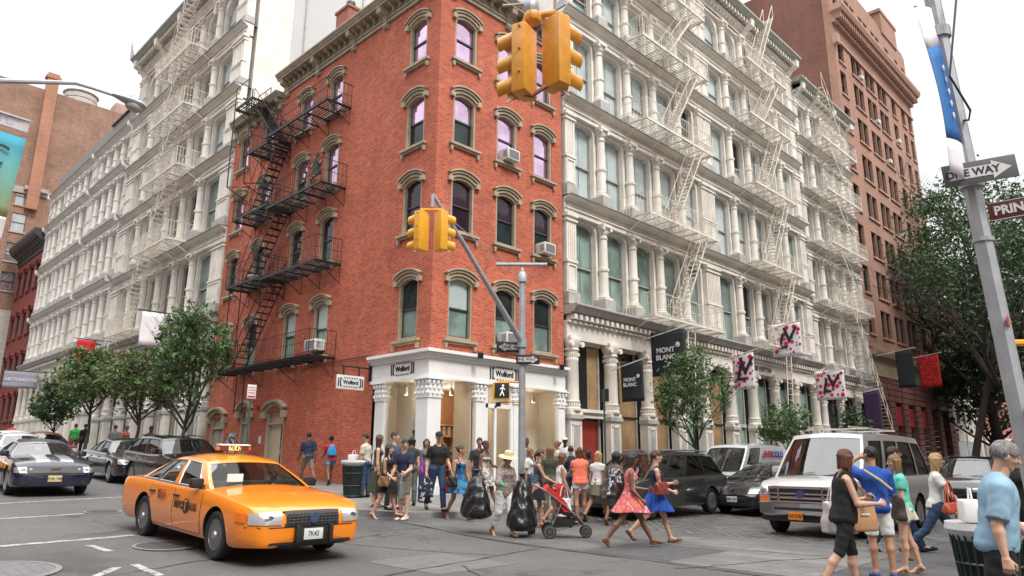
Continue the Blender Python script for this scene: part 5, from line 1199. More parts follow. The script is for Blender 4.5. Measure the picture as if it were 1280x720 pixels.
def person(label, loc, face, J, skin='tan', hr=('short', 'black', {}), tops=(), grip=(.6, .6), shoe=None, hat=None, group=None, extra=None, sandal=False):
    """face: degrees, the way the person looks in the world; tops: [(part name, (V,F), material)]"""
    root = thing('person', label, 'person', loc, R(face), group)
    lipc = tuple(min(1, c*k) for c, k in zip(SKIN[skin], (1.0, .55, .55)))
    body = grow_body(J, 'body', skin_m(skin), pbr('lip_'+skin, lipc, .4), M_eye, grip)
    body = link('body', body, root)
    for nm, (v, f), mt in tops:
        if len(f): link(nm, np_mesh(nm, [(v, f, 0)], [mt]), root)
    if hr and hr[0] != 'bald':
        v, f = hair(J, hr[0], **hr[2]); link('hair', np_mesh('hair', [(v, f, 0)], [hair_m(hr[1])]), root)
    s = J['s']
    for k in (0, 1):
        h_, b_, t_, an = J['heel%d' % k], J['ball%d' % k], J['toe%d' % k], J['an%d' % k]
        lo = np.minimum(np.minimum(h_, t_), an)-.08; hi = np.maximum(np.maximum(h_, t_), an)+.08; F = Field(lo, hi, .009); dz = np.array([0, 0, -.012 if sandal else 0])
        if sandal:
            F.cone(h_+dz*1.6, b_+dz*1.6, .034*s, .036*s, .01, (1, 1.1, .35)); F.cone(b_+dz*1.6, t_+dz*1.6, .038*s, .032*s, .01, (1, 1.1, .35)); m_ = b_*.7+an*.3
            P = np.stack(np.meshgrid(*F.ax, indexing='ij'), -1)
            F.cone(b_-[0, .03*s, .01], b_+[0, .03*s, -.01], .022*s, .022*s, .005, (.6, 1, 1.1)); F.cone(an-[0.01, .0, .03], an-[.0, .0, .028], .042*s, .042*s, .004, (1, 1, .35))
        else:
            F.cone(h_, b_, .044*s, .038*s, .02, (1, 1, .9)); F.cone(b_, t_, .04*s, .03*s, .015, (1, 1.2, .8)); F.cone(h_+[0, 0, .01], an-[0, 0, .03], .04*s, .036*s, .02)
        v, f = F.mesh()
        if len(f): link('shoe', np_mesh('shoe', [(v, f, 0)], [shoe or M_black]), root)
    if hat is not None: hat(root, J)
    if extra is not None: extra(root, J)
    root['J'] = 0; del root['J']
    return root
def local_pt(root, p):                      # person-space point -> world
    c, s_ = math.cos(root.rotation_euler.z), math.sin(root.rotation_euler.z); l = root.location
    return Vector((l.x+c*p[0]-s_*p[1], l.y+s_*p[0]+c*p[1], l.z+p[2]))
# ------------------------------------------------------------------ vehicles
from mathutils.bvhtree import BVHTree
M_tyre = pbr('tyre_rubber', (.018, .018, .018), .75, var=.2, vscale=20, coords='obj'); M_rim = pbr('alloy_rim', (.42, .42, .43), .35, .8); M_hub = pbr('steel_hub', (.20, .20, .20), .4, .7)
M_trim = pbr('black_trim', (.02, .02, .022), .5); M_chrome = pbr('chrome', (.72, .72, .74), .12, 1.); M_int = pbr('car_interior', (.035, .033, .032), .8); M_seat = pbr('car_seat', (.07, .065, .06), .8)
M_cgl = clear_glass('car_glass', (.55, .62, .60), .15, .16); M_cgd = clear_glass('car_glass_tinted', (.12, .14, .14), .2, .05)
M_lens = pbr('lamp_lens', (.50, .50, .50), .12, .35, coat=1.); M_amb = pbr('amber_lens', (.75, .16, .02), .2, coat=1.); M_redl = pbr('red_lens', (.45, .015, .015), .2, coat=1.); M_dot = pbr('lamp_bowl', (.42, .42, .43), .2, .6)
M_lit = pbr('lit_headlamp', (1, .9, .75), .3, emis=(1, .88, .7), estr=5)
def paint(n, c, rough=.28, flake=0): return pbr('paint_'+n, c, rough, flake, coat=1., var=.03, vscale=2, coords='obj')
def smooth_interp(xs, pts, sig=.08):
    px, pv = zip(*pts); v = np.interp(xs, px, pv); d = xs[1]-xs[0]; k = max(1, int(sig*3/d)); w_ = np.exp(-.5*((np.arange(-k, k+1)*d)/sig)**2); w_ /= w_.sum()
    p = np.pad(v, k, mode='edge'); p[:k] = 2*v[0]-v[k:0:-1] if len(v) > k else v[0]; p[-k:] = 2*v[-1]-v[-2:-k-2:-1] if len(v) > k else v[-1]
    return np.convolve(p, w_, 'valid')
class Car: pass
def make_car(label, cat, sp, loc, heading, group=None, name='car'):
    """sp: L W H wb fo(front overhang) r top(list x,z of the shoulder) bot gh=(xA,xB,xC,xD) sides=[(s0,s1,kind)] paint..."""
    L, W, H, wb, fo, r = (sp[k] for k in ('L', 'W', 'H', 'wb', 'fo', 'r')); root = thing(name, label, cat, loc, R(heading), group)
    xf, xr = L/2-fo, L/2-fo-wb; n = 72; xs = np.linspace(-L/2, L/2, n); P = sp['paint']
    zt = smooth_interp(xs, sp['top'], sp.get('sig', .07)); zb = smooth_interp(xs, sp.get('bot', [(-L/2, .36), (-L/2+.5, .24), (L/2-.5, .22), (L/2, .26)]), .06)
    nf, nr = sp.get('nose', .38), sp.get('tail', .28); pw = sp.get('pw', 2.6)
    hw = np.array([W/2*(1-(1-sp.get('endw', .80))*(max(0, (x-(L/2-nf*1.6))/(nf*1.6))**pw+max(0, ((-L/2+nr*1.6)-x)/(nr*1.6))**pw)) for x in xs])
    crown = smooth_interp(xs, sp.get('crown', [(-L/2, .03), (L/2, .05)]), .1)
    prof = [(0, 0, 1), (.80, 0, 1), (.93, .02, 1), (.965, .10, 0), (.985, .25, 0), (1., .42, 0), (1.0, .6, 0), (.99, .78, 0), (.972, .92, 0), (.945, .985, 0), (.90, 1.0, 0), (.7, 1., 2), (.45, 1., 3), (.2, 1., 4), (0, 1., 5)]
    cf = {1: 0, 0: 0, 2: .45, 3: .78, 4: .95, 5: 1.}
    V = []; m = len(prof)
    for i in range(n):
        half = []
        for (a, b, c) in prof:
            z = zb[i]+(zt[i]-zb[i])*b+(crown[i]*cf[c] if c > 1 else 0); half.append((xs[i], a*hw[i], z))
        V += half+[(x, -y, z) for x, y, z in half[-2:0:-1]]
    k = 2*m-2; F = [(i*k+j, i*k+(j+1) % k, (i+1)*k+(j+1) % k, (i+1)*k+j) for i in range(n-1) for j in range(k)]
    xA, xB, xC, xD = sp['gh']
    MI = []
    for i in range(n-1):
        for j in range(k):
            top = m-5 <= j <= m+3; MI.append(1 if top and xD+.1 < xs[i] < xA-.12 else 0)
    # rounded end caps
    for e, i in ((1, n-1), (-1, 0)):
        c0 = len(V); ring = [V[i*k+j] for j in range(k)]; cy = (zb[i]+zt[i])/2
        V += [(x+e*.03, y*.9, cy+(z-cy)*.86) for x, y, z in ring]; V.append((ring[0][0]+e*.045, 0, cy))
        for j in range(k): F += [(i*k+j, i*k+(j+1) % k, c0+(j+1) % k, c0+j), (c0+j, c0+(j+1) % k, c0+k)]; MI += [0, 0]
    me = bpy.data.meshes.new('car_body'); me.from_pydata(V, [], F); me.materials.append(P); me.materials.append(M_int); me.materials.append(M_trim)
    me.polygons.foreach_set('material_index', MI); me.polygons.foreach_set('use_smooth', [True]*len(F))
    bm = bmesh.new(); bm.from_mesh(me); bmesh.ops.recalc_face_normals(bm, faces=bm.faces); bm.to_mesh(me); bm.free()
    body = link('body', me, None)
    cut = MB(); cut.mats = [P, M_int, M_trim]; cut.cur = 2
    for x in (xf, xr):
        for s in (-1, 1): cut.lathe([(r*1.17, s*(W/2+.3)), (r*1.17, s*(W/2-.32))], (x, 0, r*1.02), 28, 'y')
    co = link('cutter', cut.mesh('cutter')); md = body.modifiers.new('b', 'BOOLEAN'); md.operation = 'DIFFERENCE'; md.object = co; md.solver = 'EXACT'
    dg = bpy.context.evaluated_depsgraph_get(); dg.update(); nm = bpy.data.meshes.new_from_object(body.evaluated_get(dg)); body.modifiers.clear(); body.data = nm; bpy.data.objects.remove(co); body.parent = root
    bm = bmesh.new(); bm.from_mesh(nm); bvh = BVHTree.FromBMesh(bm); bm.free()
    try: nm.set_sharp_from_angle(angle=R(38))
    except Exception: pass
    def hit(side, a, b):
        """side '+y': (x,z) -> surface point; '+x' / '-x': (y,z); 't': (x,y) from above"""
        if side in ('+y', '-y'): s = 1 if side == '+y' else -1; o, d = Vector((a, s*3, b)), Vector((0, -s, 0))
        elif side == 't': o, d = Vector((a, b, 4)), Vector((0, 0, -1))
        else: s = 1 if side == '+x' else -1; o, d = Vector((s*6, a, b)), Vector((-s, 0, 0))
        p, nn, _, _ = bvh.ray_cast(o, d)
        if p is None: p = Vector((a, (1 if side == '+y' else -1)*W/2, b)) if 'y' in side else (Vector((a, b, 1)) if side == 't' else Vector(((1 if side == '+x' else -1)*L/2, a, b))); nn = -d
        return p, nn
    def patch(side, q, off=.008, nu=8, nv=4, mb=None, thick=.0):
        """q: four corners in the side's own coordinates, drawn onto the body and lifted by off"""
        mb = mb or MB(); (a, b, c, d) = [np.array(v, float) for v in q]; G_ = []
        for j in range(nv+1):
            for i in range(nu+1):
                u, v = i/nu, j/nv; pt = (a*(1-u)+b*u)*(1-v)+(d*(1-u)+c*u)*v; p, nn = hit(side, *pt); e = off if 0 < i < nu and 0 < j < nv or not thick else -.004
                if abs(nn.dot(Vector((0, 1, 0) if 'y' in side else (1, 0, 0) if 'x' in side else (0, 0, 1)))) < .2: nn = Vector((0, 1 if side[0] == '+' else -1, 0)) if 'y' in side else nn
                G_.append(tuple(p+nn*e))
        mb.add(G_, [(j*(nu+1)+i, j*(nu+1)+i+1, (j+1)*(nu+1)+i+1, (j+1)*(nu+1)+i) for j in range(nv) for i in range(nu)], True); return mb
    def line(side, pts, rad=.006, mb=None):
        mb = mb or MB(); out_ = []
        for a, b in zip(pts[:-1], pts[1:]):
            kk = max(1, int(math.dist(a, b)/.12))
            for i in range(kk): t = i/kk; p, nn = hit(side, a[0]+(b[0]-a[0])*t, a[1]+(b[1]-a[1])*t); out_.append(tuple(p+nn*.001))
        p, nn = hit(side, *pts[-1]); out_.append(tuple(p+nn*.001)); mb.tube(out_, rad, 5); return mb
    # ---- cabin
    zA = lambda x: float(np.interp(x, xs, zt)); ZR = sp['H']; g0 = sp.get('gw', .90); rw = sp.get('rw', .70)*W/2; bul = sp.get('bulge', .03)
    roofz = sp.get('roofz', lambda s: ZR-.05-.05*(2*s-1)**2)
    def side_pt(s, t, sd):
        x0 = xD+(xA-xD)*s; h0 = float(np.interp(x0, xs, hw))*g0; p0 = Vector((x0, h0, zA(x0)-.01)); p1 = Vector((xC+(xB-xC)*s, rw*(1-.06*(2*s-1)**2), roofz(s)-.03))
        p = p0.lerp(p1, t); p.y += bul*math.sin(math.pi*t)*.8; p.y *= sd; return p
    def grid(fn, u0, u1, v0, v1, nu, nv, mb, off=0.):
        mb.add([tuple(fn(u0+(u1-u0)*i/nu, v0+(v1-v0)*j/nv)) for j in range(nv+1) for i in range(nu+1)], [(j*(nu+1)+i, j*(nu+1)+i+1, (j+1)*(nu+1)+i+1, (j+1)*(nu+1)+i) for j in range(nv) for i in range(nu)], True)
    cab = MB(); cab.m(P); tw_ = sp.get('tw', .88); gl = M_cgd if sp.get('tint') else M_cgl
    for sd in (-1, 1):
        fn = lambda s, t, sd=sd: side_pt(s, t, sd)
        cab.m(P); grid(fn, 0, 1, tw_, 1, 16, 2, cab); grid(fn, 0, 1, 0, .04, 16, 1, cab)
        for s0, s1, kd in sp['sides']:
            if kd in 'bk': cab.m(P if kd == 'b' else M_trim); grid(fn, s0, s1, .04, tw_, max(2, int((s1-s0)*14)), 6, cab)
            else:
                o = MB(); f2 = lambda s, t, sd=sd: side_pt(s, t, sd)-Vector((0, sd*.012, 0)); grid(f2, s0, s1, .04, tw_, 8, 6, o); o.build('side_window', M_cgd if sp.get('tint') and (sp['tint'] == 2 or s0 < .5) else M_cgl, root, fix=False)
                e = MB(); pts = [fn(s0, .04), fn(s1, .04), fn(s1, tw_*.5), fn(s1, tw_), fn((s0+s1)/2, tw_), fn(s0, tw_), fn(s0, tw_*.5), fn(s0, .04)]; cab.m(sp.get('wtrim', M_trim)); cab.tube([tuple(p) for p in pts], .012, 5)
    def shield(front):
        s = 1. if front else 0.; sg = 1 if front else -1
        def fn(u, v):      # u across -1..1, v up
            a = side_pt(s, v, 1); bow = .14*(1-v*.45)*(1-u*u)*(.7 if not front else 1.)*sp.get('bow', 1.); return Vector((a.x+sg*bow, a.y*u, a.z+(crown_at(a.x) if v < .01 else 0)*(1-u*u)+.045*v*(1-u*u)))
        return fn
    def crown_at(x): return float(np.interp(x, xs, crown))*.6
    for front in (True, False):
        fn = shield(front); kd = .93 if front else .88; cab.m(P); b = .90
        for u0, u1 in ((-1, -kd), (kd, 1)): grid(fn, u0, u1, 0, 1, 1, 6, cab)
        cab.m(P); grid(fn, -kd, kd, b, 1, 12, 1, cab); cab.m(M_trim); grid(fn, -kd, kd, 0, .07, 12, 1, cab)
        o = MB(); s2 = lambda u, v, fn=fn, g=(1 if front else -1): fn(u, v)-Vector((g*.012, 0, 0)); grid(s2, -kd, kd, .05, b, 14, 6, o)
        o.build('windshield' if front else 'rear_window', (M_cgl if front or not sp.get('tint') else M_cgd), root, fix=False)
    fF, fR = shield(True), shield(False)
    def roof(u, v): a, b = fF(u, 1), fR(u, 1); p = b.lerp(a, v); sz = roofz(v)-.03+.045*(1-u*u); p.z = sz+.03*(1-u*u)*math.sin(math.pi*v)+.0; p.y = rw*(1-.06*(2*v-1)**2)*u; return p
    cab.m(P); grid(roof, -1, 1, 0, 1, 14, 14, cab)
    cb = cab.build('roof', None, root, fix=False)
    if sp.get('rack'):
        rk = MB()
        for sd in (-1, 1): rk.tube([(p.x, p.y*.93, p.z+.07) for p in [side_pt(s, 1, sd) for s in (.08, .3, .6, .92)]], .02, 6)
        rk.build('roof_rack', M_trim if sp['rack'] == 1 else M_rim, root)
    # seats and wheel behind the glass
    st = MB(); zc = zA((xA+xD)/2)
    for x in sp.get('seats', [(xB*.5+xC*.5+.35), (xC+.25)]):
        for y in (-.36, .36): st.rbox(x-.1, y, zc+.0, .14, .46, .5, Matrix.Rotation(R(0), 4, 'Y'), .05); st.rbox(x-.16, y, zc+.34, .1, .24, .18, None, .04)
    st.rbox(xA-.45, 0, zc+.03, .3, W*.78, .12, None, .04); st.build('seats', M_seat, root)
    sw = MB(); sw.tube([(xA-.62+.07*math.sin(a), .36+.18*math.cos(a), zc+.12+.16*math.sin(a)) for a in np.linspace(0, 2*math.pi, 17)], .014, 6); sw.build('steering_wheel', M_trim, root)
    # wheels
    for x in (xf, xr):
        for s in (-1, 1):
            y = s*(W/2-.125); tw2 = .105; ty = MB().lathe([(r*.62, tw2*.8*s), (r*.9, tw2*s), (r*.985, tw2*.8*s), (r, tw2*.5*s), (r, -tw2*.5*s), (r*.985, -tw2*.8*s), (r*.9, -tw2*s), (r*.62, -tw2*.8*s)], (0, 0, 0), 32, 'y')
            wh = ty.build('wheel', M_tyre, root); wh.location = (x, y, r)
            rm = MB().m(sp.get('rim', M_rim)); rm.lathe([(r*.66, tw2*.85*s), (r*.60, tw2*.9*s), (r*.58, tw2*.5*s)], (0, 0, 0), 28, 'y')
            if sp.get('spokes', 10) == 0:
                rm.m(M_trim); rm.lathe([(r*.6, tw2*.45*s), (r*.42, tw2*.72*s), (r*.3, tw2*.55*s)], (0, 0, 0), 24, 'y'); rm.m(M_rim); rm.lathe([(r*.3, tw2*.55*s), (r*.26, tw2*.8*s), (r*.17, tw2*.9*s), (r*.15, tw2*1.1*s), (0, tw2*1.14*s)], (0, 0, 0), 24, 'y')
                for q in range(8): a = math.pi*q/4; rm.m(M_hub).lathe([(.0, tw2*.72*s), (.026, tw2*.72*s), (.026, tw2*.78*s), (0, tw2*.78*s)], (r*.46*math.cos(a), 0, r*.46*math.sin(a)), 8, 'y')
                rm.m(M_trim)
            else:
                rm.lathe([(r*.14, tw2*.5*s), (r*.14, tw2*.85*s), (0, tw2*.88*s)], (0, 0, 0), 16, 'y')
                for q in range(sp.get('spokes', 10)):
                    a = 2*math.pi*q/sp.get('spokes', 10); c_, s_ = math.cos(a), math.sin(a); wq = .022 if sp.get('spokes', 10) > 6 else .045
                    rm.add([(c_*r*.1-s_*wq, tw2*.55*s, s_*r*.1+c_*wq), (c_*r*.1+s_*wq, tw2*.55*s, s_*r*.1-c_*wq), (c_*r*.62+s_*wq, tw2*.7*s, s_*r*.62-c_*wq), (c_*r*.62-s_*wq, tw2*.7*s, s_*r*.62+c_*wq),
                            (c_*r*.1-s_*wq, tw2*.8*s, s_*r*.1+c_*wq), (c_*r*.1+s_*wq, tw2*.8*s, s_*r*.1-c_*wq), (c_*r*.62+s_*wq, tw2*.88*s, s_*r*.62-c_*wq), (c_*r*.62-s_*wq, tw2*.88*s, s_*r*.62+c_*wq)], [(0, 1, 2, 3), (7, 6, 5, 4), (0, 4, 5, 1), (1, 5, 6, 2), (2, 6, 7, 3), (3, 7, 4, 0)])
            rm.m(M_trim).lathe([(r*.58, .1*tw2*s), (0, .1*tw2*s)], (0, 0, 0), 20, 'y'); rm.build('rim', None, wh)
    # doors, handles, mirrors
    sb = sp.get('sill', .3)
    for sd, nm2 in ((1, '+y'), (-1, '-y')):
        for (x0, x1) in sp['doors']:
            z0, z1 = sb, min(zA(x0), zA(x1))-.05
            dm = patch(nm2, [(x0, z0), (x1, z0), (x1, z1), (x0, z1)], .004, 8, 6); d = dm.build('door', P, root, fix=False)
            line(nm2, [(x0, z1), (x0, z0), (x1, z0), (x1, z1)], .006).build('seam', M_trim, d)
            hx = x0+.13; p, nn = hit(nm2, hx, z1-.10); MB().rbox(p.x, p.y+nn.y*.02, p.z, .2, .035, .035, None, .01).build('handle', sp.get('handle', P), d)
        if sp.get('mould'): z = sp['mould']; patch(nm2, [(xr+r*1.25, z), (xf-r*1.25, z), (xf-r*1.25, z+.05), (xr+r*1.25, z+.05)], .012, 20, 1, thick=1).build('side_moulding', sp.get('mouldm', P), root)
        mp_ = side_pt(.94, .12, sd); m = MB(); m.rbox(mp_.x-.02, mp_.y+sd*.13, mp_.z+.04, .13, .2, .15, None, .035); m.bar((mp_.x, mp_.y, mp_.z-.01), (mp_.x, mp_.y+sd*.08, mp_.z+.0), .02); mi_ = m.build('mirror', sp.get('mirror', M_trim), root)
        MB().rbox(mp_.x-.09, mp_.y+sd*.13, mp_.z+.04, .005, .16, .11).build('glass', M_chrome, mi_)
    c = Car(); c.root, c.patch, c.line, c.hit, c.zA, c.side, c.body, c.cab, c.roof, c.L, c.W = root, patch, line, hit, zA, side_pt, body, cb, roof, L, W
    # wipers
    wp = MB()
    for y in (-.5, .15): p0 = fF(y*1.1, .03)+Vector((.03, 0, .01)); p1 = fF(y*1.1+.55, .12)+Vector((.02, 0, .01)); wp.bar(p0, p1, .008)
    wp.build('wiper', M_trim, root)
    return c
def plate(c, x, z, txt, base, ink, y=0., w=.31, rear=False, tilt=0):
    s = -1 if rear else 1; m = MB().m(pbr('plate_'+base[0], base[1], .4)).rbox(x, y, z, .012, w, .155, None, .003); p = m.build('number_plate', None, c.root)
    text('lettering', txt, .1, pbr('plate_ink_'+ink[0], ink[1], .5), p, frame_M((x+s*.008, y, z), (0, s, 0), (0, 0, 1)), .002, .001, .85)
# 1 -- the orange cab
M_glow = pbr('number_glow', (.9, .6, .25), .4, emis=(1, .62, .2), estr=.8)
P_cab = paint('cab_orange', (.82, .225, .002), .34)
spec_sedan = dict(L=5.38, W=1.98, H=1.47, wb=2.91, fo=1.06, r=.345, top=[(-2.69, .78), (-2.6, .92), (-2.3, .965), (-1.5, .985), (0, .955), (1.1, .955), (1.9, .90), (2.45, .82), (2.62, .76), (2.69, .68)], gh=(1.12, .32, -.95, -1.78), crown=[(-2.69, .03), (-1.7, .05), (1.1, .06), (2.69, .04)],
    sides=[(0, .07, 'b'), (.07, .25, 'g'), (.25, .27, 'k'), (.27, .51, 'g'), (.51, .58, 'b'), (.58, .89, 'g'), (.89, 1, 'b')], doors=[(-1.02, .02), (.02, 1.1)], paint=P_cab, spokes=0, rim=M_hub, mould=.47, handle=M_trim, gw=.885, rw=.66, rack=0, wtrim=M_chrome)
tx, ty_ = -8.22, -4.88
cab = make_car('orange yellow taxi sedan turning in the left foreground', 'taxi', spec_sedan, (tx, ty_, G(ty_)-.01), -90, name='taxi_cab')
cab.root.rotation_euler = Euler((0, math.atan(.040), R(-89.3)), 'XYZ')
def chrome_ring(c, side, q, rad, mat, par=None): return c.line(side, list(q)+[q[0]], rad).build('trim', mat, par or c.root)
g = cab.patch('+x', [(-.42, .56), (.42, .56), (.44, .735), (-.44, .735)], .02, 10, 4).build('grille', M_trim, cab.root, fix=False); chrome_ring(cab, '+x', [(-.43, .55), (.43, .55), (.45, .74), (-.45, .74)], .018, M_trim, g)
gr_ = MB()
for i in range(13): y = -.39+i*.065; p, _ = cab.hit('+x', y, .64); gr_.box(p.x+.02, p.x+.03, y-.004, y+.004, .565, .73)
for z in (.6, .64, .68, .71): p, _ = cab.hit('+x', 0, z); gr_.box(p.x+.015, p.x+.032, -.4, .4, z-.004, z+.004)
gr_.build('mesh', M_hub, g); p, _ = cab.hit('+x', 0, .65); MB().lathe([(0, .03), (.075, .03), (.075, .045), (0, .048)], (p.x, 0, .655), 20, 'x').build('badge', pbr('badge_blue', (.1, .14, .3), .2, .6), g)
for s in (-1, 1):
    h_ = cab.patch('+x', [(s*.50, .575), (s*.90, .575), (s*.90, .725), (s*.49, .74)], .016, 8, 4).build('headlight', M_lens, cab.root, fix=False)
    cab.patch('+y' if s > 0 else '-y', [(2.28, .60), (2.48, .59), (2.50, .71), (2.26, .72)], .014, 6, 3).build('indicator', M_amb, h_, fix=False)
    q, _ = cab.hit('+x', s*.68, .655); MB().sphere((q.x+.004, s*.68, .655), .055, 12, (.3, 1.5, .9)).build('bulb', M_chrome, h_)
    cab.patch('-x', [(s*.42, .68), (s*.86, .68), (s*.86, .86), (s*.42, .86)], .01, 8, 4).build('tail_light', M_redl, cab.root, fix=False)
    cab.patch('+x', [(s*.52, .475), (s*.9, .475), (s*.9, .51), (s*.52, .51)], .03, 8, 1, thick=1).build('bumper_strip', M_trim, cab.root)
cab.line('+x', [(-.93, .535), (0, .535), (.93, .535)], .008).build('bumper_seam', M_trim, cab.root); cab.patch('+x', [(-.7, .26), (.7, .26), (.66, .33), (-.66, .33)], .006, 8, 2).build('air_intake', M_trim, cab.root, fix=False)
q, _ = cab.hit('+x', 0, .44); MB().rbox(q.x+.02, 0, .43, .03, .46, .2, None, .01).build('plate_holder', M_trim, cab.root); plate(cab, q.x+.04, .43, '7K42', ('white', (.62, .64, .62)), ('navy', (.03, .05, .15)))
for y in (-.27, .27): MB().rbox(q.x+.06, y, .44, .09, .06, .24, None, .02).build('bumper_guard', M_trim, cab.root)
M_tx = pbr('taxi_lettering', (.012, .012, .012), .4)
for s, nm2 in ((-1, '-y'), (1, '+y')):
    p, _ = cab.hit(nm2, .75, .66); y = p.y+s*.012
    X = (1, 0, 0) if s < 0 else (-1, 0, 0)
    def T_(tx_, u, z, sz, mt=M_tx, bold=.002, xs=1.): text('lettering', tx_, sz, mt, cab.root, frame_M((u, y, z), X, (0, 0, 1)), .003, bold, xs)
    u0 = .55; T_('NYC', u0-(-s)*.27, .665, .165, bold=.004); MB().lathe([(0, 0), (.115, 0), (.115, .006), (0, .006)], (u0+(-s)*.02, y-.003, .67), 24, 'y').build('roundel', M_tx, cab.root)
    o = cab.root.children[-1]; 
    text('lettering', 'T', .22, P_cab, cab.root, frame_M((u0+(-s)*.02, y+s*.006, .67), X, (0, 0, 1)), .003, .004); T_('AXI', u0-(s)*.285, .665, .18, bold=.000, xs=.92)
    bx = MB(); bx.box(-.62, -.30, min(y, y+s*.003), max(y, y+s*.003), .70, .712); bx.box(-.62, -.30, min(y, y+s*.003), max(y, y+s*.003), .84, .852); bx.box(-.62, -.608, min(y, y+s*.003), max(y, y+s*.003), .70, .852); bx.box(-.312, -.30, min(y, y+s*.003), max(y, y+s*.003), .70, .852)
    for zz in (.735, .765, .795): bx.box(-.48, -.33, min(y, y+s*.003), max(y, y+s*.003), zz, zz+.014)
    bx.box(-.6, -.52, min(y, y+s*.003), max(y, y+s*.003), .715, .84); bx.build('rate_panel', pbr('rate_panel', (.25, .05, .01), .4), cab.root)
rl = MB().rbox(-.12, 0, 1.555, .13, .52, .09, None, .02).build('roof_light', pbr('roof_lamp_case', (.16, .04, .015), .4), cab.root); MB().rbox(-.12, 0, 1.61, .16, .56, .025, None, .008).build('base', M_white, rl); MB().rbox(-.12, 0, 1.555, .145, .22, .075, None, .008).build('number_panel', M_glow, rl); text('lettering', '7K42', .1, M_tx, rl, frame_M((-.04, 0, 1.555), (0, 1, 0), (0, 0, 1)), .002, .002); text('lettering', '7K42', .1, M_tx, rl, frame_M((-.20, 0, 1.555), (0, -1, 0), (0, 0, 1)), .002, .002)
for y in (-.26, .26): MB().rbox(-.12, y, 1.55, .09, .10, .06, None, .02).build('roof_lamp', M_amb, rl)
m = MB().m(M_white).rbox(1.02, -.45, 1.12, .02, .26, .12, Matrix.Identity(4)); m.build('licence_card', None, cab.root)
# 2 -- dark blue coupe with silver stripes
P_must = paint('midnight_blue', (.006, .008, .028), .25)
sp = dict(L=4.77, W=1.88, H=1.41, wb=2.72, fo=.93, r=.345, top=[(-2.38, .82), (-2.3, .98), (-1.6, 1.0), (-.5, .94), (.7, .95), (1.5, .91), (2.15, .84), (2.33, .74), (2.38, .62)], gh=(.85, .12, -.85, -1.75), sides=[(0, .2, 'b'), (.2, .34, 'g'), (.34, .42, 'b'), (.42, .9, 'g'), (.9, 1, 'b')], doors=[(-.55, .85)], paint=P_must, spokes=5, rw=.62, gw=.87, mirror=P_must, nose=.3, endw=.86, crown=[(-2.38, .03), (2.1, .08), (2.38, .04)])
mus = make_car('dark blue coupe with silver bonnet stripes in the road at the left edge', 'car', sp, (-8.62, 4.42+2.25, G(6.6)), -90)
mus.root.rotation_euler = Euler((0, math.atan(.042), R(-93)), 'XYZ')
g = mus.patch('+x', [(-.62, .60), (.62, .60), (.60, .76), (-.60, .76)], .008, 10, 4).build('grille', M_trim, mus.root, fix=False); q, _ = mus.hit('+x', 0, .68)
MB().prism([(-.13, .0), (-.05, .035), (.06, .03), (.13, .05), (.1, .0), (.02, -.02), (-.04, -.01)], q.x+.01, q.x+.025, 'x').build('badge', M_chrome, g); g.children[-1].location.z = .68
for s in (-1, 1):
    h_ = mus.patch('+x', [(s*.64, .60), (s*.88, .60), (s*.88, .73), (s*.63, .74)], .01, 6, 4).build('headlight', M_dot, mus.root, fix=False)
    for yy in (.7,): q, _ = mus.hit('+x', s*yy, .665); MB().sphere((q.x+.005, s*yy, .665), .06, 12, (.4, 1, 1)).build('lens', M_lens, h_)
    q, _ = mus.hit('+x', s*.56, .68); MB().sphere((q.x+.01, s*.54, .675), .045, 12, (.4, 1, 1)).build('fog_lamp', M_lens, mus.root)
    mus.patch('t', [(.95, s*.12-.0), (2.2, s*.12), (2.2, s*.42), (.95, s*.42)], .004, 14, 4).build('stripe', paint('silver', (.55, .56, .58), .3, .3), mus.root, fix=False)
    mus.patch('+x', [(s*.6, .32), (s*.85, .32), (s*.85, .4), (s*.6, .42)], .01, 5, 2).build('air_intake', M_trim, mus.root, fix=False)
mus.line('+x', [(-.9, .56), (0, .55), (.9, .56)], .008).build('bumper_seam', M_trim, mus.root)
q, _ = mus.hit('+x', 0, .46); plate(mus, q.x+.02, .46, 'ZNK 76M', ('cream', (.62, .52, .26)), ('ink', (.03, .03, .03)))
# generic saloon / suv fronts
def face_kit(c, zl, zh, yi, yo, gz, gy, lens=M_lens, lit=False, pl=None, plz=.45, rear=True, chrome=False):
    g = c.patch('+x', [(-gy, gz[0]), (gy, gz[0]), (gy, gz[1]), (-gy, gz[1])], .008, 8, 3).build('grille', M_trim, c.root, fix=False)
    if chrome: chrome_ring(c, '+x', [(-gy, gz[0]), (gy, gz[0]), (gy, gz[1]), (-gy, gz[1])], .014, M_chrome, g)
    for s in (-1, 1):
        h_ = c.patch('+x', [(s*yi, zl), (s*yo, zl+.01), (s*yo, zh+.03), (s*yi, zh)], .01, 8, 4).build('headlight', lens, c.root, fix=False)
        q, _ = c.hit('+x', s*(yi*.5+yo*.5), (zl+zh)/2); MB().sphere((q.x+.0, q.y, q.z), .055, 10, (.5, 1, 1)).build('bulb', M_lit if lit else M_dot, h_)
        c.patch('-x', [(s*yi*1.1, zl+.1), (s*yo, zl+.1), (s*yo, zh+.12), (s*yi*1.1, zh+.12)], .01, 6, 4).build('tail_light', M_redl, c.root, fix=False)
    c.line('+x', [(-yo, zl-.08), (0, zl-.1), (yo, zl-.08)], .007).build('bumper_seam', M_trim, c.root)
    c.patch('+x', [(-yi, .27), (yi, .27), (yi*.9, .36), (-yi*.9, .36)], .006, 8, 2).build('air_intake', M_trim, c.root, fix=False)
    if pl: q, _ = c.hit('+x', 0, plz); plate(c, q.x+.02, plz, pl[0], pl[1], pl[2])
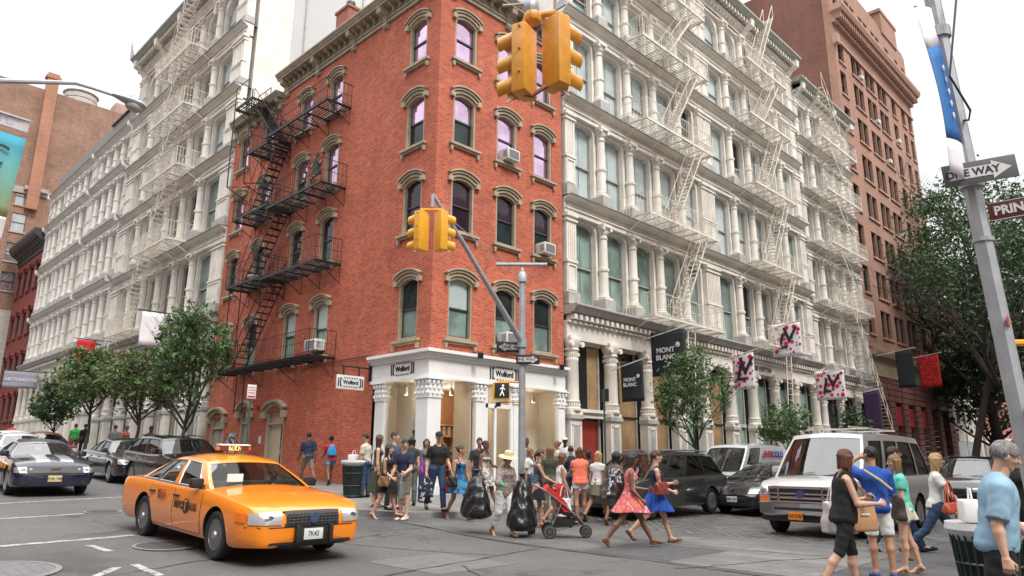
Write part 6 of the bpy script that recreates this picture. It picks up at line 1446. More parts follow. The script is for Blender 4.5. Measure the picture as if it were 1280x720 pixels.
sed = lambda P_, **k: {**dict(L=4.85, W=1.82, H=1.43, wb=2.75, fo=.96, r=.325, top=[(-2.42, .82), (-2.3, .96), (-1.5, .985), (0, .93), (1.0, .93), (1.8, .86), (2.28, .76), (2.42, .62)], gh=(1.0, .25, -.85, -1.7), sides=[(0, .08, 'b'), (.08, .26, 'g'), (.26, .28, 'k'), (.28, .53, 'g'), (.53, .57, 'k'), (.57, .89, 'g'), (.89, 1, 'b')], doors=[(-.98, .02), (.02, 1.0)], paint=P_, gw=.875, rw=.64, mirror=P_), **k}
suv = lambda P_, **k: {**dict(L=4.7, W=1.86, H=1.74, wb=2.7, fo=.9, r=.36, top=[(-2.35, .95), (-2.2, 1.08), (0, 1.03), (1.1, 1.06), (1.9, .99), (2.28, .86), (2.35, .7)], gh=(1.15, .5, -1.7, -2.2), sides=[(0, .05, 'b'), (.05, .27, 'g'), (.27, .30, 'k'), (.30, .54, 'g'), (.54, .57, 'k'), (.57, .91, 'g'), (.91, 1, 'b')], doors=[(-1.0, -.0), (.0, 1.05)], paint=P_, gw=.9, rw=.74, mirror=P_, rack=1, tint=1, nose=.3, tail=.15, endw=.86), **k}
NYP = ('orange', (.75, .22, .02)); WP = ('white', (.62, .64, .62)); INK = ('ink', (.03, .03, .03))
def park(label, sp, x, y, head, kit=None, slope=True, cat='car', name='car', group='parked cars along the kerb'):
    c = make_car(label, cat, sp, (x, y, G(y)+.0), head, group, name)
    if slope: c.root.rotation_euler = Euler((0, math.atan(.036), R(head)), 'XYZ')
    if kit: face_kit(c, **kit)
    return c
park('black four door saloon parked beyond the road, left of the dark wagon', sed(paint('black_grey', (.02, .022, .025), .25)), -5.2, 8.95+1.35, -92, dict(zl=.60, zh=.72, yi=.5, yo=.84, gz=(.6, .70), gy=.38, pl=('DLM 62', WP, INK), chrome=True))
park('glossy black wagon behind the roof of the orange cab', suv(paint('black', (.008, .008, .012), .2), H=1.62), -3.9+.0-1.15, 6.1, -91, dict(zl=.72, zh=.84, yi=.5, yo=.86, gz=(.66, .8), gy=.4))
park('silver saloon queuing between the blue coupe and the black saloon', sed(paint('silver', (.55, .56, .58), .3, .3)), -7.1, 17.2, -90, dict(zl=.60, zh=.72, yi=.5, yo=.84, gz=(.6, .70), gy=.38))
park('dark sport utility car with roof rack behind the blue coupe', suv(paint('dark_grey', (.05, .05, .055), .3)), -9.3, 20.5, -90, dict(zl=.72, zh=.84, yi=.5, yo=.86, gz=(.66, .8), gy=.4))
c = park('yellow taxi cut by the left picture edge, far behind the coupe', {**spec_sedan, 'paint': paint('cab_yellow', (.8, .36, .02), .3)}, -10.9, 16.2, -90, dict(zl=.58, zh=.72, yi=.5, yo=.9, gz=(.56, .73), gy=.42), cat='taxi', name='taxi_cab')
MB().rbox(-.12, 0, 1.56, .16, .5, .11, None, .03).build('roof_light', pbr('roof_lamp', (.85, .55, .18)), c.root)
for i, (x, y, pn, lab, mk_) in enumerate([(-5.3, 27.5, paint('white_car', (.6, .6, .6), .3), 'white car parked under the trees far down the avenue', sed), (-5.3, 21.3, paint('maroon', (.12, .02, .02), .3), 'dark red car parked under the trees down the avenue', sed), (-8.6, 29, paint('black', (.008, .008, .012), .2), 'distant black car in the middle of the avenue', suv)]):
    park(lab, mk_(pn), x, y, -90, dict(zl=.60, zh=.72, yi=.5, yo=.84, gz=(.6, .70), gy=.38))
# 3 -- side street traffic, heading for the avenue
P_grn = paint('dark_green_grey', (.032, .036, .036), .25)
van = suv(P_grn, L=5.05, W=1.96, H=1.74, wb=3.03, fo=.96, r=.34, top=[(-2.52, .9), (-2.4, 1.06), (0, 1.0), (1.3, 1.0), (1.9, .93), (2.4, .8), (2.52, .62)], gh=(1.75, .75, -1.9, -2.42), sides=[(0, .04, 'b'), (.04, .27, 'g'), (.27, .29, 'k'), (.29, .52, 'g'), (.52, .55, 'k'), (.55, .78, 'g'), (.78, .80, 'k'), (.80, .93, 'g'), (.93, 1, 'b')], doors=[(-1.1, .05), (.05, 1.15)], seats=[.7, -.4, -1.4], rack=2, mould=.42, mouldm=M_chrome, spokes=14)
c = park('dark grey green minivan standing across the crossing behind the women', van, 3.55, -5.75, 180, dict(zl=.66, zh=.8, yi=.45, yo=.88, gz=(.6, .72), gy=.4), slope=False, cat='minivan', name='minivan', group='traffic in the side street')
c.patch('+y', [(-2.5, .86), (-2.34, .86), (-2.26, 1.02), (-2.46, 1.02)], .014, 4, 3).build('tail_light', M_redl, c.root, fix=False)
P_wh = paint('white_van', (.62, .64, .66), .35)
tc = suv(P_wh, L=4.58, W=1.8, H=2.02, wb=2.91, fo=.88, r=.33, top=[(-2.29, 1.1), (-2.2, 1.16), (.4, 1.14), (1.2, 1.1), (1.8, .98), (2.2, .84), (2.29, .62)], gh=(1.45, .55, -2.15, -2.27), rw=.8, gw=.92, sides=[(0, .70, 'b'), (.70, .93, 'g'), (.93, 1, 'b')], doors=[(.1, 1.15), (-1.2, .1)], rack=0, tint=0, roofz=lambda s: 1.98-.05*(2*s-1)**2, seats=[.25], endw=.88)
wv = park('small white delivery van with red and blue lettering behind the black hatchback', tc, 9.35, -5.3, 180, dict(zl=.78, zh=.95, yi=.48, yo=.84, gz=(.62, .78), gy=.45), slope=False, cat='van', name='delivery_van', group='traffic in the side street')
for s in (1,):
    pt = wv.side(.42, .6, 1); tl = wv.side(.42, .35, 1)-wv.side(.42, .75, 1); up_ = -tl.normalized()
    text('lettering', 'EVER', .3, pbr('red_letters', (.55, .03, .03), .5), wv.root, frame_M(wv.side(.50, .62, 1)+Vector((0, .03, 0)), (-1, 0, 0), up_), .004, .01)
    text('lettering', 'COLD', .3, pbr('blue_letters', (.03, .07, .35), .5), wv.root, frame_M(wv.side(.27, .62, 1)+Vector((0, .03, 0)), (-1, 0, 0), up_), .004, .01)
    MB().tube([tuple(wv.side(.62+.02*math.sin(i), .45+.08*i, 1)+Vector((0, .03, 0))) for i in range(5)], .02, 5).build('logo', pbr('grey_letters', (.2, .2, .22), .5), wv.root)
pr = sed(paint('black', (.008, .008, .012), .2), L=4.45, W=1.73, H=1.49, wb=2.7, fo=.9, r=.31, top=[(-2.22, .9), (-2.1, 1.05), (-1.5, 1.06), (0, .95), (1.2, .95), (1.8, .82), (2.15, .7), (2.22, .55)], gh=(1.5, .15, -.9, -2.0), sides=[(0, .12, 'b'), (.12, .26, 'g'), (.26, .29, 'k'), (.29, .52, 'g'), (.52, .55, 'k'), (.55, .86, 'g'), (.86, 1, 'b')], doors=[(-1.0, .05), (.05, 1.1)], mirror=paint('black', (.008, .008, .012)))
c = park('black hatchback with lit headlamps between the minivan and the big van', pr, 7.6, -7.15, 180, dict(zl=.60, zh=.76, yi=.46, yo=.82, gz=(.42, .5), gy=.45, lit=True, pl=('6ML 842', WP, ('blue', (.05, .08, .3)))), slope=False, group='traffic in the side street')
q, _ = c.hit('+x', 0, .66); MB().lathe([(.06, 0), (.07, .012), (.05, .012)], (q.x+.0, 0, .66), 16, 'x').build('badge', M_chrome, c.root)
# big passenger van
P_van = paint('van_silver', (.60, .585, .565), .32, .1)
fv = suv(P_van, L=5.7, W=2.02, H=2.2, wb=3.5, fo=.82, r=.37, top=[(-2.85, 1.1), (-2.75, 1.2), (0, 1.2), (1.55, 1.2), (2.1, 1.17), (2.6, 1.1), (2.8, 1.03), (2.85, .92)], bot=[(-2.85, .45), (-2.3, .36), (2.3, .36), (2.85, .40)], gh=(2.0, 1.2, -2.5, -2.78), rw=.80, gw=.93, sides=[(0, .03, 'b'), (.03, .20, 'g'), (.20, .235, 'b'), (.235, .46, 'g'), (.46, .495, 'b'), (.495, .70, 'g'), (.70, .745, 'b'), (.745, .93, 'g'), (.93, 1, 'b')],
    doors=[(.95, 1.9), (-.1, .92)], rack=0, tint=2, seats=[1.0, 0, -1.2], sill=.45, nose=.22, endw=.90, tw=.84, roofz=lambda s: 2.16-.04*(2*s-1)**2, spokes=5, mouldm=P_van, mould=.62, crown=[(-2.85, .04), (1.5, .05), (2.85, .07)], bow=1.3)
fd = make_car('big silver passenger van with a chrome grille standing at the crossing', 'van', fv, (1.15+2.85, -10.95, 0), 180, 'traffic in the side street', 'passenger_van')
g = fd.patch('+x', [(-.66, .68), (.66, .68), (.66, 1.0), (-.66, 1.0)], .01, 8, 4).build('grille', M_trim, fd.root, fix=False)
gx = fd.hit('+x', 0, .8)[0].x+.03
for z in (.70, .78, .86, .98): MB().rbox(gx, 0, z, .05, 1.32, .035 if z != .78 else .05, None, .01).build('chrome_bar', M_chrome, g)
for y in (-.66, -.46, .46, .66): MB().rbox(gx, y, .84, .05, .04, .32, None, .01).build('chrome_bar', M_chrome, g)
MB().lathe([(0, 0), (.085, 0), (.085, .02), (0, .025)], (gx+.02, 0, .85), 20, 'x').build('badge', pbr('badge_blue', (.1, .14, .3)), g)
for s in (-1, 1):
    h_ = fd.patch('+x', [(s*.70, .82), (s*.94, .82), (s*.94, 1.0), (s*.70, 1.0)], .012, 5, 4).build('headlight', M_lens, fd.root, fix=False); q, _ = fd.hit('+x', s*.81, .9); MB().sphere((q.x+.01, s*.81, .91), .07, 12, (.4, 1, 1)).build('bulb', M_dot, h_)
    fd.patch('+x', [(s*.70, .69), (s*.94, .69), (s*.94, .80), (s*.70, .80)], .012, 5, 2).build('indicator', M_amb, h_, fix=False)
bp = MB(); pts = [(2.70, -1.03), (2.92, -.9), (2.99, 0), (2.92, .9), (2.70, 1.03)]
bp.m(M_chrome); bp.prism([(x, y) for x, y in pts]+[(2.7, .9), (2.7, -.9)], .45, .67, 'z'); bp.build('bumper', None, fd.root)
MB().prism([(2.70, -.98), (2.84, -.8), (2.9, 0), (2.84, .8), (2.70, .98), (2.6, .9), (2.6, -.9)], .30, .455, 'z').build('bumper_skirt', M_trim, fd.root); MB().rbox(2.985, 0, .56, .03, 1.1, .06, None, .01).build('bumper_slot', M_trim, fd.root)
plate(fd, 3.0, .42, 'T641938C', NYP, INK, y=-.10)
rk = MB()
for x in (-1.2, .6): rk.bar((x, -.7, 2.25), (x, .7, 2.25), .02)
for y in (-.45, .45): rk.bar((-1.9, y, 2.28), (1.1, y, 2.28), .02)
rk.bar((-1.9, -.45, 2.28), (-1.9, .45, 2.28)); rk.build('roof_rack', M_fe_w, fd.root)
for i, (x, y, fnc, pn, lab) in enumerate([(15.2, -10.9, suv, paint('black', (.008, .008, .012), .2), 'black car directly behind the silver passenger van'), (23, -9.2, sed, paint('silver', (.55, .56, .58), .3, .3), 'silver car third in the queue behind the passenger van'), (21.5, -5.6, suv, paint('white_car', (.6, .6, .6), .3), 'white sport utility car parked by the cream buildings'), (31, -5.6, sed, paint('dark_grey', (.05, .05, .055), .3), 'dark grey car parked beyond the cream buildings'), (32, -9.4, suv, paint('pale_gold', (.4, .37, .3), .3, .2), 'pale gold car far back in the side street queue'), (42, -5.6, sed, paint('white_car', (.6, .6, .6)), 'white saloon parked in front of the red stone arcade'), (44, -9.3, suv, paint('silver', (.55, .56, .58)), 'silver sport utility car farthest back in the side street')]):
    park(lab, fnc(pn), x, y, 180, dict(zl=.60, zh=.72, yi=.5, yo=.84, gz=(.6, .70), gy=.38), slope=False, group='traffic in the side street')
# ------------------------------------------------------------------ trees
def leaf_mat(name, a, b):
    m = bpy.data.materials.new(name); m.use_nodes = True; t = m.node_tree; p = t.nodes['Principled BSDF']; p.inputs['Roughness'].default_value = .55
    g = nd(t, 'ShaderNodeNewGeometry'); r_ = ramp(t, g.outputs['Random Per Island'], [(0., a), (1., b)]); n = noise_n(t, g.outputs['Position'], 1.2, 3)
    c = mixc(t, 1., r_, ramp(t, n, [(.35, .7), (.65, 1.25)]), 'MULTIPLY'); t.links.new(c, p.inputs['Base Color'])
    tr = nd(t, 'ShaderNodeBsdfTranslucent'); t.links.new(c, tr.inputs[0]); mx = nd(t, 'ShaderNodeMixShader'); mx.inputs[0].default_value = .22; o = t.nodes['Material Output']
    t.links.new(p.outputs[0], mx.inputs[1]); t.links.new(tr.outputs[0], mx.inputs[2]); t.links.new(mx.outputs[0], o.inputs[0]); return m
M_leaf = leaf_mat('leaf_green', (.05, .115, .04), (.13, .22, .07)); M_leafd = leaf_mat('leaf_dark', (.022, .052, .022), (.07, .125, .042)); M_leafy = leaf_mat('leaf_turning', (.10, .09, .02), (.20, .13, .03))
M_bark = pbr('bark', (.045, .036, .03), .9, var=.3, vscale=9, bump=.5, bscale=25)
def tree(label, loc, H, crown_r, z0, leaves, mat, leaf=.09, trunk=.09, lean=(0, 0), seed=1, flat=1., name='tree', spread=.85, clump=.34, mat2=None, group='street trees along the kerb'):
    """H height of the top, z0 height where the crown starts"""
    rr = random.Random(seed); root = thing(name, label, 'tree', loc, 0, group); tips = []; tb = MB()
    def branch(p, d, L, r, lev):
        pts = [p]; q = p.copy(); n = 5
        for i in range(n): d = (d+Vector((rr.uniform(-.22, .22), rr.uniform(-.22, .22), rr.uniform(-.05, .16)))).normalized(); q = q+d*L/n; pts.append(q.copy())
        tb.tube([tuple(x) for x in pts], [r*(1-.6*i/n) for i in range(n+1)], 7 if lev < 2 else 5, False)
        if lev >= 2: tips.extend(pts[2:])
        if lev >= 3: return
        for k in range((5, 4, 4)[lev]):
            t = rr.uniform(.3, 1.0); i = min(n-1, int(t*n)); a = rr.uniform(0, 2*math.pi); el = rr.uniform(.05, .9)
            nd_ = (d*.55+Vector((math.cos(a)*spread, math.sin(a)*spread, el*.6))).normalized(); branch(pts[i+1] if i+1 < len(pts) else q, nd_, L*rr.uniform(.5, .72), r*.45, lev+1)
    h0 = z0; top = Vector((lean[0], lean[1], h0)); n = 6
    tp = [Vector((lean[0]*(i/n)**1.3+rr.uniform(-.03, .03), lean[1]*(i/n)**1.3+rr.uniform(-.03, .03), h0*i/n)) for i in range(n+1)]
    tb.tube([tuple(p) for p in tp], [trunk*(1.35-.5*i/n) if i == 0 else trunk*(1.05-.4*i/n) for i in range(n+1)], 9, False); base = tp[-1]
    for k in range(6):
        a = k*1.05+rr.uniform(-.3, .3); branch(base-Vector((0, 0, rr.uniform(0, .25)*h0)), Vector((math.cos(a)*spread, math.sin(a)*spread, rr.uniform(.5, 1.5))).normalized(), (H-z0)*rr.uniform(.42, .62), trunk*.55, 0 if k < 3 else 1)
    branch(base, Vector((0, 0, 1)), (H-z0)*.62, trunk*.6, 0)
    tr_o = tb.build('trunk', M_bark, root, fix=False)
    cz = (H+z0)/2; ok = []
    for t in tips:
        q = t.copy(); e = math.sqrt(((q.x-lean[0])/crown_r)**2+((q.y-lean[1])/crown_r)**2+((q.z-cz)/((H-z0)/2*1.02))**2)
        if e > 1: q = Vector((lean[0]+(q.x-lean[0])/e, lean[1]+(q.y-lean[1])/e, cz+(q.z-cz)/e))
        ok.append(q)
    # fill thin regions: extra clump centres inside the crown's outline
    for _ in range(int(len(ok)*.5)):
        a, b, c = rr.gauss(0, 1), rr.gauss(0, 1), rr.gauss(0, 1); L = math.sqrt(a*a+b*b+c*c); r_ = rr.uniform(.45, .97)
        ok.append(Vector((lean[0]+a/L*crown_r*r_, lean[1]+b/L*crown_r*r_, cz+c/L*(H-z0)/2*r_)))
    rg = np.random.default_rng(seed); C_ = np.array([tuple(t) for t in ok]); keep = rg.random(len(C_)) < .42; C_ = C_[keep]; K = len(C_)
    ci = rg.integers(0, K, leaves); sz = rg.uniform(.35, 1.25, K)[ci]; P = C_[ci]+rg.normal(0, 1, (leaves, 3))*np.array([clump, clump, clump*.6*flat])[None]*sz[:, None]*crown_r*.28
    N = rg.normal(0, 1, (leaves, 3))+[0, 0, .8]; N /= np.linalg.norm(N, axis=1)[:, None]; T = np.cross(N, rg.normal(0, 1, (leaves, 3))); T /= np.linalg.norm(T, axis=1)[:, None]; B = np.cross(N, T)
    s = leaf*rg.uniform(.6, 1.3, leaves)[:, None]; V = np.stack([P-T*s, P-B*s*.45+N*s*.1, P+T*s, P+B*s*.45+N*s*.1], 1).reshape(-1, 3); F = np.arange(leaves*4).reshape(-1, 4)
    mi = (rg.random(leaves) < .25).astype(int) if mat2 else 0
    link('crown', np_mesh('crown', [(V, F, mi)], [mat]+([mat2] if mat2 else []), False), root); return root
tree('dense green street tree at the left end of the brick house wall', (-3.3, 10.5, G(10.5)+.13), 6.7, 1.35, 2.0, 5200, M_leaf, .10, .085, (.1, .1), 3)
tree('green and yellowing street tree, left of the dense one beside the brick house', (-3.3, 15.3, G(15.3)+.13), 4.9, 1.6, 2.2, 4600, M_leaf, .10, .08, (0, 0), 5, mat2=M_leafy)
tree('spreading yellowish street tree before the pale cast iron columns', (-3.3, 22.3, G(22.3)+.13), 5.3, 2.4, 2.6, 5200, M_leaf, .11, .09, (0, 0), 8, mat2=M_leafy)
tree('small round dark tree farthest down the avenue', (-3.3, 28.5, G(28.5)+.13), 3.9, 1.4, 1.6, 4500, M_leafd, .11, .06, (0, 0), 11)
tree('slender green street tree in front of the black shop flags', (10.2, -3.2, G(-3.2)+.13), 5.4, 1.35, 2.0, 3200, M_leaf, .085, .06, (0, 0), 17)
tree('thin young street tree under the middle spotted flag', (18.2, -3.2, G(-3.2)+.13), 3.9, 1.15, 1.5, 2000, M_leaf, .09, .05, (0, 0), 23)
tree('bushy young tree under the right spotted flag', (26.5, -3.2, G(-3.2)+.13), 4.2, 1.0, 1.7, 1700, M_leafd, .09, .05, (0, 0), 29)
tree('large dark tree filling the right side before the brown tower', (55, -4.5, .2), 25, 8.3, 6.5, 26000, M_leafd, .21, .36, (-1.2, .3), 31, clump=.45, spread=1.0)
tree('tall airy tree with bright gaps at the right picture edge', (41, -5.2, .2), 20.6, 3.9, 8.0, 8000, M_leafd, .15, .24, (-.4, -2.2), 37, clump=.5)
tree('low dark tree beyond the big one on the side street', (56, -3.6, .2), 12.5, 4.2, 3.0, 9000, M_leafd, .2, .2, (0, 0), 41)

# ------------------------------------------------------------------ signals, signs, lamps, flags
M_galv = pbr('galvanised_steel', (.36, .375, .40), .5, .35, var=.14, vscale=5); M_yel = pbr('signal_yellow', (.60, .26, .026), .42, var=.14, vscale=7); M_yel2 = pbr('signal_yellow_light', (.70, .34, .03), .4, var=.08, vscale=6)
M_signw = pbr('sign_white', (.62, .62, .63), .5); M_signk = pbr('sign_black', (.02, .02, .022), .45); M_cloth_w = pbr('flag_white', (.76, .73, .77), .8)
W3 = Vector
def signal_head(name, label, top, face_deg, s=1.0, mat=None, group=None, hanger=None):
    """three-lens traffic signal hanging from its top; face: direction the lenses look"""
    mat = mat or M_yel; r = thing(name, label, 'traffic light', top, R(face_deg), group)
    w_, h_ = .36*s, 1.06*s; MB().rbox(0, 0, -h_/2-.06*s, .22*s, w_, h_, None, .025*s).build('housing', mat, r); 
    for i in range(3):
        z = -.06*s-h_*(i+.5)/3
        sc = MB().m(M_signk).lathe([(0, .112*s), (.15*s, .112*s), (.15*s, .125*s), (0, .125*s)], (0, 0, z), 20, 'x'); sc.build('lens', None, r)
        vz = MB(); a0 = 40; k = 14; pts = [(math.radians(a0+ (360-2*a0)*q/k)-math.pi/2) for q in range(k+1)]
        vs = []; ring = lambda x, rad, dz: [(x, rad*math.cos(a+math.pi*0), rad*math.sin(a)+dz) for a in [math.radians(-50+280*q/k) for q in range(k+1)]]
        A, B = ring(.10*s, .155*s, z), ring(.36*s, .155*s, z-.03*s); A2, B2 = ring(.10*s, .147*s, z), ring(.36*s, .147*s, z-.03*s)
        n = len(A); vz.add(A+B+A2+B2, [(q, q+1, n+q+1, n+q) for q in range(n-1)]+[(2*n+q, 2*n+q+1, 3*n+q+1, 3*n+q) for q in range(n-1)]+[(n+q, n+q+1, 3*n+q+1, 3*n+q) for q in range(n-1)], True); vz.build('visor', mat, r)
        MB().tube([(-.02*s, w_/2, z+.12*s), (-.02*s, w_/2+.03*s, z+.12*s)], .022*s, 6).build('hinge', mat, r)
    return r
def pole_thing(label, base, top, r0, r1, mat, n=8, cat='pole', name='signal_pole', group=None):
    b = thing(name, label, cat, base, 0, group); MB().tube([(0, 0, -.1), tuple(Vector(top)-Vector(base))], [r0, r1], n, True, False).build('shaft', mat, b); MB().lathe([(r0*2.2, 0), (r0*2.2, .05), (r0*1.6, .12), (r0*1.5, .35), (r0*1.1, .4)], n=n, smooth=False).build('base', mat, b); return b
# corner mast by the shop
MP = Vector((.42, -3.62, G(-3.62)+.13)); mt = Vector((MP.x, MP.y, 6.85))
mp_ = pole_thing('grey steel signal mast at the kerb before the white shop', MP, mt, .115, .09, M_galv)
L = lambda v: tuple(Vector(v)-MP)
MB().lathe([(.13, 6.5-MP.z), (.13, 6.72-MP.z), (.06, 6.85-MP.z), (0, 6.95-MP.z)], n=14).build('cap', M_galv, mp_)
dirR = Vector(CR).normalized(); dirR.z = 0; dirR.normalize()
jb = at_d(655, 425, 19.0); tip = at_d(541, 243, 18.4); b0 = Vector((MP.x, MP.y, 4.72))
pts = [b0, b0+(tip-b0)*.35+Vector((0, 0, .02)), b0+(tip-b0)*.7+Vector((0, 0, .06)), tip]
MB().tube([L(p) for p in pts], [.085, .07, .06, .05], 10).build('mast_arm', M_galv, mp_)
MB().lathe([(.14, -.12), (.14, .12)], L(b0), 12).build('clamp', M_galv, mp_)
MB().tube([L(mt-Vector((0, 0, .3))), L(tip+Vector((0, 0, -.25)))], .01, 5).build('stay_cable', M_galv, mp_)
ba = at_d(620, 349, 19.0); bb_ = at_d(684, 347, 19.0); zb_ = 6.6
MB().tube([L((ba.x, ba.y, zb_)), L((bb_.x, bb_.y, zb_))], .05, 8).build('cross_arm', M_galv, mp_)
def along(p, k): return Vector((p.x+dirR.x*k, p.y+dirR.y*k, p.z))
MB().tube([L(tip), L(tip-Vector((0, 0, .35)))], .05, 8).build('hanger', M_galv, mp_)
tz = tip.z-.42
signal_head('traffic_light', 'yellow traffic light on the corner mast arm with visors to the left', along(Vector((tip.x, tip.y, tz)), -.26), 98, .98, M_yel2, 'traffic lights on the corner mast arm')
signal_head('traffic_light', 'yellow traffic light on the corner mast arm with visors to the right', along(Vector((tip.x, tip.y, tz)), .24), -8, .98, M_yel2, 'traffic lights on the corner mast arm')
m = MB(); m.tube([L(along(Vector((tip.x, tip.y, tz)), -.3)), L(along(Vector((tip.x, tip.y, tz)), .28))], .04, 6); m.build('yoke', M_yel2, mp_)
# hanging pair close to the camera
TP = at_d(664, 28, 10.4); 
def alongT(k, dz=0): return Vector((TP.x+dirR.x*k, TP.y+dirR.y*k, TP.z+dz))
ta = signal_head('traffic_light', 'large yellow traffic light hanging near the top edge, its visors pointing left', alongT(-.10, -.04), 104, 1.02, M_yel, 'large hanging traffic lights')
tb_ = signal_head('traffic_light', 'large yellow traffic light hanging near the top edge, its visors pointing right', alongT(.36, .12), -6, 1.05, M_yel, 'large hanging traffic lights')
TR_base = at_d(1281, 545, 7.0); TR_top = at_d(1164, -8, 8.1); u_ = (TR_top-TR_base).normalized(); RB = TR_base-u_*((TR_base.z-.13)/u_.z)
rp = pole_thing('weathered grey octagonal pole leaning at the right picture edge', RB, RB+u_*9.2, .10, .072, M_galv, cat='pole', name='street_pole')
LR = lambda v: tuple(Vector(v)-RB)
mh = TP+Vector((0, 0, .62)); pj_ = RB+u_*8.6
MB().tube([LR(pj_), LR(pj_.lerp(mh, .5)+Vector((0, 0, .5))), LR(mh)], [.09, .07, .05], 8).build('mast_arm', M_galv, rp)
m = MB().m(M_galv); m.tube([LR(mh), LR(TP+Vector((0, 0, .12)))], .05, 8); m.lathe([(.09, 0), (.12, .08), (.12, .2), (.06, .3)], LR(TP+Vector((0, 0, .12))), 10); m.tube([LR(alongT(-.42, .28)), LR(alongT(.1, .33))], .018, 6)
m.m(M_yel).tube([LR(alongT(-.10, .0)), LR(alongT(0, .10)), LR(alongT(.36, .16))], .05, 8); m.lathe([(.12, -.06), (.14, .0), (.12, .08)], LR(alongT(0.02, .06)), 10); m.m(pbr('signal_brown', (.22, .06, .012), .5)).tube([LR(alongT(-.1, -1.16)), LR(alongT(0, -1.18)), LR(alongT(.2, -1.04)), LR(alongT(.36, -.98))], .035, 6); m.build('signal_hanger', None, rp)
# signs on the corner mast
def arrow_sign(label, c, xdir, w, h, right=True, parent_off=0, txt='ONE WAY', group='one way signs', base=M_signk, tsz=.115):
    x = Vector(xdir).normalized(); up = Vector((0, 0, 1)); up = (up-x*up.dot(x)).normalized(); M = frame_M(c, x, up); r = thing('one_way_sign', label, 'street sign', c, 0, group); M0 = frame_M((0, 0, 0), x, up)
    g = MB().m(base).rbox(0, 0, 0, w, h, .01, M0, .003); g.build('plate', None, r)
    s = 1 if right else -1; a = h*.30; arr = [(-w*.42*s, -a*.78), (w*.17*s, -a*.78), (w*.17*s, -a*1.35), (w*.43*s, 0), (w*.17*s, a*1.35), (w*.17*s, a*.78), (-w*.42*s, a*.78)]
    q = MB(lambda X, Y, Z: tuple(M0 @ Vector((X, Y, Z)))); q.prism(arr, .006, .009, 'z'); ar = q.build('arrow', M_signw, r)
    text('lettering', txt, tsz*w/.6, M_signk, ar, M0 @ Matrix.Translation((-w*.10*s, 0, .011)), .001, .003, .95); return r
pc = lambda z: Vector((MP.x, MP.y, z)); off = -Vector(CF); off.z = 0; off.normalize()
arrow_sign('one way sign with its arrow to the left, higher on the corner mast', pc(4.62)+along(Vector((0, 0, 0)), -.26)+Vector((.0, .12, 0)), (.86, -.5, 0), .78, .3, False)
arrow_sign('one way sign with its arrow to the right, just above the shop fascia', pc(4.24)+along(Vector((0, 0, 0)), .16)+off*.13, (.72, -.69, 0), .66, .27, True)
ps = thing('pedestrian_signal', 'yellow framed walk signal fixed to the corner mast before the shop door', 'pedestrian signal', pc(3.38)+along(Vector((0, 0, 0)), -.58), 0)
fd_ = math.degrees(math.atan2(-dirR.x*-1, 0)) if False else 0
Mx = frame_M((0, 0, 0), tuple(dirR), (0, 0, 1))
MB(lambda X, Y, Z: tuple(Mx @ Vector((X, Y, Z)))).rbox(0, 0, 0, .46, .46, .24, None, .02).build('housing', M_yel2, ps)
q = MB(lambda X, Y, Z: tuple(Mx @ Vector((X, Y, Z)))).rbox(.02, 0, .122, .40, .41, .012, None, .004).build('face', M_signk, ps)
fg = MB(lambda X, Y, Z: tuple(Mx @ Vector((X, Y, Z)))); fg.sphere((.05, .13, .13), .03, 8, (1, 1, .3))
for a_, b_ in (((.05, .09), (.03, -.02)), ((.04, .08), (-.03, .03)), ((.05, .08), (.1, .02)), ((.03, -.02), (-.03, -.15)), ((.03, -.02), (.08, -.15))): fg.tube([(a_[0], a_[1], .131), (b_[0], b_[1], .131)], .012, 5)
fg.build('walking_figure', pbr('signal_symbol', (.75, .78, .78), .5, emis=(.9, .95, 1), estr=.5), q)
MB(lambda X, Y, Z: tuple(Mx @ Vector((X, Y, Z)))).tube([(-.1, .26, 0), (.55, .24, 0)], .03, 6).build('bracket', M_yel2, ps); MB(lambda X, Y, Z: tuple(Mx @ Vector((X, Y, Z)))).tube([(-.05, -.32, 0), (.55, -.3, 0)], .02, 6).build('bracket', M_yel2, ps)
cm = thing('camera', 'small dark traffic camera under the walk signal', 'camera', pc(3.0)+along(Vector((0, 0, 0)), -.66)); MB().rbox(0, 0, 0, .1, .12, .12, None, .02).build('housing', M_signk, cm)
# right pole: one way sign, street name sign, banner, signal brackets
def on_rp(px, py, k=0.):                    # point of the leaning pole seen at this height, and the distance there
    best = min((RB+u_*t*.02 for t in range(0, 460)), key=lambda p: abs(360-FPX*float(np.dot(np.array(p)-CAM, CU))/float(np.dot(np.array(p)-CAM, CF))-py)); return best
wd = lambda p: float(np.dot(np.array(p)-CAM, CF))
c = on_rp(1222, 216); a = at_d(1176, 224, wd(c)-.05); b = at_d(1268, 208, wd(c)-.3); ctr = (a+b)/2+off*.04
arrow_sign('large grey one way sign on the leaning pole with its arrow to the right', ctr, tuple(b-a), (b-a).length, .245, True, base=pbr('sign_grey', (.10, .10, .105), .5), tsz=.10)
a = at_d(1232, 268, wd(c)-.15); b = at_d(1330, 250, wd(c)-.5); x_ = (b-a).normalized(); up_ = (Vector((0, 0, 1))-x_*x_.z).normalized(); M0 = frame_M((0, 0, 0), x_, up_); ctr = (a+b)/2+off*.05
r = thing('street_name_sign', 'brown street name sign on the leaning pole, cut by the picture edge', 'street sign', ctr); MB().rbox(0, 0, 0, (b-a).length, .2, .01, M0, .003).build('plate', pbr('sign_brown', (.10, .022, .012), .5), r)
text('lettering', 'PRINCE ST', .132, M_signw, r, M0 @ Matrix.Translation((.0, 0, .008)), .002, .005, .92); g = MB(lambda X, Y, Z: tuple(M0 @ Vector((X, Y, Z)))); hw_ = (b-a).length/2
for y in (-.093, .093): g.box(-hw_+.01, hw_-.01, y-.003, y+.003, .006, .008)
g.build('border', M_signw, r)
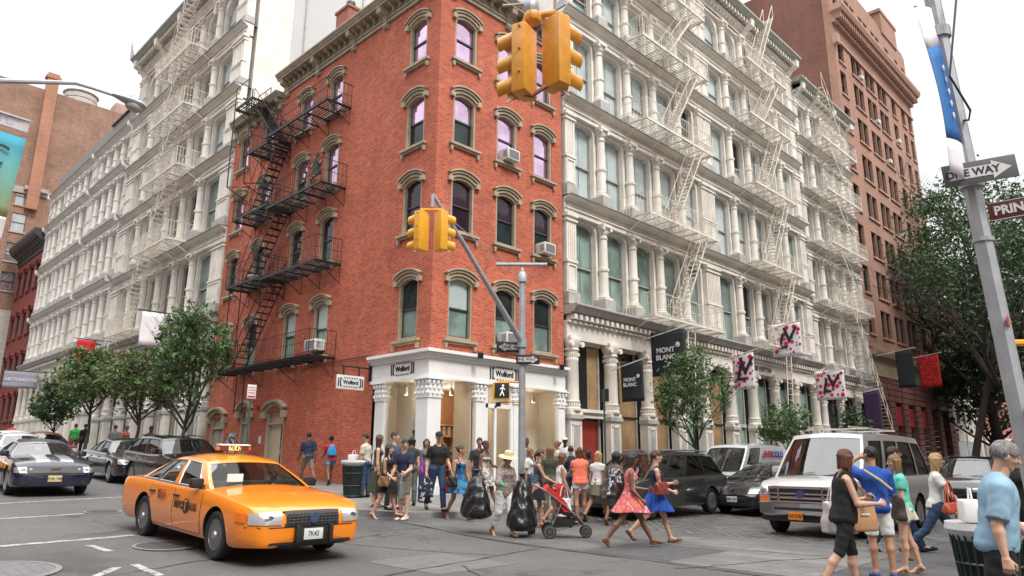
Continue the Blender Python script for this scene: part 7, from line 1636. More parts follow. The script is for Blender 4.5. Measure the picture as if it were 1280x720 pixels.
# banner on the leaning pole, seen nearly edge-on
p1, p2 = on_rp(0, 12), on_rp(0, 232); bn = thing('banner', 'blue and white street banner curling along the leaning pole', 'banner', p1)
t1, t2 = at_d(1143, 8, wd(p1)-.1), at_d(1187, 215, wd(p2)-.3); vs = []; mi = []; k = 14
for i in range(k+1):
    f_ = i/k; pl_ = p1.lerp(p2, f_); wdt = (1-f_)*.55+f_*.85; cc = t1.lerp(t2, f_**.8); cc = cc+off*.10*math.sin(f_*3.0)
    for j in range(5): vs.append(tuple(pl_.lerp(cc, j/4)+off*.03*math.sin(j/4*math.pi)-p1))
for mn, rows_, mt_ in (('cloth', range(0, 3), M_cloth_w), ('cloth', range(3, 11), pbr('banner_blue', (.02, .13, .38), .7)), ('cloth', range(11, 14), M_cloth_w)):
    g = MB(); g.add(vs, [(i*5+j, i*5+j+1, (i+1)*5+j+1, (i+1)*5+j) for i in rows_ for j in range(4)], True); o = g.build(mn, mt_, bn, fix=False); so_ = o.modifiers.new('s', 'SOLIDIFY'); so_.thickness = .006
g = MB()
for i in range(5): q = Vector(vs[(5+i)*5+2])+off*.02; g.sphere(tuple(q), .03, 8, (.4, .4, 1.4))
g.build('spots', M_cloth_w, bn)
g = MB(); g.tube([LR(p1-u_*.05), LR(t1)], .012, 6); g.lathe([(.11, -.06), (.11, .06)], LR(on_rp(0, 42)), 10); g.lathe([(.12, -.1), (.12, .1)], LR(on_rp(0, 225)), 10); g.lathe([(.105, -.02), (.105, .02)], LR(on_rp(0, 300)), 10)
g.build('bracket', M_galv, rp)
g = MB(); w1 = at_d(1197, -20, 7.9); w2 = at_d(1187, 95, 7.6); w3 = at_d(1213, 138, 7.6); w4 = at_d(1211, 150, 7.6); g.tube([LR(w1), LR(w2), LR(w3), LR(w4), LR(on_rp(0, 150))], .012, 6); g.build('cable', M_signk, rp)
for py in (428, 482): q = on_rp(0, py); MB().tube([LR(q), LR(q+dirR*.55)], .035, 8).build('bracket', M_yel2, rp)
sb_ = thing('pedestrian_signal', 'yellow pedestrian signal on the leaning pole, just outside the right edge', 'pedestrian signal', on_rp(0, 455)+dirR*.78); MB(lambda X, Y, Z: tuple(Mx @ Vector((X, Y, Z)))).rbox(0, 0, 0, .46, .46, .24, None, .02).build('housing', M_yel2, sb_)
# stickers on the pole
for py, cc, h_ in ((525, (.5, .42, .42), .28), (405, (.5, .07, .03), .1), (560, (.3, .3, .32), .3)):
    q = on_rp(0, py); MB().rbox(*LR(q+off*.112), .10, .004, h_, None).build('sticker', pbr('sticker_%d' % py, cc, .6, var=.3, vscale=30), rp)
# overhead street lamp at the upper left
lp = at_d(160, 126, 14.0); a0_ = at_d(-90, 96, 11.6); lb = Vector((a0_.x, a0_.y, G(a0_.y)+.1)); lt = thing('street_lamp', 'grey street lamp head on a long arm at the upper left', 'street lamp', lb)
LL = lambda v: tuple(Vector(v)-lb); h0_, h1_ = at_d(140, 119, 13.8), at_d(182, 136, 14.1)
MB().tube([(0, 0, 0), LL(a0_)], [.12, .08], 8, True, False).build('pole', M_galv, lt)
MB().tube([LL(at_d(*p)) for p in ((-90, 97, 11.6), (0, 101, 12.6), (70, 103, 13.2), (95, 104, 13.4), (115, 110, 13.6), (142, 119, 13.85))], [.05, .045, .04, .035, .03, .028], 8).build('arm', M_galv, lt)
ax = (h1_-h0_); xl = ax.normalized(); Ln = ax.length; yl = Vector((0, 0, 1)).cross(xl).normalized(); Mh = frame_M(LL(h0_), xl, tuple(yl)); hs = [(0, .05), (.12, .07), (.3, .11), (.6, .16), (.85, .15), (1, .07)]
g = MB(lambda X, Y, Z: tuple(Mh @ Vector((X, Y, Z)))); vs = []
for t, r_ in hs:
    for j in range(12): a_ = 2*math.pi*j/12; vs.append((t*Ln, r_*math.cos(a_), .5*r_*math.sin(a_)+.02))
g.add(vs, [(i*12+j, i*12+(j+1) % 12, (i+1)*12+(j+1) % 12, (i+1)*12+j) for i in range(len(hs)-1) for j in range(12)], True); g.box(Ln*.45, Ln*.55, -.03, .03, .08, .14); hd = g.build('lamp_head', M_galv, lt)
g = MB(lambda X, Y, Z: tuple(Mh @ Vector((X, Y, Z)))); g.sphere((Ln*.68, 0, -.06), .13, 12, (1.3, 1, .75)); g.build('lens', pbr('lamp_refractor', (.35, .34, .32), .3), hd)
# hanging banner at the left edge, on the same pole
bx0 = at_d(-30, 130, 12.2); bx1 = at_d(38, 152, 12.6); bz = Vector((0, 0, -1)); bnn = thing('banner', 'turquoise and green street banner with dark letters at the left edge', 'banner', bx1)
xw = (bx1-bx0); Lw = xw.length; xw.normalize(); dn = (at_d(8, 272, 12.45)-bx1); dn = (dn+(bx0-bx1).normalized()*0).normalized(); Mb = frame_M((0, 0, 0), tuple(xw), tuple(-dn)); hb = 2.15
bnm = bpy.data.materials.new('banner_gradient'); bnm.use_nodes = True; t_ = bnm.node_tree; p_ = t_.nodes['Principled BSDF']; p_.inputs['Roughness'].default_value = .8; s_ = nd(t_, 'ShaderNodeSeparateXYZ'); t_.links.new(nd(t_, 'ShaderNodeTexCoord').outputs['Object'], s_.inputs[0])
mr_ = nd(t_, 'ShaderNodeMapRange'); mr_.inputs[1].default_value = -1.7; mr_.inputs[2].default_value = -.3; t_.links.new(s_.outputs[2], mr_.inputs[0]); t_.links.new(ramp(t_, mr_.outputs[0], [(0., (.42, .46, .16)), (.45, (.22, .52, .46)), (1., (.05, .36, .52))]), p_.inputs['Base Color'])
def bq(y0, y1, mat, nm_, x0=-.9, xsk=0.):
    g = MB(lambda X, Y, Z: tuple(Mb @ Vector((X, Y, Z)))); k = 8; vs = []
    for i in range(k+1):
        for j in range(7): x = x0*Lw*(1-j/6); y = y0+(y1-y0)*i/k; vs.append((x, y, .03*math.sin(y*4+x*3)))
    g.add(vs, [(i*7+j, i*7+j+1, (i+1)*7+j+1, (i+1)*7+j) for i in range(k) for j in range(6)], True); o = g.build(nm_, mat, bnn, fix=False); q = o.modifiers.new('s', 'SOLIDIFY'); q.thickness = .006; return o
bq(0, -.22, M_cloth_w, 'cloth', -1.2); c_ = bq(-.32, -1.75, bnm, 'cloth', -1.2); bq(-1.75, -hb, M_cloth_w, 'cloth', -1.2)
Mt_ = pbr('banner_letters', (.05, .07, .05), .7)
text('lettering', 'NYC', .16, pbr('banner_grey', (.4, .4, .4), .7), bnn, Mb @ Matrix.Translation((-.42, -.12, .05)), .002, 0, 1.2); text('lettering', 'C', .55, Mt_, c_, Mb @ Matrix.Translation((-.42, -.75, .06)), .002, 0, 1., .2); text('lettering', 'A', .6, Mt_, c_, Mb @ Matrix.Translation((-.40, -1.42, .06)), .002, .01, .8)
g = MB(); g.tube([LL(bx0-xw*.6), LL(bx1)], .02, 6); g.build('banner_arm', M_galv, lt)
# ---- shop flags on poles out from the side-street fronts
def wall_flag(label, x, y0, y1, zt, zb, mat, slant=0., pole=True, wall=-.35, deco=None, group='flags on the side street fronts', dzr=0.):
    r = thing('flag', label, 'flag', (x, (y0+y1)/2, zt), 0, group); yc = (y0+y1)/2; n = 9; vs = []
    for i in range(n+1):
        for j in range(n+1):
            u, v = j/n, i/n; y = y0+(y1-y0)*u; z = zt+dzr*u+(zb-zt)*v; vs.append((.05*math.sin(u*5+v*2)*v+slant*v, y-yc, z-zt))
    g = MB(); g.add(vs, [(i*(n+1)+j, i*(n+1)+j+1, (i+1)*(n+1)+j+1, (i+1)*(n+1)+j) for i in range(n) for j in range(n)], True); c = g.build('cloth', mat, r, fix=False); s_ = c.modifiers.new('s', 'SOLIDIFY'); s_.thickness = .01; s_.offset = 0
    if pole: MB().tube([(0, -wall*-1-yc, -.5+.25), (0, y1-.25-yc, dzr+.12)], .025, 6).build('pole', M_fe_w, r)
    if deco: deco(r, c, (y0+y1)/2-yc, abs(y1-y0), abs(zt-zb))
    return r
def mont(s):
    def d(r, c, yc, w_, h_):
        M = frame_M((-.08, yc, -h_*.52), (0, -1, 0), (0, 0, 1)); text('lettering', 'MONT\nBLANC', .30*s, M_signw, c, M @ Matrix.Translation((-.08*s, 0, 0)), .003, .008*s)
        g = MB(); k = 6
        for i in range(k): a = math.pi*2*i/k; g.sphere((-.09, yc-.52*s+.07*s*math.cos(a), -h_*.52+.33*s+.07*s*math.sin(a)), .05*s, 8, (.15, 1, 1))
        g.sphere((-.09, yc-.52*s, -h_*.52+.33*s), .07*s, 8, (.15, 1, 1)); g.build('star', M_signw, c)
    return d
M_navyk = pbr('flag_black', (.012, .018, .024), .7)
wall_flag('large black flag with white lettering, the higher of the two', 11.2, -.75, -2.4, 6.75, 4.9, M_navyk, deco=mont(.98), dzr=.0)
wall_flag('smaller black flag with white lettering, left of the large one', 8.95, -.8, -1.85, 5.25, 3.72, M_navyk, deco=mont(.66))
def spotted(r, c, yc, w_, h_):
    rg = random.Random(int(abs(r.location.x)*10)); gr_ = [MB(), MB()]; pl_ = []
    for k in range(90):
        rad = rg.choice((.12, .10, .075, .04)); y, z = rg.uniform(-w_/2+rad, w_/2-rad), rg.uniform(-h_+rad, -rad)
        if any((y-a)**2+(z-b)**2 < (rad+c_+.03)**2 for a, b, c_ in pl_): continue
        pl_.append((y, z, rad)); 
        for sx_ in (-1, 1): u_2 = (w_/2-y)/w_; v_2 = -z/h_; gr_[0 if rad > .04 else 1].lathe([(0, 0), (rad, 0), (rad, .004*sx_), (0, .004*sx_)], (.05*math.sin(u_2*5+v_2*2)*v_2+sx_*.012, yc+y, z), 12, 'x')
    gr_[0].build('red_dots', pbr('dot_red', (.68, .01, .04), .7), c); gr_[1].build('dark_dots', pbr('dot_dark', (.05, .03, .06), .7), c)
    M = frame_M((-.075, yc, -h_*.5), (0, -1, 0), (0, 0, 1)); mk_ = pbr('monogram_black', (.02, .012, .03), .6)
    text('lettering', 'L', h_*.62, mk_, c, M @ Matrix.Translation((-w_*.13, -h_*.06, .0)), .003, .02, 1., .25); text('lettering', 'V', h_*.66, mk_, c, M @ Matrix.Translation((w_*.10, h_*.10, .006)), .003, .02, 1.05, .12)
wall_flag('white flag with red spots and a dark monogram, topmost of three', 22.4, -.9, -2.5, 8.6, 6.85, M_cloth_w, deco=spotted)
wall_flag('white flag with red spots and a dark monogram, lowest and farthest right', 27.8, -.85, -2.5, 6.6, 4.95, M_cloth_w, deco=spotted)
wall_flag('white flag with red spots partly behind the slender tree', 18.1, -.8, -1.9, 6.6, 4.85, M_cloth_w, deco=spotted)
wall_flag('dark purple flag low on the narrow cream building', 34, -1.3, -2.3, 5.9, 3.4, pbr('flag_purple', (.035, .015, .06), .8))
wall_flag('black flag on the tower base beside the red flag', 40, -1.7, -2.8, 9.1, 6.5, M_navyk)
wall_flag('bright red flag with a faint pattern before the big tree', 46.0, -1.5, -2.9, 9.4, 7.0, print_cloth('flag_red', (.45, .01, .015), (.62, .03, .03), scale=5), pole=True, wall=-.3)
def frame_text(B, base, txt, c, xd, s, mt): text('lettering', txt, s, mt, B, frame_M(Vector(c)-Vector(base), xd, (0, 0, 1)), .006, .006)
frame_text(IR, IRb, 'LOUIS VUITTON', (22.5, -.135, 6.32), (1, 0, 0), .34, M_signk)
# avenue-side flags
def av_flag(label, y, x0, x1, zt, zb, mat, txt=None, group='flags on the avenue fronts'):
    r = thing('flag', label, 'flag', ((x0+x1)/2, y, zt), 0, group); n = 6; vs = []
    for i in range(n+1):
        for j in range(n+1): u, v = j/n, i/n; vs.append((x0+(x1-x0)*u-(x0+x1)/2, .05*math.sin(u*5+v*3)*v, (zb-zt)*v+.12*math.sin(u*3)*v*(1-v)))
    g = MB(); g.add(vs, [(i*(n+1)+j, i*(n+1)+j+1, (i+1)*(n+1)+j+1, (i+1)*(n+1)+j) for i in range(n) for j in range(n)], True); c = g.build('cloth', mat, r, fix=False); s_ = c.modifiers.new('s', 'SOLIDIFY'); s_.thickness = .01
    MB().tube([(-(x0+x1)/2-.2, 0, .06), (x0-(x0+x1)/2-.2, 0, .06)], .03, 6).build('pole', M_sash, r)
    if txt: text('lettering', txt, .34, M_signw, c, frame_M((.0, -.08, (zb-zt)/2), (1, 0, 0), (0, 0, 1)), .004, .005)
av_flag('grey flag with pale lettering at the far left', 46, -3.0, -.8, 7.7, 6.5, pbr('flag_grey', (.26, .26, .32), .8), 'ARTVAANTIX')
av_flag('white flag hanging behind the dense street tree', 20, -2.25, -1.2, 8.6, 6.9, M_cloth_w)
av_flag('red flag above the yellowish street tree', 31.5, -2.1, -1.1, 8.5, 7.4, pbr('flag_scarlet', (.55, .01, .02), .8))
# blade sign of the corner shop
bs = thing('shop_sign', 'white hanging sign with black lettering on a black bracket, on the brick wall', 'shop sign', (-.85, 3.1, 3.98))
MB().rbox(0, 0, 0, 1.05, .06, .46, None, .006).build('panel', M_signw, bs); wmark(bs, frame_M((0, -.032, 0), (1, 0, 0), (0, 0, 1)), .43)
m = MB(); m.box(-.35, .8, -.02, .02, .50, .55); m.box(.72, .8, -.03, .03, .1, .85); m.box(-.3, -.25, -.015, .015, .2, .52); m.box(.3, .35, -.015, .015, .2, .52); m.build('bracket', M_signk, bs)
# parking sign on a green pole by the avenue wall, red alarm bell, pasted poster, small plates
gp_ = thing('parking_sign', 'white and red parking sign on a green pole before the brick wall', 'street sign', (-3.3, 5.1, G(5.1)+.13)); MB().tube([(0, 0, 0), (0, 0, 3.15)], .03, 6).build('pole', pbr('pole_green', (.03, .09, .06), .5), gp_)
MB().rbox(.0, -.04, 2.95, .30, .01, .45, None, .002).build('plate', M_signw, gp_); m = MB(); m.box(-.12, .12, -.05, -.046, 3.07, 3.09); m.box(-.12, .12, -.05, -.046, 2.99, 3.01); m.box(-.12, .12, -.05, -.046, 2.9, 2.92); m.box(-.12, .12, -.05, -.046, 2.76, 2.81); m.build('print', pbr('sign_red', (.5, .02, .02), .5), gp_)
gp2 = thing('parking_sign', 'green sign pole on the side street kerb before the second shop column', 'street sign', (4.3, -3.5, G(-3.5)+.13)); MB().tube([(0, 0, 0), (0, 0, 3.4)], .03, 6).build('pole', pbr('pole_green', (.03, .09, .06), .5), gp2); MB().rbox(0, -.04, 3.2, .02, .3, .4).build('plate', M_signk, gp2)
bl = thing('alarm_bell', 'round red alarm bell on the brick wall', 'bell', (-.03, 11.2, 3.6)); MB().lathe([(.13, 0), (.12, -.06), (.04, -.08), (0, -.08)], n=16, axis='x').build('gong', pbr('bell_red', (.4, .02, .02), .4), bl)
for y, z, h_, lab in ((13.6, 2.0, 1.15, 'black and white pasted poster on the brick wall by the doors'), (10.9, 2.25, .3, 'small pale notice on the brick wall, upper of two'), (11.3, 1.35, .3, 'small pale notice on the brick wall, lower of two')):
    t = tag(MB().box(-.012, 0, -h_*.38, h_*.38, -h_/2, h_/2).build('poster', print_cloth('poster_print', (.03, .03, .03), (.55, .55, .55), scale=7) if h_ > 1 else M_signw), lab, 'poster'); t.location = (-.005, y, z)
# litter bins: green wire baskets with a white liner and rubbish on top
def bin_(label, x, y, z, s=1.):
    t = thing('litter_bin', label, 'litter bin', (x, y, z), 0, 'green wire litter bins'); M_bin = pbr('bin_green', (.012, .03, .025), .4); m = MB(); n = 28
    for j in range(n): a = 2*math.pi*j/n; c_, s_ = math.cos(a), math.sin(a); m.tube([(.22*s*c_, .22*s*s_, .02), (.31*s*c_, .31*s*s_, .92*s)], .011, 4)
    for zz, rr_ in ((.04, .225), (.3, .25), (.62, .28), (.92, .315)): m.lathe([(rr_*s, zz*s-.015), (rr_*s+.012, zz*s), (rr_*s, zz*s+.015)], n=28)
    m.build('basket', M_bin, t); MB().lathe([(.205*s, .05), (.28*s, .85*s), (.30*s, .88*s)], n=24).build('inner_shell', pbr('bin_inner', (.02, .025, .025), .7), t)
    g = MB().m(pbr('plastic_liner', (.6, .6, .62), .35)); g.lathe([(.27*s, .80*s), (.345*s, .90*s), (.335*s, .96*s), (.29*s, .93*s), (.2*s, .9*s), (0, .9*s)], n=24); g.build('liner', None, t); return t
bin_('green litter bin with white liner on the pavement beside the brick wall', -2.45, .15, G(.15)+.13, 1.05)
BR = at(1256, 800); bin_('green litter bin with white liner at the right foreground', BR.x, BR.y, 0, 1.02)
for (x, y, z, lab) in ((-2.5, .1, G(.1)+1.1, 'white paper bag on top of the left litter bin'), (BR.x+.02, BR.y+.12, .98, 'crumpled white paper bag on the right litter bin')):
    t = thing('paper_bag', lab, 'bag', (x, y, z), .4); MB().rbox(0, 0, .09, .34, .18, .2, None, .03).build('bag', M_white, t); m = MB(); m.tube([(-.08, .0, .19), (-.05, 0, .29), (.05, 0, .29), (.08, 0, .19)], .008, 5); m.build('handle', M_white, t)
for i, (dx, dy) in enumerate(((.12, .08), (-.1, -.1))):
    t = thing('paper_cup', 'white paper cup lying on the right litter bin, %s' % ('farther back' if i == 0 else 'nearest the camera'), 'cup', (BR.x+dx-.02, BR.y+dy-.06, .99), 0, 'paper cups on the litter bin'); t.rotation_euler = (1.3, 0, i); MB().lathe([(.03, -.06), (.045, .06)], n=14).build('cup', M_white, t)
# things in the shop windows
mq = thing('mannequin', 'headless mannequin in a black jacket in the shop side window', 'mannequin', (.45, 1.05, .5)); MB().lathe([(.02, 0), (.02, .8)], n=8).build('stand', M_chrome, mq); MB().lathe([(.13, .78), (.17, .95), (.12, 1.15), (.17, 1.4), (.19, 1.5), (.1, 1.58), (.05, 1.66), (.045, 1.7)], n=18).build('torso', pbr('mannequin_skin', (.5, .4, .33), .4), mq)
MB().lathe([(.19, .85), (.20, 1.0), (.16, 1.15), (.20, 1.4), (.22, 1.5), (.12, 1.6)], n=18).tube([(0, .2, 1.5), (.05, .28, 1.25), (.0, .3, 1.0)], [.08, .06, .05], 8).tube([(0, -.2, 1.5), (.05, -.28, 1.25), (.0, -.3, 1.0)], [.08, .06, .05], 8).build('jacket', pbr('black_cloth', (.01, .01, .01), .8), mq)
def shop_poster(label, x, y, z, w_, h_, dress):
    r = thing('poster', label, 'poster', (x, y, z)); MB().rbox(0, 0, 0, w_, .03, h_, None).build('board', M_signw, r); g = MB().m(pbr('poster_skin', (.5, .33, .25), .6)); g.lathe([(0, -.005), (.09, -.005), (.09, 0), (0, 0)], (0, -.02, h_*.27), 14, 'y'); g.box(-.05, .05, -.026, -.02, h_*.05, h_*.2); g.m(dress)
    g.prism([(-.2, -h_*.5), (-.13, h_*.0), (-.19, h_*.13), (0, h_*.16), (.19, h_*.13), (.13, 0), (.2, -h_*.5)], -.025, -.02, 'y'); g.m(pbr('poster_hair', (.02, .015, .01), .6)); g.prism([(-.09, h_*.24), (-.1, h_*.35), (0, h_*.41), (.1, h_*.35), (.09, h_*.24), (.06, h_*.33), (-.06, h_*.33)], -.03, -.026, 'y'); g.build('print', None, r)
shop_poster('poster of a woman in a red dress right of the corner pillar', .95, 1.15, 1.75, .55, 1.5, pbr('poster_red', (.55, .01, .02), .6)); shop_poster('poster of a woman in black behind the red one', .72, 1.45, 2.25, .5, 1.3, pbr('poster_black', (.015, .015, .015), .6))
# ------------------------------------------------------------------ the people
K_navy = cloth('cloth_navy', (.012, .02, .05)); K_black = cloth('cloth_black', (.010, .010, .011)); K_white = cloth('cloth_white', (.62, .62, .61)); K_grey = cloth('cloth_grey', (.10, .105, .11)); K_jean = cloth('cloth_jeans', (.022, .045, .10)); K_denim = cloth('cloth_denim', (.10, .16, .24))
K_red = cloth('cloth_red', (.50, .02, .02)); K_coral = cloth('cloth_coral', (.85, .20, .12)); K_blue = cloth('cloth_blue', (.01, .06, .30)); K_teal = cloth('cloth_teal', (.10, .48, .38)); K_sky = cloth('cloth_pale_blue', (.22, .36, .47)); K_khaki = cloth('cloth_khaki', (.16, .14, .10)); K_olive = cloth('cloth_olive', (.05, .06, .035)); K_slate = cloth('cloth_slate', (.05, .07, .10)); K_royal = cloth('cloth_royal', (.01, .06, .33)); K_char = cloth('cloth_charcoal', (.03, .032, .035)); K_cream = cloth('cloth_cream', (.5, .46, .38))
K_dot = print_cloth('print_navy_white', (.012, .018, .05), (.55, .56, .6), scale=16, thr=.52); K_pink = print_cloth('print_pink_coral', (.52, .36, .36), (.55, .09, .12), (.60, .20, .09), scale=9, thr=.5); K_satin = print_cloth('print_blue_satin', (.006, .05, .13), (.02, .16, .30), scale=7); K_spot = print_cloth('print_blouse', (.30, .25, .22), (.10, .08, .08), scale=40, thr=.55); K_leaf = print_cloth('print_skirt', (.5, .48, .45), (.15, .14, .13), scale=14)
BAGK = pbr('bin_liner_black', (.012, .013, .014), .28, bump=.6, bscale=14, coords='obj'); L_brown = pbr('leather_brown', (.13, .035, .02), .45); L_dk = pbr('leather_dark', (.035, .022, .016), .5); L_tan = pbr('leather_tan', (.16, .08, .04), .5); S_white = pbr('shoe_white', (.6, .6, .6), .6); S_tan = pbr('sandal_tan', (.09, .04, .02), .6)
def cap_(root, J, mat, brim=True):
    hc = J['head']; A = J['Hd']; s = J['s']; F = Field(hc-.22, hc+.22, .009)
    def fn(P): q = (P-hc)@A/s; d = (np.sqrt((((q-[-.01, 0, .04])/[.108, .092, .088])**2).sum(-1))-1)*.085; return np.maximum(d, .045-q[..., 2])*s
    F.uni(fn, hc-.2, hc+.2, .004)
    if brim: F.cone(hc+A@(np.array([.08, 0, .052])*s), hc+A@(np.array([.15, 0, .046])*s), .06*s, .05*s, .006, (1, 1.1, .14))
    v, f = F.mesh(); link('cap', np_mesh('cap', [(v, f, 0)], [mat]), root)
def sunhat(root, J, mat):
    hc = J['head']; A = J['Hd']; s = J['s']; M = Matrix([list(A[i])+[0] for i in range(3)]+[[0, 0, 0, 1]]); m = MB(lambda x, y, z: tuple(Vector(hc)+(M @ Vector((x*s, y*s, z*s))))); m.lathe([(.215, .02), (.19, .045), (.10, .06), (.10, .10), (.088, .15), (.05, .17), (0, .175)], (-.01, 0, 0), 28); m.lathe([(.215, .015), (.19, .04), (.09, .052)], (-.01, 0, 0), 28); m.m(M_white).lathe([(.104, .06), (.104, .085)], (-.01, 0, 0), 28); o = m.build('straw_hat', None, root); o.data.materials.clear(); o.data.materials.append(mat)
def P(px, py): return at(px, py)
def dress(J, **k): return shirt(J, **{**dict(sleeve=0, low=.37, strap=True, hem=-.08, e=.012), **k})
def bag_mesh(w, h, d, r=.03, mat=None, name='body', parent=None, flop=0.):
    F = Field((-w/2-.06, -d/2-.06, -h-.06), (w/2+.06, d/2+.06, .06), .014); Pg = np.stack(np.meshgrid(*F.ax, indexing='ij'), -1)
    t = -Pg[..., 2]/h; wd_ = (w/2)*(1-.12*flop+.18*flop*t); q = np.stack([np.abs(Pg[..., 0])-wd_+r, np.abs(Pg[..., 1])-(d/2)*(.45+.55*np.clip(t*1.6, 0, 1))+r, np.abs(Pg[..., 2]+h/2)-h/2+r], -1); D = np.linalg.norm(np.maximum(q, 0), axis=-1)+np.minimum(q.max(-1), 0)-r; F.D = D+.006*flop*np.sin(Pg[..., 0]*40+Pg[..., 2]*25); v, f = F.mesh(); return link(name, np_mesh(name, [(v, f, 0)], [mat]), parent)
def bag(name, label, cat, pos, rz, w, h, d, mat, handle=.25, hmat=None, flop=1., group=None, extra=None, hw=.3):
    t = thing(name, label, cat, pos, rz, group); bag_mesh(w, h, d, min(.03, d*.3), mat, 'body', t, flop)
    if handle:
        for s in (-1, 1): MB().tube([(-w*hw, s*d*.18, -.02), (-w*hw*.6, s*d*.1, handle*.7), (0, s*d*.03, handle), (w*hw*.6, s*d*.1, handle*.7), (w*hw, s*d*.18, -.02)], .009, 6).build('handle', hmat or mat, t)
    if extra: extra(t)
    return t
def strap(parent_label, J, root, a, b, mat): pass
def W_(root, p): return local_pt(root, p)
walkA = ((26, 6), (-20, 24)); walkB = ((-20, 24), (26, 6)); stand = ((3, 3), (-3, 2)); hang = ((6, 12, 7), (-4, 10, 7))
grp = 'people in the far left group by the brick wall'
# by the brick wall
J = skel(1.76, 'm', 5, 0, walkA, ((20, 30, 6), (-15, 20, 6))); person('person in a dark blue polo seen from behind, nearest the cab roof', P(383, 606), 80, J, 'brown', ('short', 'black', {}), [('polo_shirt', shirt(J, sleeve=.42), K_navy), ('shorts', trousers(J, cut=.45, e=.012), K_khaki)])
J = skel(1.66, 'f', 5, 0, walkB, ((30, 50, 6), (0, 30, 6))); r = person('person in a red top and denim shorts with a bright blue backpack', P(411, 606), 70, J, 'brown', ('bun', 'black', {}), [('top', shirt(J, sleeve=.25), K_red), ('shorts', trousers(J, cut=.26, e=.012), K_denim)])
t = thing('backpack', 'bright blue drawstring backpack on the back of the person in red', 'backpack', W_(r, (-.16, 0, 1.36*J['s']+0)), R(70)); bag_mesh(.2, .38, .3, .07, pbr('nylon_blue', (.01, .25, .55), .5), 'body', t, .5)
J = skel(1.7, 'f', 2, 0, stand, ((15, 30, 8), (35, 40, 14))); r = person('person in a pale t shirt and dark jeans beside the blue backpack', P(427, 603), -45, J, 'brown', ('bun', 'black', {}), [('t_shirt', shirt(J, sleeve=.2), cloth('cloth_pale_grey', (.42, .41, .42))), ('jeans', trousers(J, e=.008, thin=.95), K_jean)])
bag('handbag', 'small brown crossbody bag on the person in dark jeans', 'bag', W_(r, (.1, -.25, 1.0)), R(-45), .22, .16, .08, L_brown, .3)
# two women and two men left of the couple
J = skel(1.68, 'f', 1, 0, stand, ((10, 20, 6), (0, 10, 6)), head=(15, 0)); person('person in a long dark sleeveless dress with long hair, left of the black dress', P(469, 634), -35, J, 'light', ('long', 'brown', dict(ln=.22)), [('top', dress(J, low=.4), K_olive), ('skirt', skirt(J, .1, .35, .13, .2), K_olive)], sandal=True, shoe=S_tan)
J = skel(1.62, 'f', 2, 0, ((20, 4), (-8, 20)), ((20, 60, 8), (10, 50, 8)), head=(0, 5)); r = person('person in a short black dress and sandals beside the man with the grey bag', P(480, 649), -60, J, 'light', ('long', 'black', dict(ln=.2)), [('top', dress(J, low=.42, sleeve=0), K_black), ('skirt', skirt(J, .1, .58, .12, .18, amp=.005), K_black)], sandal=True, shoe=S_tan)
bag('handbag', 'tan leather shoulder bag hanging on the black dress', 'bag', W_(r, (.05, -.24, .95)), R(-60), .26, .24, .1, L_tan, .42)
J = skel(1.76, 'm', 0, 0, stand, ((8, 20, 7), (5, 15, 7))); person('person in a grey blue t shirt with dark hair behind the front pair', P(489, 637), -70, J, 'light', ('short', 'black', {}), [('t_shirt', shirt(J, sleeve=.3), K_slate), ('trousers', trousers(J), K_char)])
J = skel(1.74, 'm', 3, 0, ((3, 4), (-3, 4)), ((14, 60, 7), (14, 20, 7)), head=(50, 12)); r = person('person in navy t shirt and white shoes carrying a grey paper bag', P(503, 650), -160, J, 'light', ('short', 'black', {}), [('t_shirt', shirt(J, sleeve=.32), K_navy), ('shorts', trousers(J, cut=.46, e=.014, flare=.01), K_khaki)], shoe=S_white)
pw_ = W_(r, J['palm0']); bag('paper_bag', 'flat grey paper shopping bag held by the man in white shoes', 'bag', (pw_.x, pw_.y, pw_.z-.16), R(40), .34, .38, .08, pbr('paper_grey', (.13, .15, .16), .7), .16, flop=0)
J = skel(1.66, 'f', 0, 0, stand, hang); r = person('person seen from behind with dark hair and a purple bag, behind the black-capped man', P(512, 632), 60, J, 'light', ('long', 'black', dict(ln=.1)), [('top', shirt(J, sleeve=.2), K_char), ('trousers', trousers(J), K_grey)])
bag('handbag', 'bright purple handbag left of the man in the black cap', 'bag', W_(r, (0, -.26, .98)), R(60), .28, .2, .1, pbr('bag_purple', (.28, .02, .30), .5), .2)
# the couple
J = skel(1.83, 'm', 3, 0, ((16, 6), (-14, 30)), ((12, 20, 9), (-10, 25, 9)), head=(-10, 3), bulk=1.04); r = person('person in a black cap, black t shirt and dark jeans striding with a shopping bag', P(545, 645), -110, J, 'light', ('short', 'black', {}), [('t_shirt', shirt(J, sleeve=.34), K_black), ('jeans', trousers(J), K_jean), ], hat=lambda root, J: cap_(root, J, K_black))

pw_ = W_(r, J['palm1']); 
bag('paper_bag', 'black shopping bag with pale blue print carried by the black-capped man', 'bag', (pw_.x, pw_.y, pw_.z-.12), R(-20), .36, .34, .1, print_cloth('bag_print', (.01, .012, .015), (.25, .38, .5), scale=12, thr=.58), .12, flop=0)
bag('tote_bag', 'red tote bag between the couple', 'bag', W_(r, (-.15, .32, .78)), R(-60), .3, .38, .12, K_red, .2)
J = skel(1.68, 'f', 2, 0, ((20, 6), (-12, 26)), ((8, 15, 8), (5, 20, 8)), head=(35, 0)); r2 = person('person in a shiny dark blue summer dress walking beside the black-capped man', P(573, 650), -95, J, 'tan', ('bun', 'brown', {}), [('top', dress(J, low=.36), K_satin), ('skirt', skirt(J, .12, .60, .115, .25), K_satin)], sandal=True, shoe=S_tan)
bag('handbag', 'black handbag held between the couple', 'bag', W_(r2, (.1, -.28, .98)), R(-60), .26, .24, .1, pbr('bag_black', (.012, .012, .012), .4), .15)
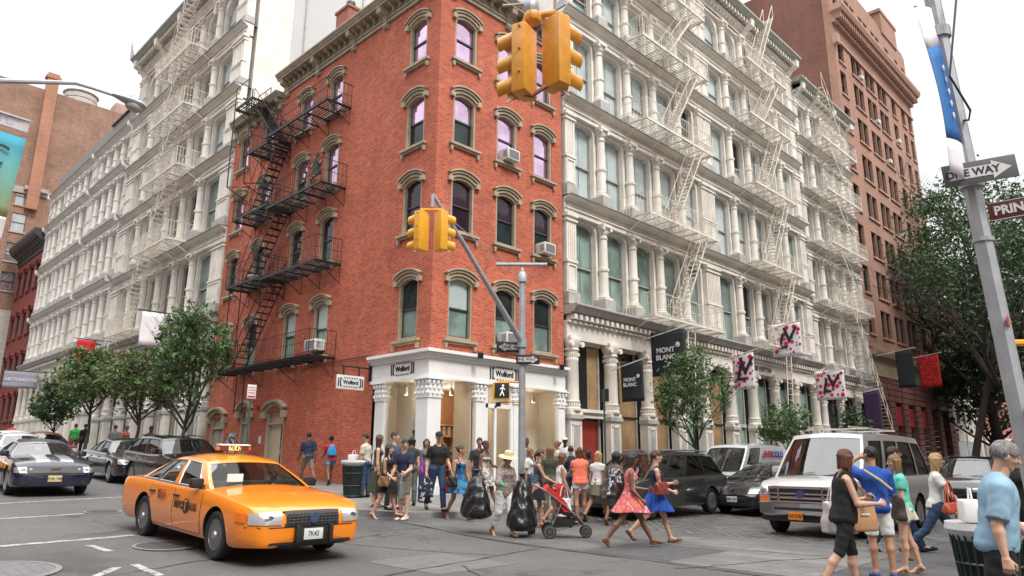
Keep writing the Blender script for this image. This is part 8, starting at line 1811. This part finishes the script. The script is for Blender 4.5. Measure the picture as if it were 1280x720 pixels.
# behind: strapless top, dark-haired one
J = skel(1.70, 'f', 3, 0, walkA, ((30, 50, 8), (0, 30, 8))); r = person('person in a strapless pale top and long skirt behind the black rubbish bag', P(604, 640), -80, J, 'brown', ('bun', 'black', {}), [('top', shirt(J, sleeve=0, low=.36, hem=-.05), K_leaf), ('skirt', skirt(J, .1, .55, .13, .22), K_leaf)], sandal=True, shoe=S_tan)
J = skel(1.74, 'm', 0, 0, stand, hang); person('person with black hair in the shop doorway behind the straw hat', (2.6, -1.7, surf(2.6, -1.7)), -100, J, 'brown', ('short', 'black', {}), [('t_shirt', shirt(J, sleeve=.3), K_white), ('trousers', trousers(J), K_char)])
# woman with straw hat and bin bags
J = skel(1.60, 'f', 8, 0, ((14, 8), (-10, 22)), ((5, 12, 16), (28, 60, 22)), head=(10, 12)); r = person('person in a wide straw hat and patterned blouse with two black rubbish bags', P(630, 671), -100, J, 'tan', ('bob', 'black', {}), [('blouse', shirt(J, sleeve=.72, hem=-.22, loose=.02, e=.018), K_spot), ('trousers', trousers(J, cut=.88, flare=.012), K_white)], hat=lambda root, J: sunhat(root, J, pbr('straw', (.62, .50, .30), .8, var=.15, vscale=60, coords='obj')), sandal=True, shoe=S_tan)
hp = J['palm1']; F = Field(hp-.1, hp+.12, .009)
g_ = pbr('rubber_glove', (.01, .30, .20), .4)
g = MB(); g.tube([tuple(J['wr1']+(J['el1']-J['wr1'])*.35), tuple(J['wr1']), tuple(J['palm1'])], [.04, .035, .045], 10); g.build('glove', g_, r)
g = MB(); g.tube([tuple(J['wr0']+(J['el0']-J['wr0'])*.25), tuple(J['wr0']), tuple(J['palm0']+[0, 0, -.04])], [.04, .036, .04], 10); g.build('glove', g_, r)
def binbag(label, pos, w, h, ang):
    t = thing('rubbish_bag', label, 'rubbish bag', pos, ang, 'full black rubbish bags'); F = Field((-w, -w, -h-.05), (w, w, .2), .02); P_ = np.stack(np.meshgrid(*F.ax, indexing='ij'), -1); t_ = np.clip(-P_[..., 2]/h, 0, 1); rad = w/2*(.12+1.0*np.sqrt(np.clip(t_, 0, 1)))*np.where(t_ > .85, np.sqrt(np.clip(1-((t_-.85)/.17)**2, .02, 1)), 1); rr_ = np.sqrt((P_[..., 0]/1.1)**2+(P_[..., 1]/.8)**2); th = np.arctan2(P_[..., 1], P_[..., 0])
    D = rr_-rad+.014*np.sin(th*9+t_*4)*(1-t_*.6)+.014*np.sin(P_[..., 0]*24+P_[..., 2]*17)*np.sin(P_[..., 1]*21); D = np.maximum(D, np.maximum(P_[..., 2]-.06, -h-P_[..., 2])); F.D = D*.7; v, f = F.mesh(); link('bag', np_mesh('bag', [(v, f, 0)], [BAGK]), t); MB().lathe([(.02, -.02), (.035, .04), (.07, .12), (.05, .14), (.0, .12)], n=9).build('knot', BAGK, t)
c_ = at(626, 671); binbag('bulging black rubbish bag held out to the right of the straw hat', tuple(Vector((c_.x, c_.y, 1.12))+dirR*.42-off*.1), .72, .98, .5); binbag('bulging black rubbish bag on the left of the straw hat', tuple(Vector((c_.x, c_.y, 1.18))-dirR*.52-off*.35), .68, .84, 1.4)
t = thing('hand_trolley', 'thin black trolley frame behind the rubbish bags', 'trolley', tuple(Vector((c_.x, c_.y, 0))+dirR*.62-off*.5)); MB().tube([(0, 0, .1), (0, 0, 1.05), (.06, .05, 1.2), (.12, .1, 1.25), (.16, .14, 1.15)], .015, 6).build('frame', M_signk, t); MB().lathe([(.0, -.02), (.1, -.02), (.1, .02), (0, .02)], (0, 0, .1), 16, 'y').build('wheel', M_tyre, t)
# stroller pair
J = skel(1.66, 'f', 6, 0, ((10, 6), (-26, 26)), ((34, 36, 6), (34, 36, 6)), head=(10, 3)); r = person('person in a dark vest and black skirt pushing the red pushchair', P(671, 660), -45, J, 'tan', ('pony', 'brown', dict(ln=.12)), [('vest', dress(J, low=.40, hem=-.02), K_slate), ('skirt', skirt(J, .1, .60, .13, .17, amp=.006), K_black)], sandal=True, shoe=S_tan)
sp_ = at(706, 672); ST = thing('pushchair', 'red and black three wheeled pushchair carrying a small child', 'pushchair', sp_, R(-45)); fr_ = MB()
for s in (-1, 1):
    fr_.tube([(-.62, s*.22, 1.02), (-.42, s*.22, .92), (.0, s*.24, .62), (.38, s*.14, .26)], .016, 6); fr_.tube([(-.32, s*.29, .13), (-.08, s*.25, .66)], .014, 6); fr_.tube([(-.3, s*.27, .14), (.3, s*.14, .26)], .012, 6)
fr_.tube([(-.62, -.22, 1.02), (-.65, 0, 1.03), (-.62, .22, 1.02)], .02, 8); fr_.build('frame', pbr('alu_grey', (.25, .25, .26), .35, .7), ST)
for (x, y, rad) in ((-.32, .31, .135), (-.32, -.31, .135), (.42, .06, .12), (.42, -.06, .12)):
    w_ = MB().lathe([(rad*.7, -.022), (rad, -.018), (rad, .018), (rad*.7, .022), (rad*.7, -.022)], (0, 0, 0), 20, 'y').build('wheel', M_tyre, ST); w_.location = (x, y, rad); q = MB(); sg = 1 if y > 0 else -1; q.lathe([(rad*.78, .012*sg), (rad*.78, .022*sg), (rad*.62, .024*sg), (rad*.62, .012*sg)], (0, 0, 0), 20, 'y'); q.lathe([(.02, -.03), (.02, .03)], (0, 0, 0), 10, 'y')
    for i in range(6): a = math.pi*i/3; q.bar((0, .022, 0), (rad*.72*math.cos(a), .022, rad*.72*math.sin(a)), .007); q.bar((0, -.022, 0), (rad*.72*math.cos(a), -.022, rad*.72*math.sin(a)), .007)
    q.build('spokes', M_hub, w_)
MB().prism([(-.32, .98), (-.28, 1.0), (-.02, .52), (.2, .46), (.36, .28), (.33, .25), (.16, .40), (-.06, .45)], -.2, .2, 'y').build('seat', K_black, ST); MB().prism([(-.2, .40), (.22, .36), (.12, .20), (-.22, .22)], -.2, .2, 'y').build('basket', K_black, ST)
for s in (-1, 1): MB().prism([(-.36, 1.02), (-.02, .74), (.12, .50), (-.02, .50), (-.34, .88)], s*.21-.008, s*.21+.008, 'y').build('side_panel', K_red, ST)
MB().tube([(-.42+.3*math.sin(a)*.3, .0, 1.0) for a in (0, .1)]+[], .01, 4).build('clip', M_signk, ST); cn = MB(); vs = []
for i in range(7):
    a = R(118+i*8)
    for j in range(9): b = R(-80+160*j/8); vs.append((-.20+.26*math.cos(a)*math.cos(b)-.02, .22*math.sin(b), .84+.22*math.sin(a)*math.cos(b)))
cn.add(vs, [(i*9+j, i*9+j+1, (i+1)*9+j+1, (i+1)*9+j) for i in range(6) for j in range(8)], True); o = cn.build('canopy', K_red, ST, fix=False); q = o.modifiers.new('s', 'SOLIDIFY'); q.thickness = .012
J = skel(.82, 'm', -30, 0, ((72, 55), (66, 45)), ((25, 40, 10), (20, 30, 10)), head=(25, 12), bulk=1.15); cpos = local_pt(ST, (-.12, 0, 0)); dzc = .52-J['pel'][2]
ch_ = person('small child in red and white sitting in the pushchair', (cpos.x, cpos.y, sp_.z+dzc+.02), -45, J, 'light', ('short', 'darkblonde', {}), [('shirt', shirt(J, sleeve=.3, e=.01), cloth('cloth_child', (.6, .5, .48))), ('trousers', trousers(J, e=.01, cut=.6), K_red)], shoe=S_white)
# standing group at the crossing
J = skel(1.70, 'f', 0, 0, stand, ((5, 10, 6), (0, 10, 6))); person('person with long dark hair and olive shirt seen from behind, by the pushchair', P(688, 650), 40, J, 'tan', ('long', 'darkblonde', dict(ln=.16)), [('shirt', shirt(J, sleeve=.7), K_olive), ('trousers', trousers(J), K_khaki)])
J = skel(1.64, 'f', 4, 0, walkA, ((40, 120, 14, 30), (10, 20, 8)), head=(-20, 10)); r = person('person in a white vest and red shorts with a hand raised to the chin', P(700, 657), -30, J, 'tan', ('bob', 'auburn', dict(ln=.1)), [('vest', dress(J, low=.40), K_white), ('shorts', trousers(J, cut=.25, e=.014), K_red)], sandal=True, shoe=S_tan)
bag('tote_bag', 'large white cloth bag low behind the pushchair', 'bag', W_(r, (0, -.3, .62)), R(-30), .34, .42, .12, K_white, .3)
J = skel(1.70, 'f', 2, 0, ((-4, 6), (10, 10)), ((25, 85, 10, 20), (25, 85, 10, 20)), head=(0, 4)); person('person in a coral top and white shorts seen from behind in the crossing', P(726, 653), 48, J, 'tan', ('bob', 'auburn', dict(ln=.10)), [('top', shirt(J, sleeve=.16, loose=.02, hem=-.10), K_coral), ('shorts', trousers(J, cut=.2, e=.014, flare=.012), K_white)], shoe=L_dk)
J = skel(1.68, 'f', 4, 0, ((-22, 26), (22, 8)), ((10, 20, 8), (-4, 14, 8)), head=(-10, 4)); r = person('person with long blonde hair in a white top behind the coral top', P(748, 652), 10, J, 'tan', ('long', 'blonde', dict(ln=.2)), [('top', shirt(J, sleeve=.2), K_white), ('skirt', skirt(J, .1, .62, .13, .18, amp=.006), K_khaki)], sandal=True, shoe=S_tan)
bag('tote_bag', 'big soft grey brown shoulder bag under the blonde hair', 'bag', W_(r, (-.02, -.24, 1.02)), R(20), .34, .48, .16, pbr('canvas_taupe', (.17, .14, .11), .8, var=.15, vscale=14, coords='obj'), .3, flop=1.5)
J = skel(1.80, 'm', 0, 0, stand, hang); person('person in a white t shirt and white cap far back by the shop wall', (4.6, -1.6, surf(4.6, -1.6)), -150, J, 'dark', ('short', 'black', {}), [('t_shirt', shirt(J, sleeve=.32), K_white), ('trousers', trousers(J), K_char)], hat=lambda root, J: cap_(root, J, K_white))
J = skel(1.68, 'f', 0, 0, stand, hang); person('person with light brown hair far back between the mast and the coral top', (3.2, -2.5, surf(3.2, -2.5)), 120, J, 'tan', ('bun', 'darkblonde', {}), [('top', shirt(J, sleeve=.2), K_cream), ('trousers', trousers(J), K_jean)])
J = skel(1.66, 'f', 4, 0, ((-18, 22), (20, 8)), ((20, 40, 10), (10, 50, 10)), head=(-15, 3)); person('person in a strapless black and white print top and black skirt with curly hair', P(771, 656), 15, J, 'brown', ('long', 'black', dict(ln=.10, vol=.02)), [('top', shirt(J, sleeve=0, low=.38, hem=-.12, loose=.02), K_dot), ('sash', skirt(J, .05, .66, .16, .2), K_dot), ('skirt', skirt(J, .06, .42, .145, .19, amp=.006), K_black)], sandal=True, shoe=L_tan)
# two women striding right of the crossing
J = skel(1.68, 'f', 3, 0, ((30, 4), (-24, 16)), ((20, 70, 8, 10), (5, 40, 8)), head=(0, 4)); r = person('person in a pink and coral flowered dress striding across in wedge sandals', at(789, 684), -48, J, 'brown', ('bob', 'black', dict(ln=.06, vol=.012)), [('top', dress(J, low=.40), K_pink), ('skirt', skirt(J, .12, .60, .115, .24), K_pink)], sandal=True, shoe=S_tan)
bag('handbag', 'dark brown slouchy bag behind the flowered dress', 'bag', W_(r, (-.16, .22, 1.12)), R(-8), .36, .26, .14, L_dk, .2, flop=1.5)
J = skel(1.70, 'f', 2, 0, ((22, 6), (-28, 20)), ((25, 75, 8, 10), (10, 60, 8)), head=(-10, 0)); r = person('person in a navy top and royal blue skirt with short brown hair', at(822, 679), -45, J, 'light', ('short', 'brown', dict(vol=.008)), [('top', dress(J, low=.41), K_navy), ('skirt', skirt(J, .10, .58, .125, .23), K_royal)], shoe=L_tan)
bag('handbag', 'shiny red brown leather handbag on the arm of the blue skirt', 'bag', W_(r, (.06, -.26, 1.12)), R(-5), .34, .24, .14, pbr('leather_gloss', (.18, .04, .025), .25), .14)
# right foreground
J = skel(1.62, 'f', 4, 0, ((10, 6), (-18, 14)), ((15, 95, 12, 10), (18, 80, 14, 10)), head=(10, 8), bulk=1.1); w0 = at(1066, 748); r = person('person in a black sleeveless top and black knee shorts carrying two paper bags', w0, -52, J, 'light', ('bob', 'auburn', dict(ln=.10)), [('top', dress(J, low=.42, hem=-.10, loose=.02), K_black), ('shorts', trousers(J, cut=.52, e=.008), K_black)], sandal=True, shoe=L_dk)
bag('paper_bag', 'brown kraft shopping bag held before the black shorts', 'bag', tuple(at_d(1075, 627, 8.55)), R(-30), .36, .34, .14, pbr('kraft_paper', (.40, .22, .11), .75, var=.06), .18, flop=0, extra=lambda t: MB().rbox(0, -.078, -.14, .12, .004, .022).build('print', M_signw, t))
bag('tote_bag', 'large crumpled off white bag left of the kraft bag', 'bag', tuple(at_d(1046, 626, 8.75)), R(-30), .42, .38, .16, pbr('paper_white', (.48, .44, .42), .7, var=.08, vscale=8), .22, flop=1.2)
J = skel(1.66, 'm', 2, 0, ((3, 4), (-3, 4)), ((120, 120, 30, 60), (15, 20, 10)), head=(30, -2)); b0_ = at(1106, 724); r = person('person in a bright blue shirt and white shorts seen from behind, hand on head', b0_, 35, J, 'tan', ('short', 'black', {}), [('shirt', shirt(J, sleeve=.5, e=.02, hem=-.12), K_blue), ('shorts', trousers(J, cut=.44, e=.008, flare=.02), K_white)], shoe=pbr('trainer_blue', (.03, .06, .18), .6))
bag('shoulder_bag', 'black shoulder bag with a pale strap on the blue shirt', 'bag', tuple(at_d(1121, 618, 9.2)), R(30), .34, .32, .12, L_dk, 0, flop=1.); MB().tube([tuple(J['sh0']+[-.14, -.02, .06]), tuple(J['chest']+[-.18, -.02, 0]), tuple(J['waist']+[-.17, -.16, .06])], .018, 6).build('bag_strap', pbr('strap_cream', (.45, .38, .28), .7), r)
J = skel(1.56, 'f', 0, 0, ((6, 3), (-8, 8)), ((5, 60, 8, 20), (-10, 80, 18)), head=(10, 4)); t0 = at(1137, 718); r = person('person in a mint green top and white shorts with a cardigan round the waist', t0, 118, J, 'light', ('long', 'darkblonde', dict(ln=.2)), [('top', shirt(J, sleeve=.25, loose=.01), K_teal), ('shorts', trousers(J, cut=.22, e=.014, flare=.012), K_white), ('cardigan', skirt(J, .08, .72, .15, .17, amp=.02), K_cream)], sandal=True, shoe=L_tan)
J = skel(1.80, 'm', 2, 0, walkA, hang, head=(0, 0)); person('person with brown hair in a grey shirt looking right behind the mint top', at(1128, 690), -62, J, 'light', ('short', 'brown', {}), [('shirt', shirt(J, sleeve=.4), K_grey), ('jeans', trousers(J), K_jean)], shoe=K_navy)
J = skel(1.68, 'f', 4, 0, ((26, 4), (-30, 18)), ((-10, 6, 8), (34, 12, 14)), head=(0, 2)); r = person('person with blonde hair in a white t shirt and dark jeans striding right', at(1181, 705), -68, J, 'light', ('long', 'blonde', dict(ln=.14)), [('t_shirt', shirt(J, sleeve=.26), K_white), ('jeans', trousers(J, e=.008, thin=.96), K_jean)], shoe=L_tan)
bag('handbag', 'orange red fringed bag at the hip of the blonde person', 'bag', tuple(at_d(1188, 628, 10.3)), R(-12), .34, .16, .12, pbr('leather_orange', (.38, .06, .03), .5), .3)
t = thing('scarf', 'striped scarf hanging from the orange red bag', 'scarf', tuple(at_d(1195, 640, 10.25))); o = MB()
for i in range(4): o.prism([(-.09+.05*i, 0), (-.05+.05*i, 0), (-.04+.055*i, -.42+.05*i), (-.09+.055*i, -.44+.04*i)], -.03+.015*i, -.01+.015*i, 'y')
o.build('cloth', print_cloth('scarf_stripe', (.45, .35, .22), (.14, .05, .03), scale=22), t)
J = skel(1.64, 'm', 7, 0, ((8, 8), (-12, 12)), ((22, 34, 10), (-8, 20, 10)), head=(0, 18), bulk=1.07); r = person('heavy person in a pale blue polo and black shorts at the right edge', at(1272, 835), -72, J, 'light', ('short', 'grey', dict(vol=.008)), [('polo_shirt', shirt(J, sleeve=.44, e=.022, hem=-.10, loose=.012), K_sky), ('shorts', trousers(J, cut=.45, e=.008, flare=.02), K_black)])
pw_ = W_(r, J['palm1']); t = thing('umbrella', 'dark folded umbrella in the hand of the pale blue polo', 'umbrella', tuple(pw_)); MB().tube([(0, 0, .05), (.2, -.1, -.35), (.24, -.12, -.43)], [.02, .04, .01], 8).build('cover', K_slate, t)
J = skel(1.72, 'f', 0, 0, stand, hang); person('person in black partly hidden behind the pale blue polo', at(1300, 745), 150, J, 'tan', ('short', 'black', {}), [('shirt', shirt(J, sleeve=.6), K_black), ('trousers', trousers(J), K_black)])
for (px, py, fc, top_, sx, hr_, lab) in ((598, 634, -130, K_char, 'm', 'black', 'person in charcoal behind the strapless pale top'), (660, 641, -60, K_white, 'f', 'darkblonde', 'person in white just right of the signal mast, half hidden'), (715, 640, 60, K_navy, 'm', 'brown', 'person in navy behind the coral top'), (455, 622, 120, K_cream, 'm', 'black', 'person in a cream shirt near the brick wall behind the litter bin'), (738, 643, 150, K_char, 'f', 'black', 'person in charcoal between the coral and the blonde person'), (530, 628, -100, K_grey, 'f', 'brown', 'person in grey behind the left shoulder of the black-capped man')):
    J = skel(1.70 if sx == 'm' else 1.62, sx, 2, 0, stand, hang, head=(rnd.uniform(-30, 30), 4)); person(lab, at(px, py), fc, J, 'tan', ('short' if sx == 'm' else 'long', hr_, {} if sx == 'm' else dict(ln=.12)), [('shirt', shirt(J, sleeve=.34), top_), ('trousers', trousers(J), K_jean)])
# distant people
for i, (px, py, face, top, hr_, lab) in enumerate([(186, 572, -90, K_black, 'black', 'distant person in black behind the black wagon'), (142, 566, 80, K_grey, 'black', 'distant person in grey beyond the black saloon'), (155, 566, -60, cloth('cloth_rust', (.3, .08, .05)), 'brown', 'distant person in rust beyond the black saloon'), (92, 556, 80, cloth('cloth_green', (.02, .28, .05)), 'black', 'distant person in bright green under the trees'), (104, 556, 80, K_black, 'black', 'distant person in black beside the bright green one'), (12, 552, 90, K_red, 'black', 'distant person with red top at the far left')]):
    d = ray(px, 555); k = (-2.6-CAM[0])/d[0]; y_ = CAM[1]+d[1]*k; y_ = min(y_, 40)
    xx = CAM[0]+d[0]/d[1]*(y_-CAM[1]); J = skel(1.74, 'm' if i % 2 else 'f', 3, 0, walkA, hang); person(lab, (xx, y_, surf(xx, y_)), face, J, 'brown', ('short', hr_, {}), [('shirt', shirt(J, sleeve=.4), top), ('trousers', trousers(J), K_char)], group='distant pedestrians on the avenue')
J = skel(1.72, 'm', 0, 0, stand, hang); person('person in dark clothes on the pavement by the thin young tree', (14.6, -2.4, surf(14.6, -2.4)), 180, J, 'brown', ('short', 'black', {}), [('shirt', shirt(J, sleeve=.8), K_black), ('trousers', trousers(J), K_char)])
J = skel(1.7, 'm', 0, 0, ((40, 60), (30, 50)), ((40, 80, 10), (20, 60, 10)), head=(0, 10)); fb = frL(6.9, .55, 11.8); r = person('person sitting outside the window on a black fire escape balcony', (fb[0], fb[1], fb[2]-.3), 200, J, 'brown', ('short', 'black', {}), [('vest', shirt(J, sleeve=0), cloth('cloth_deep_green', (.02, .08, .06))), ('shorts', trousers(J, cut=.45), K_char)]); r.location.z = 11.8+.02
bpy.context.view_layer.update()
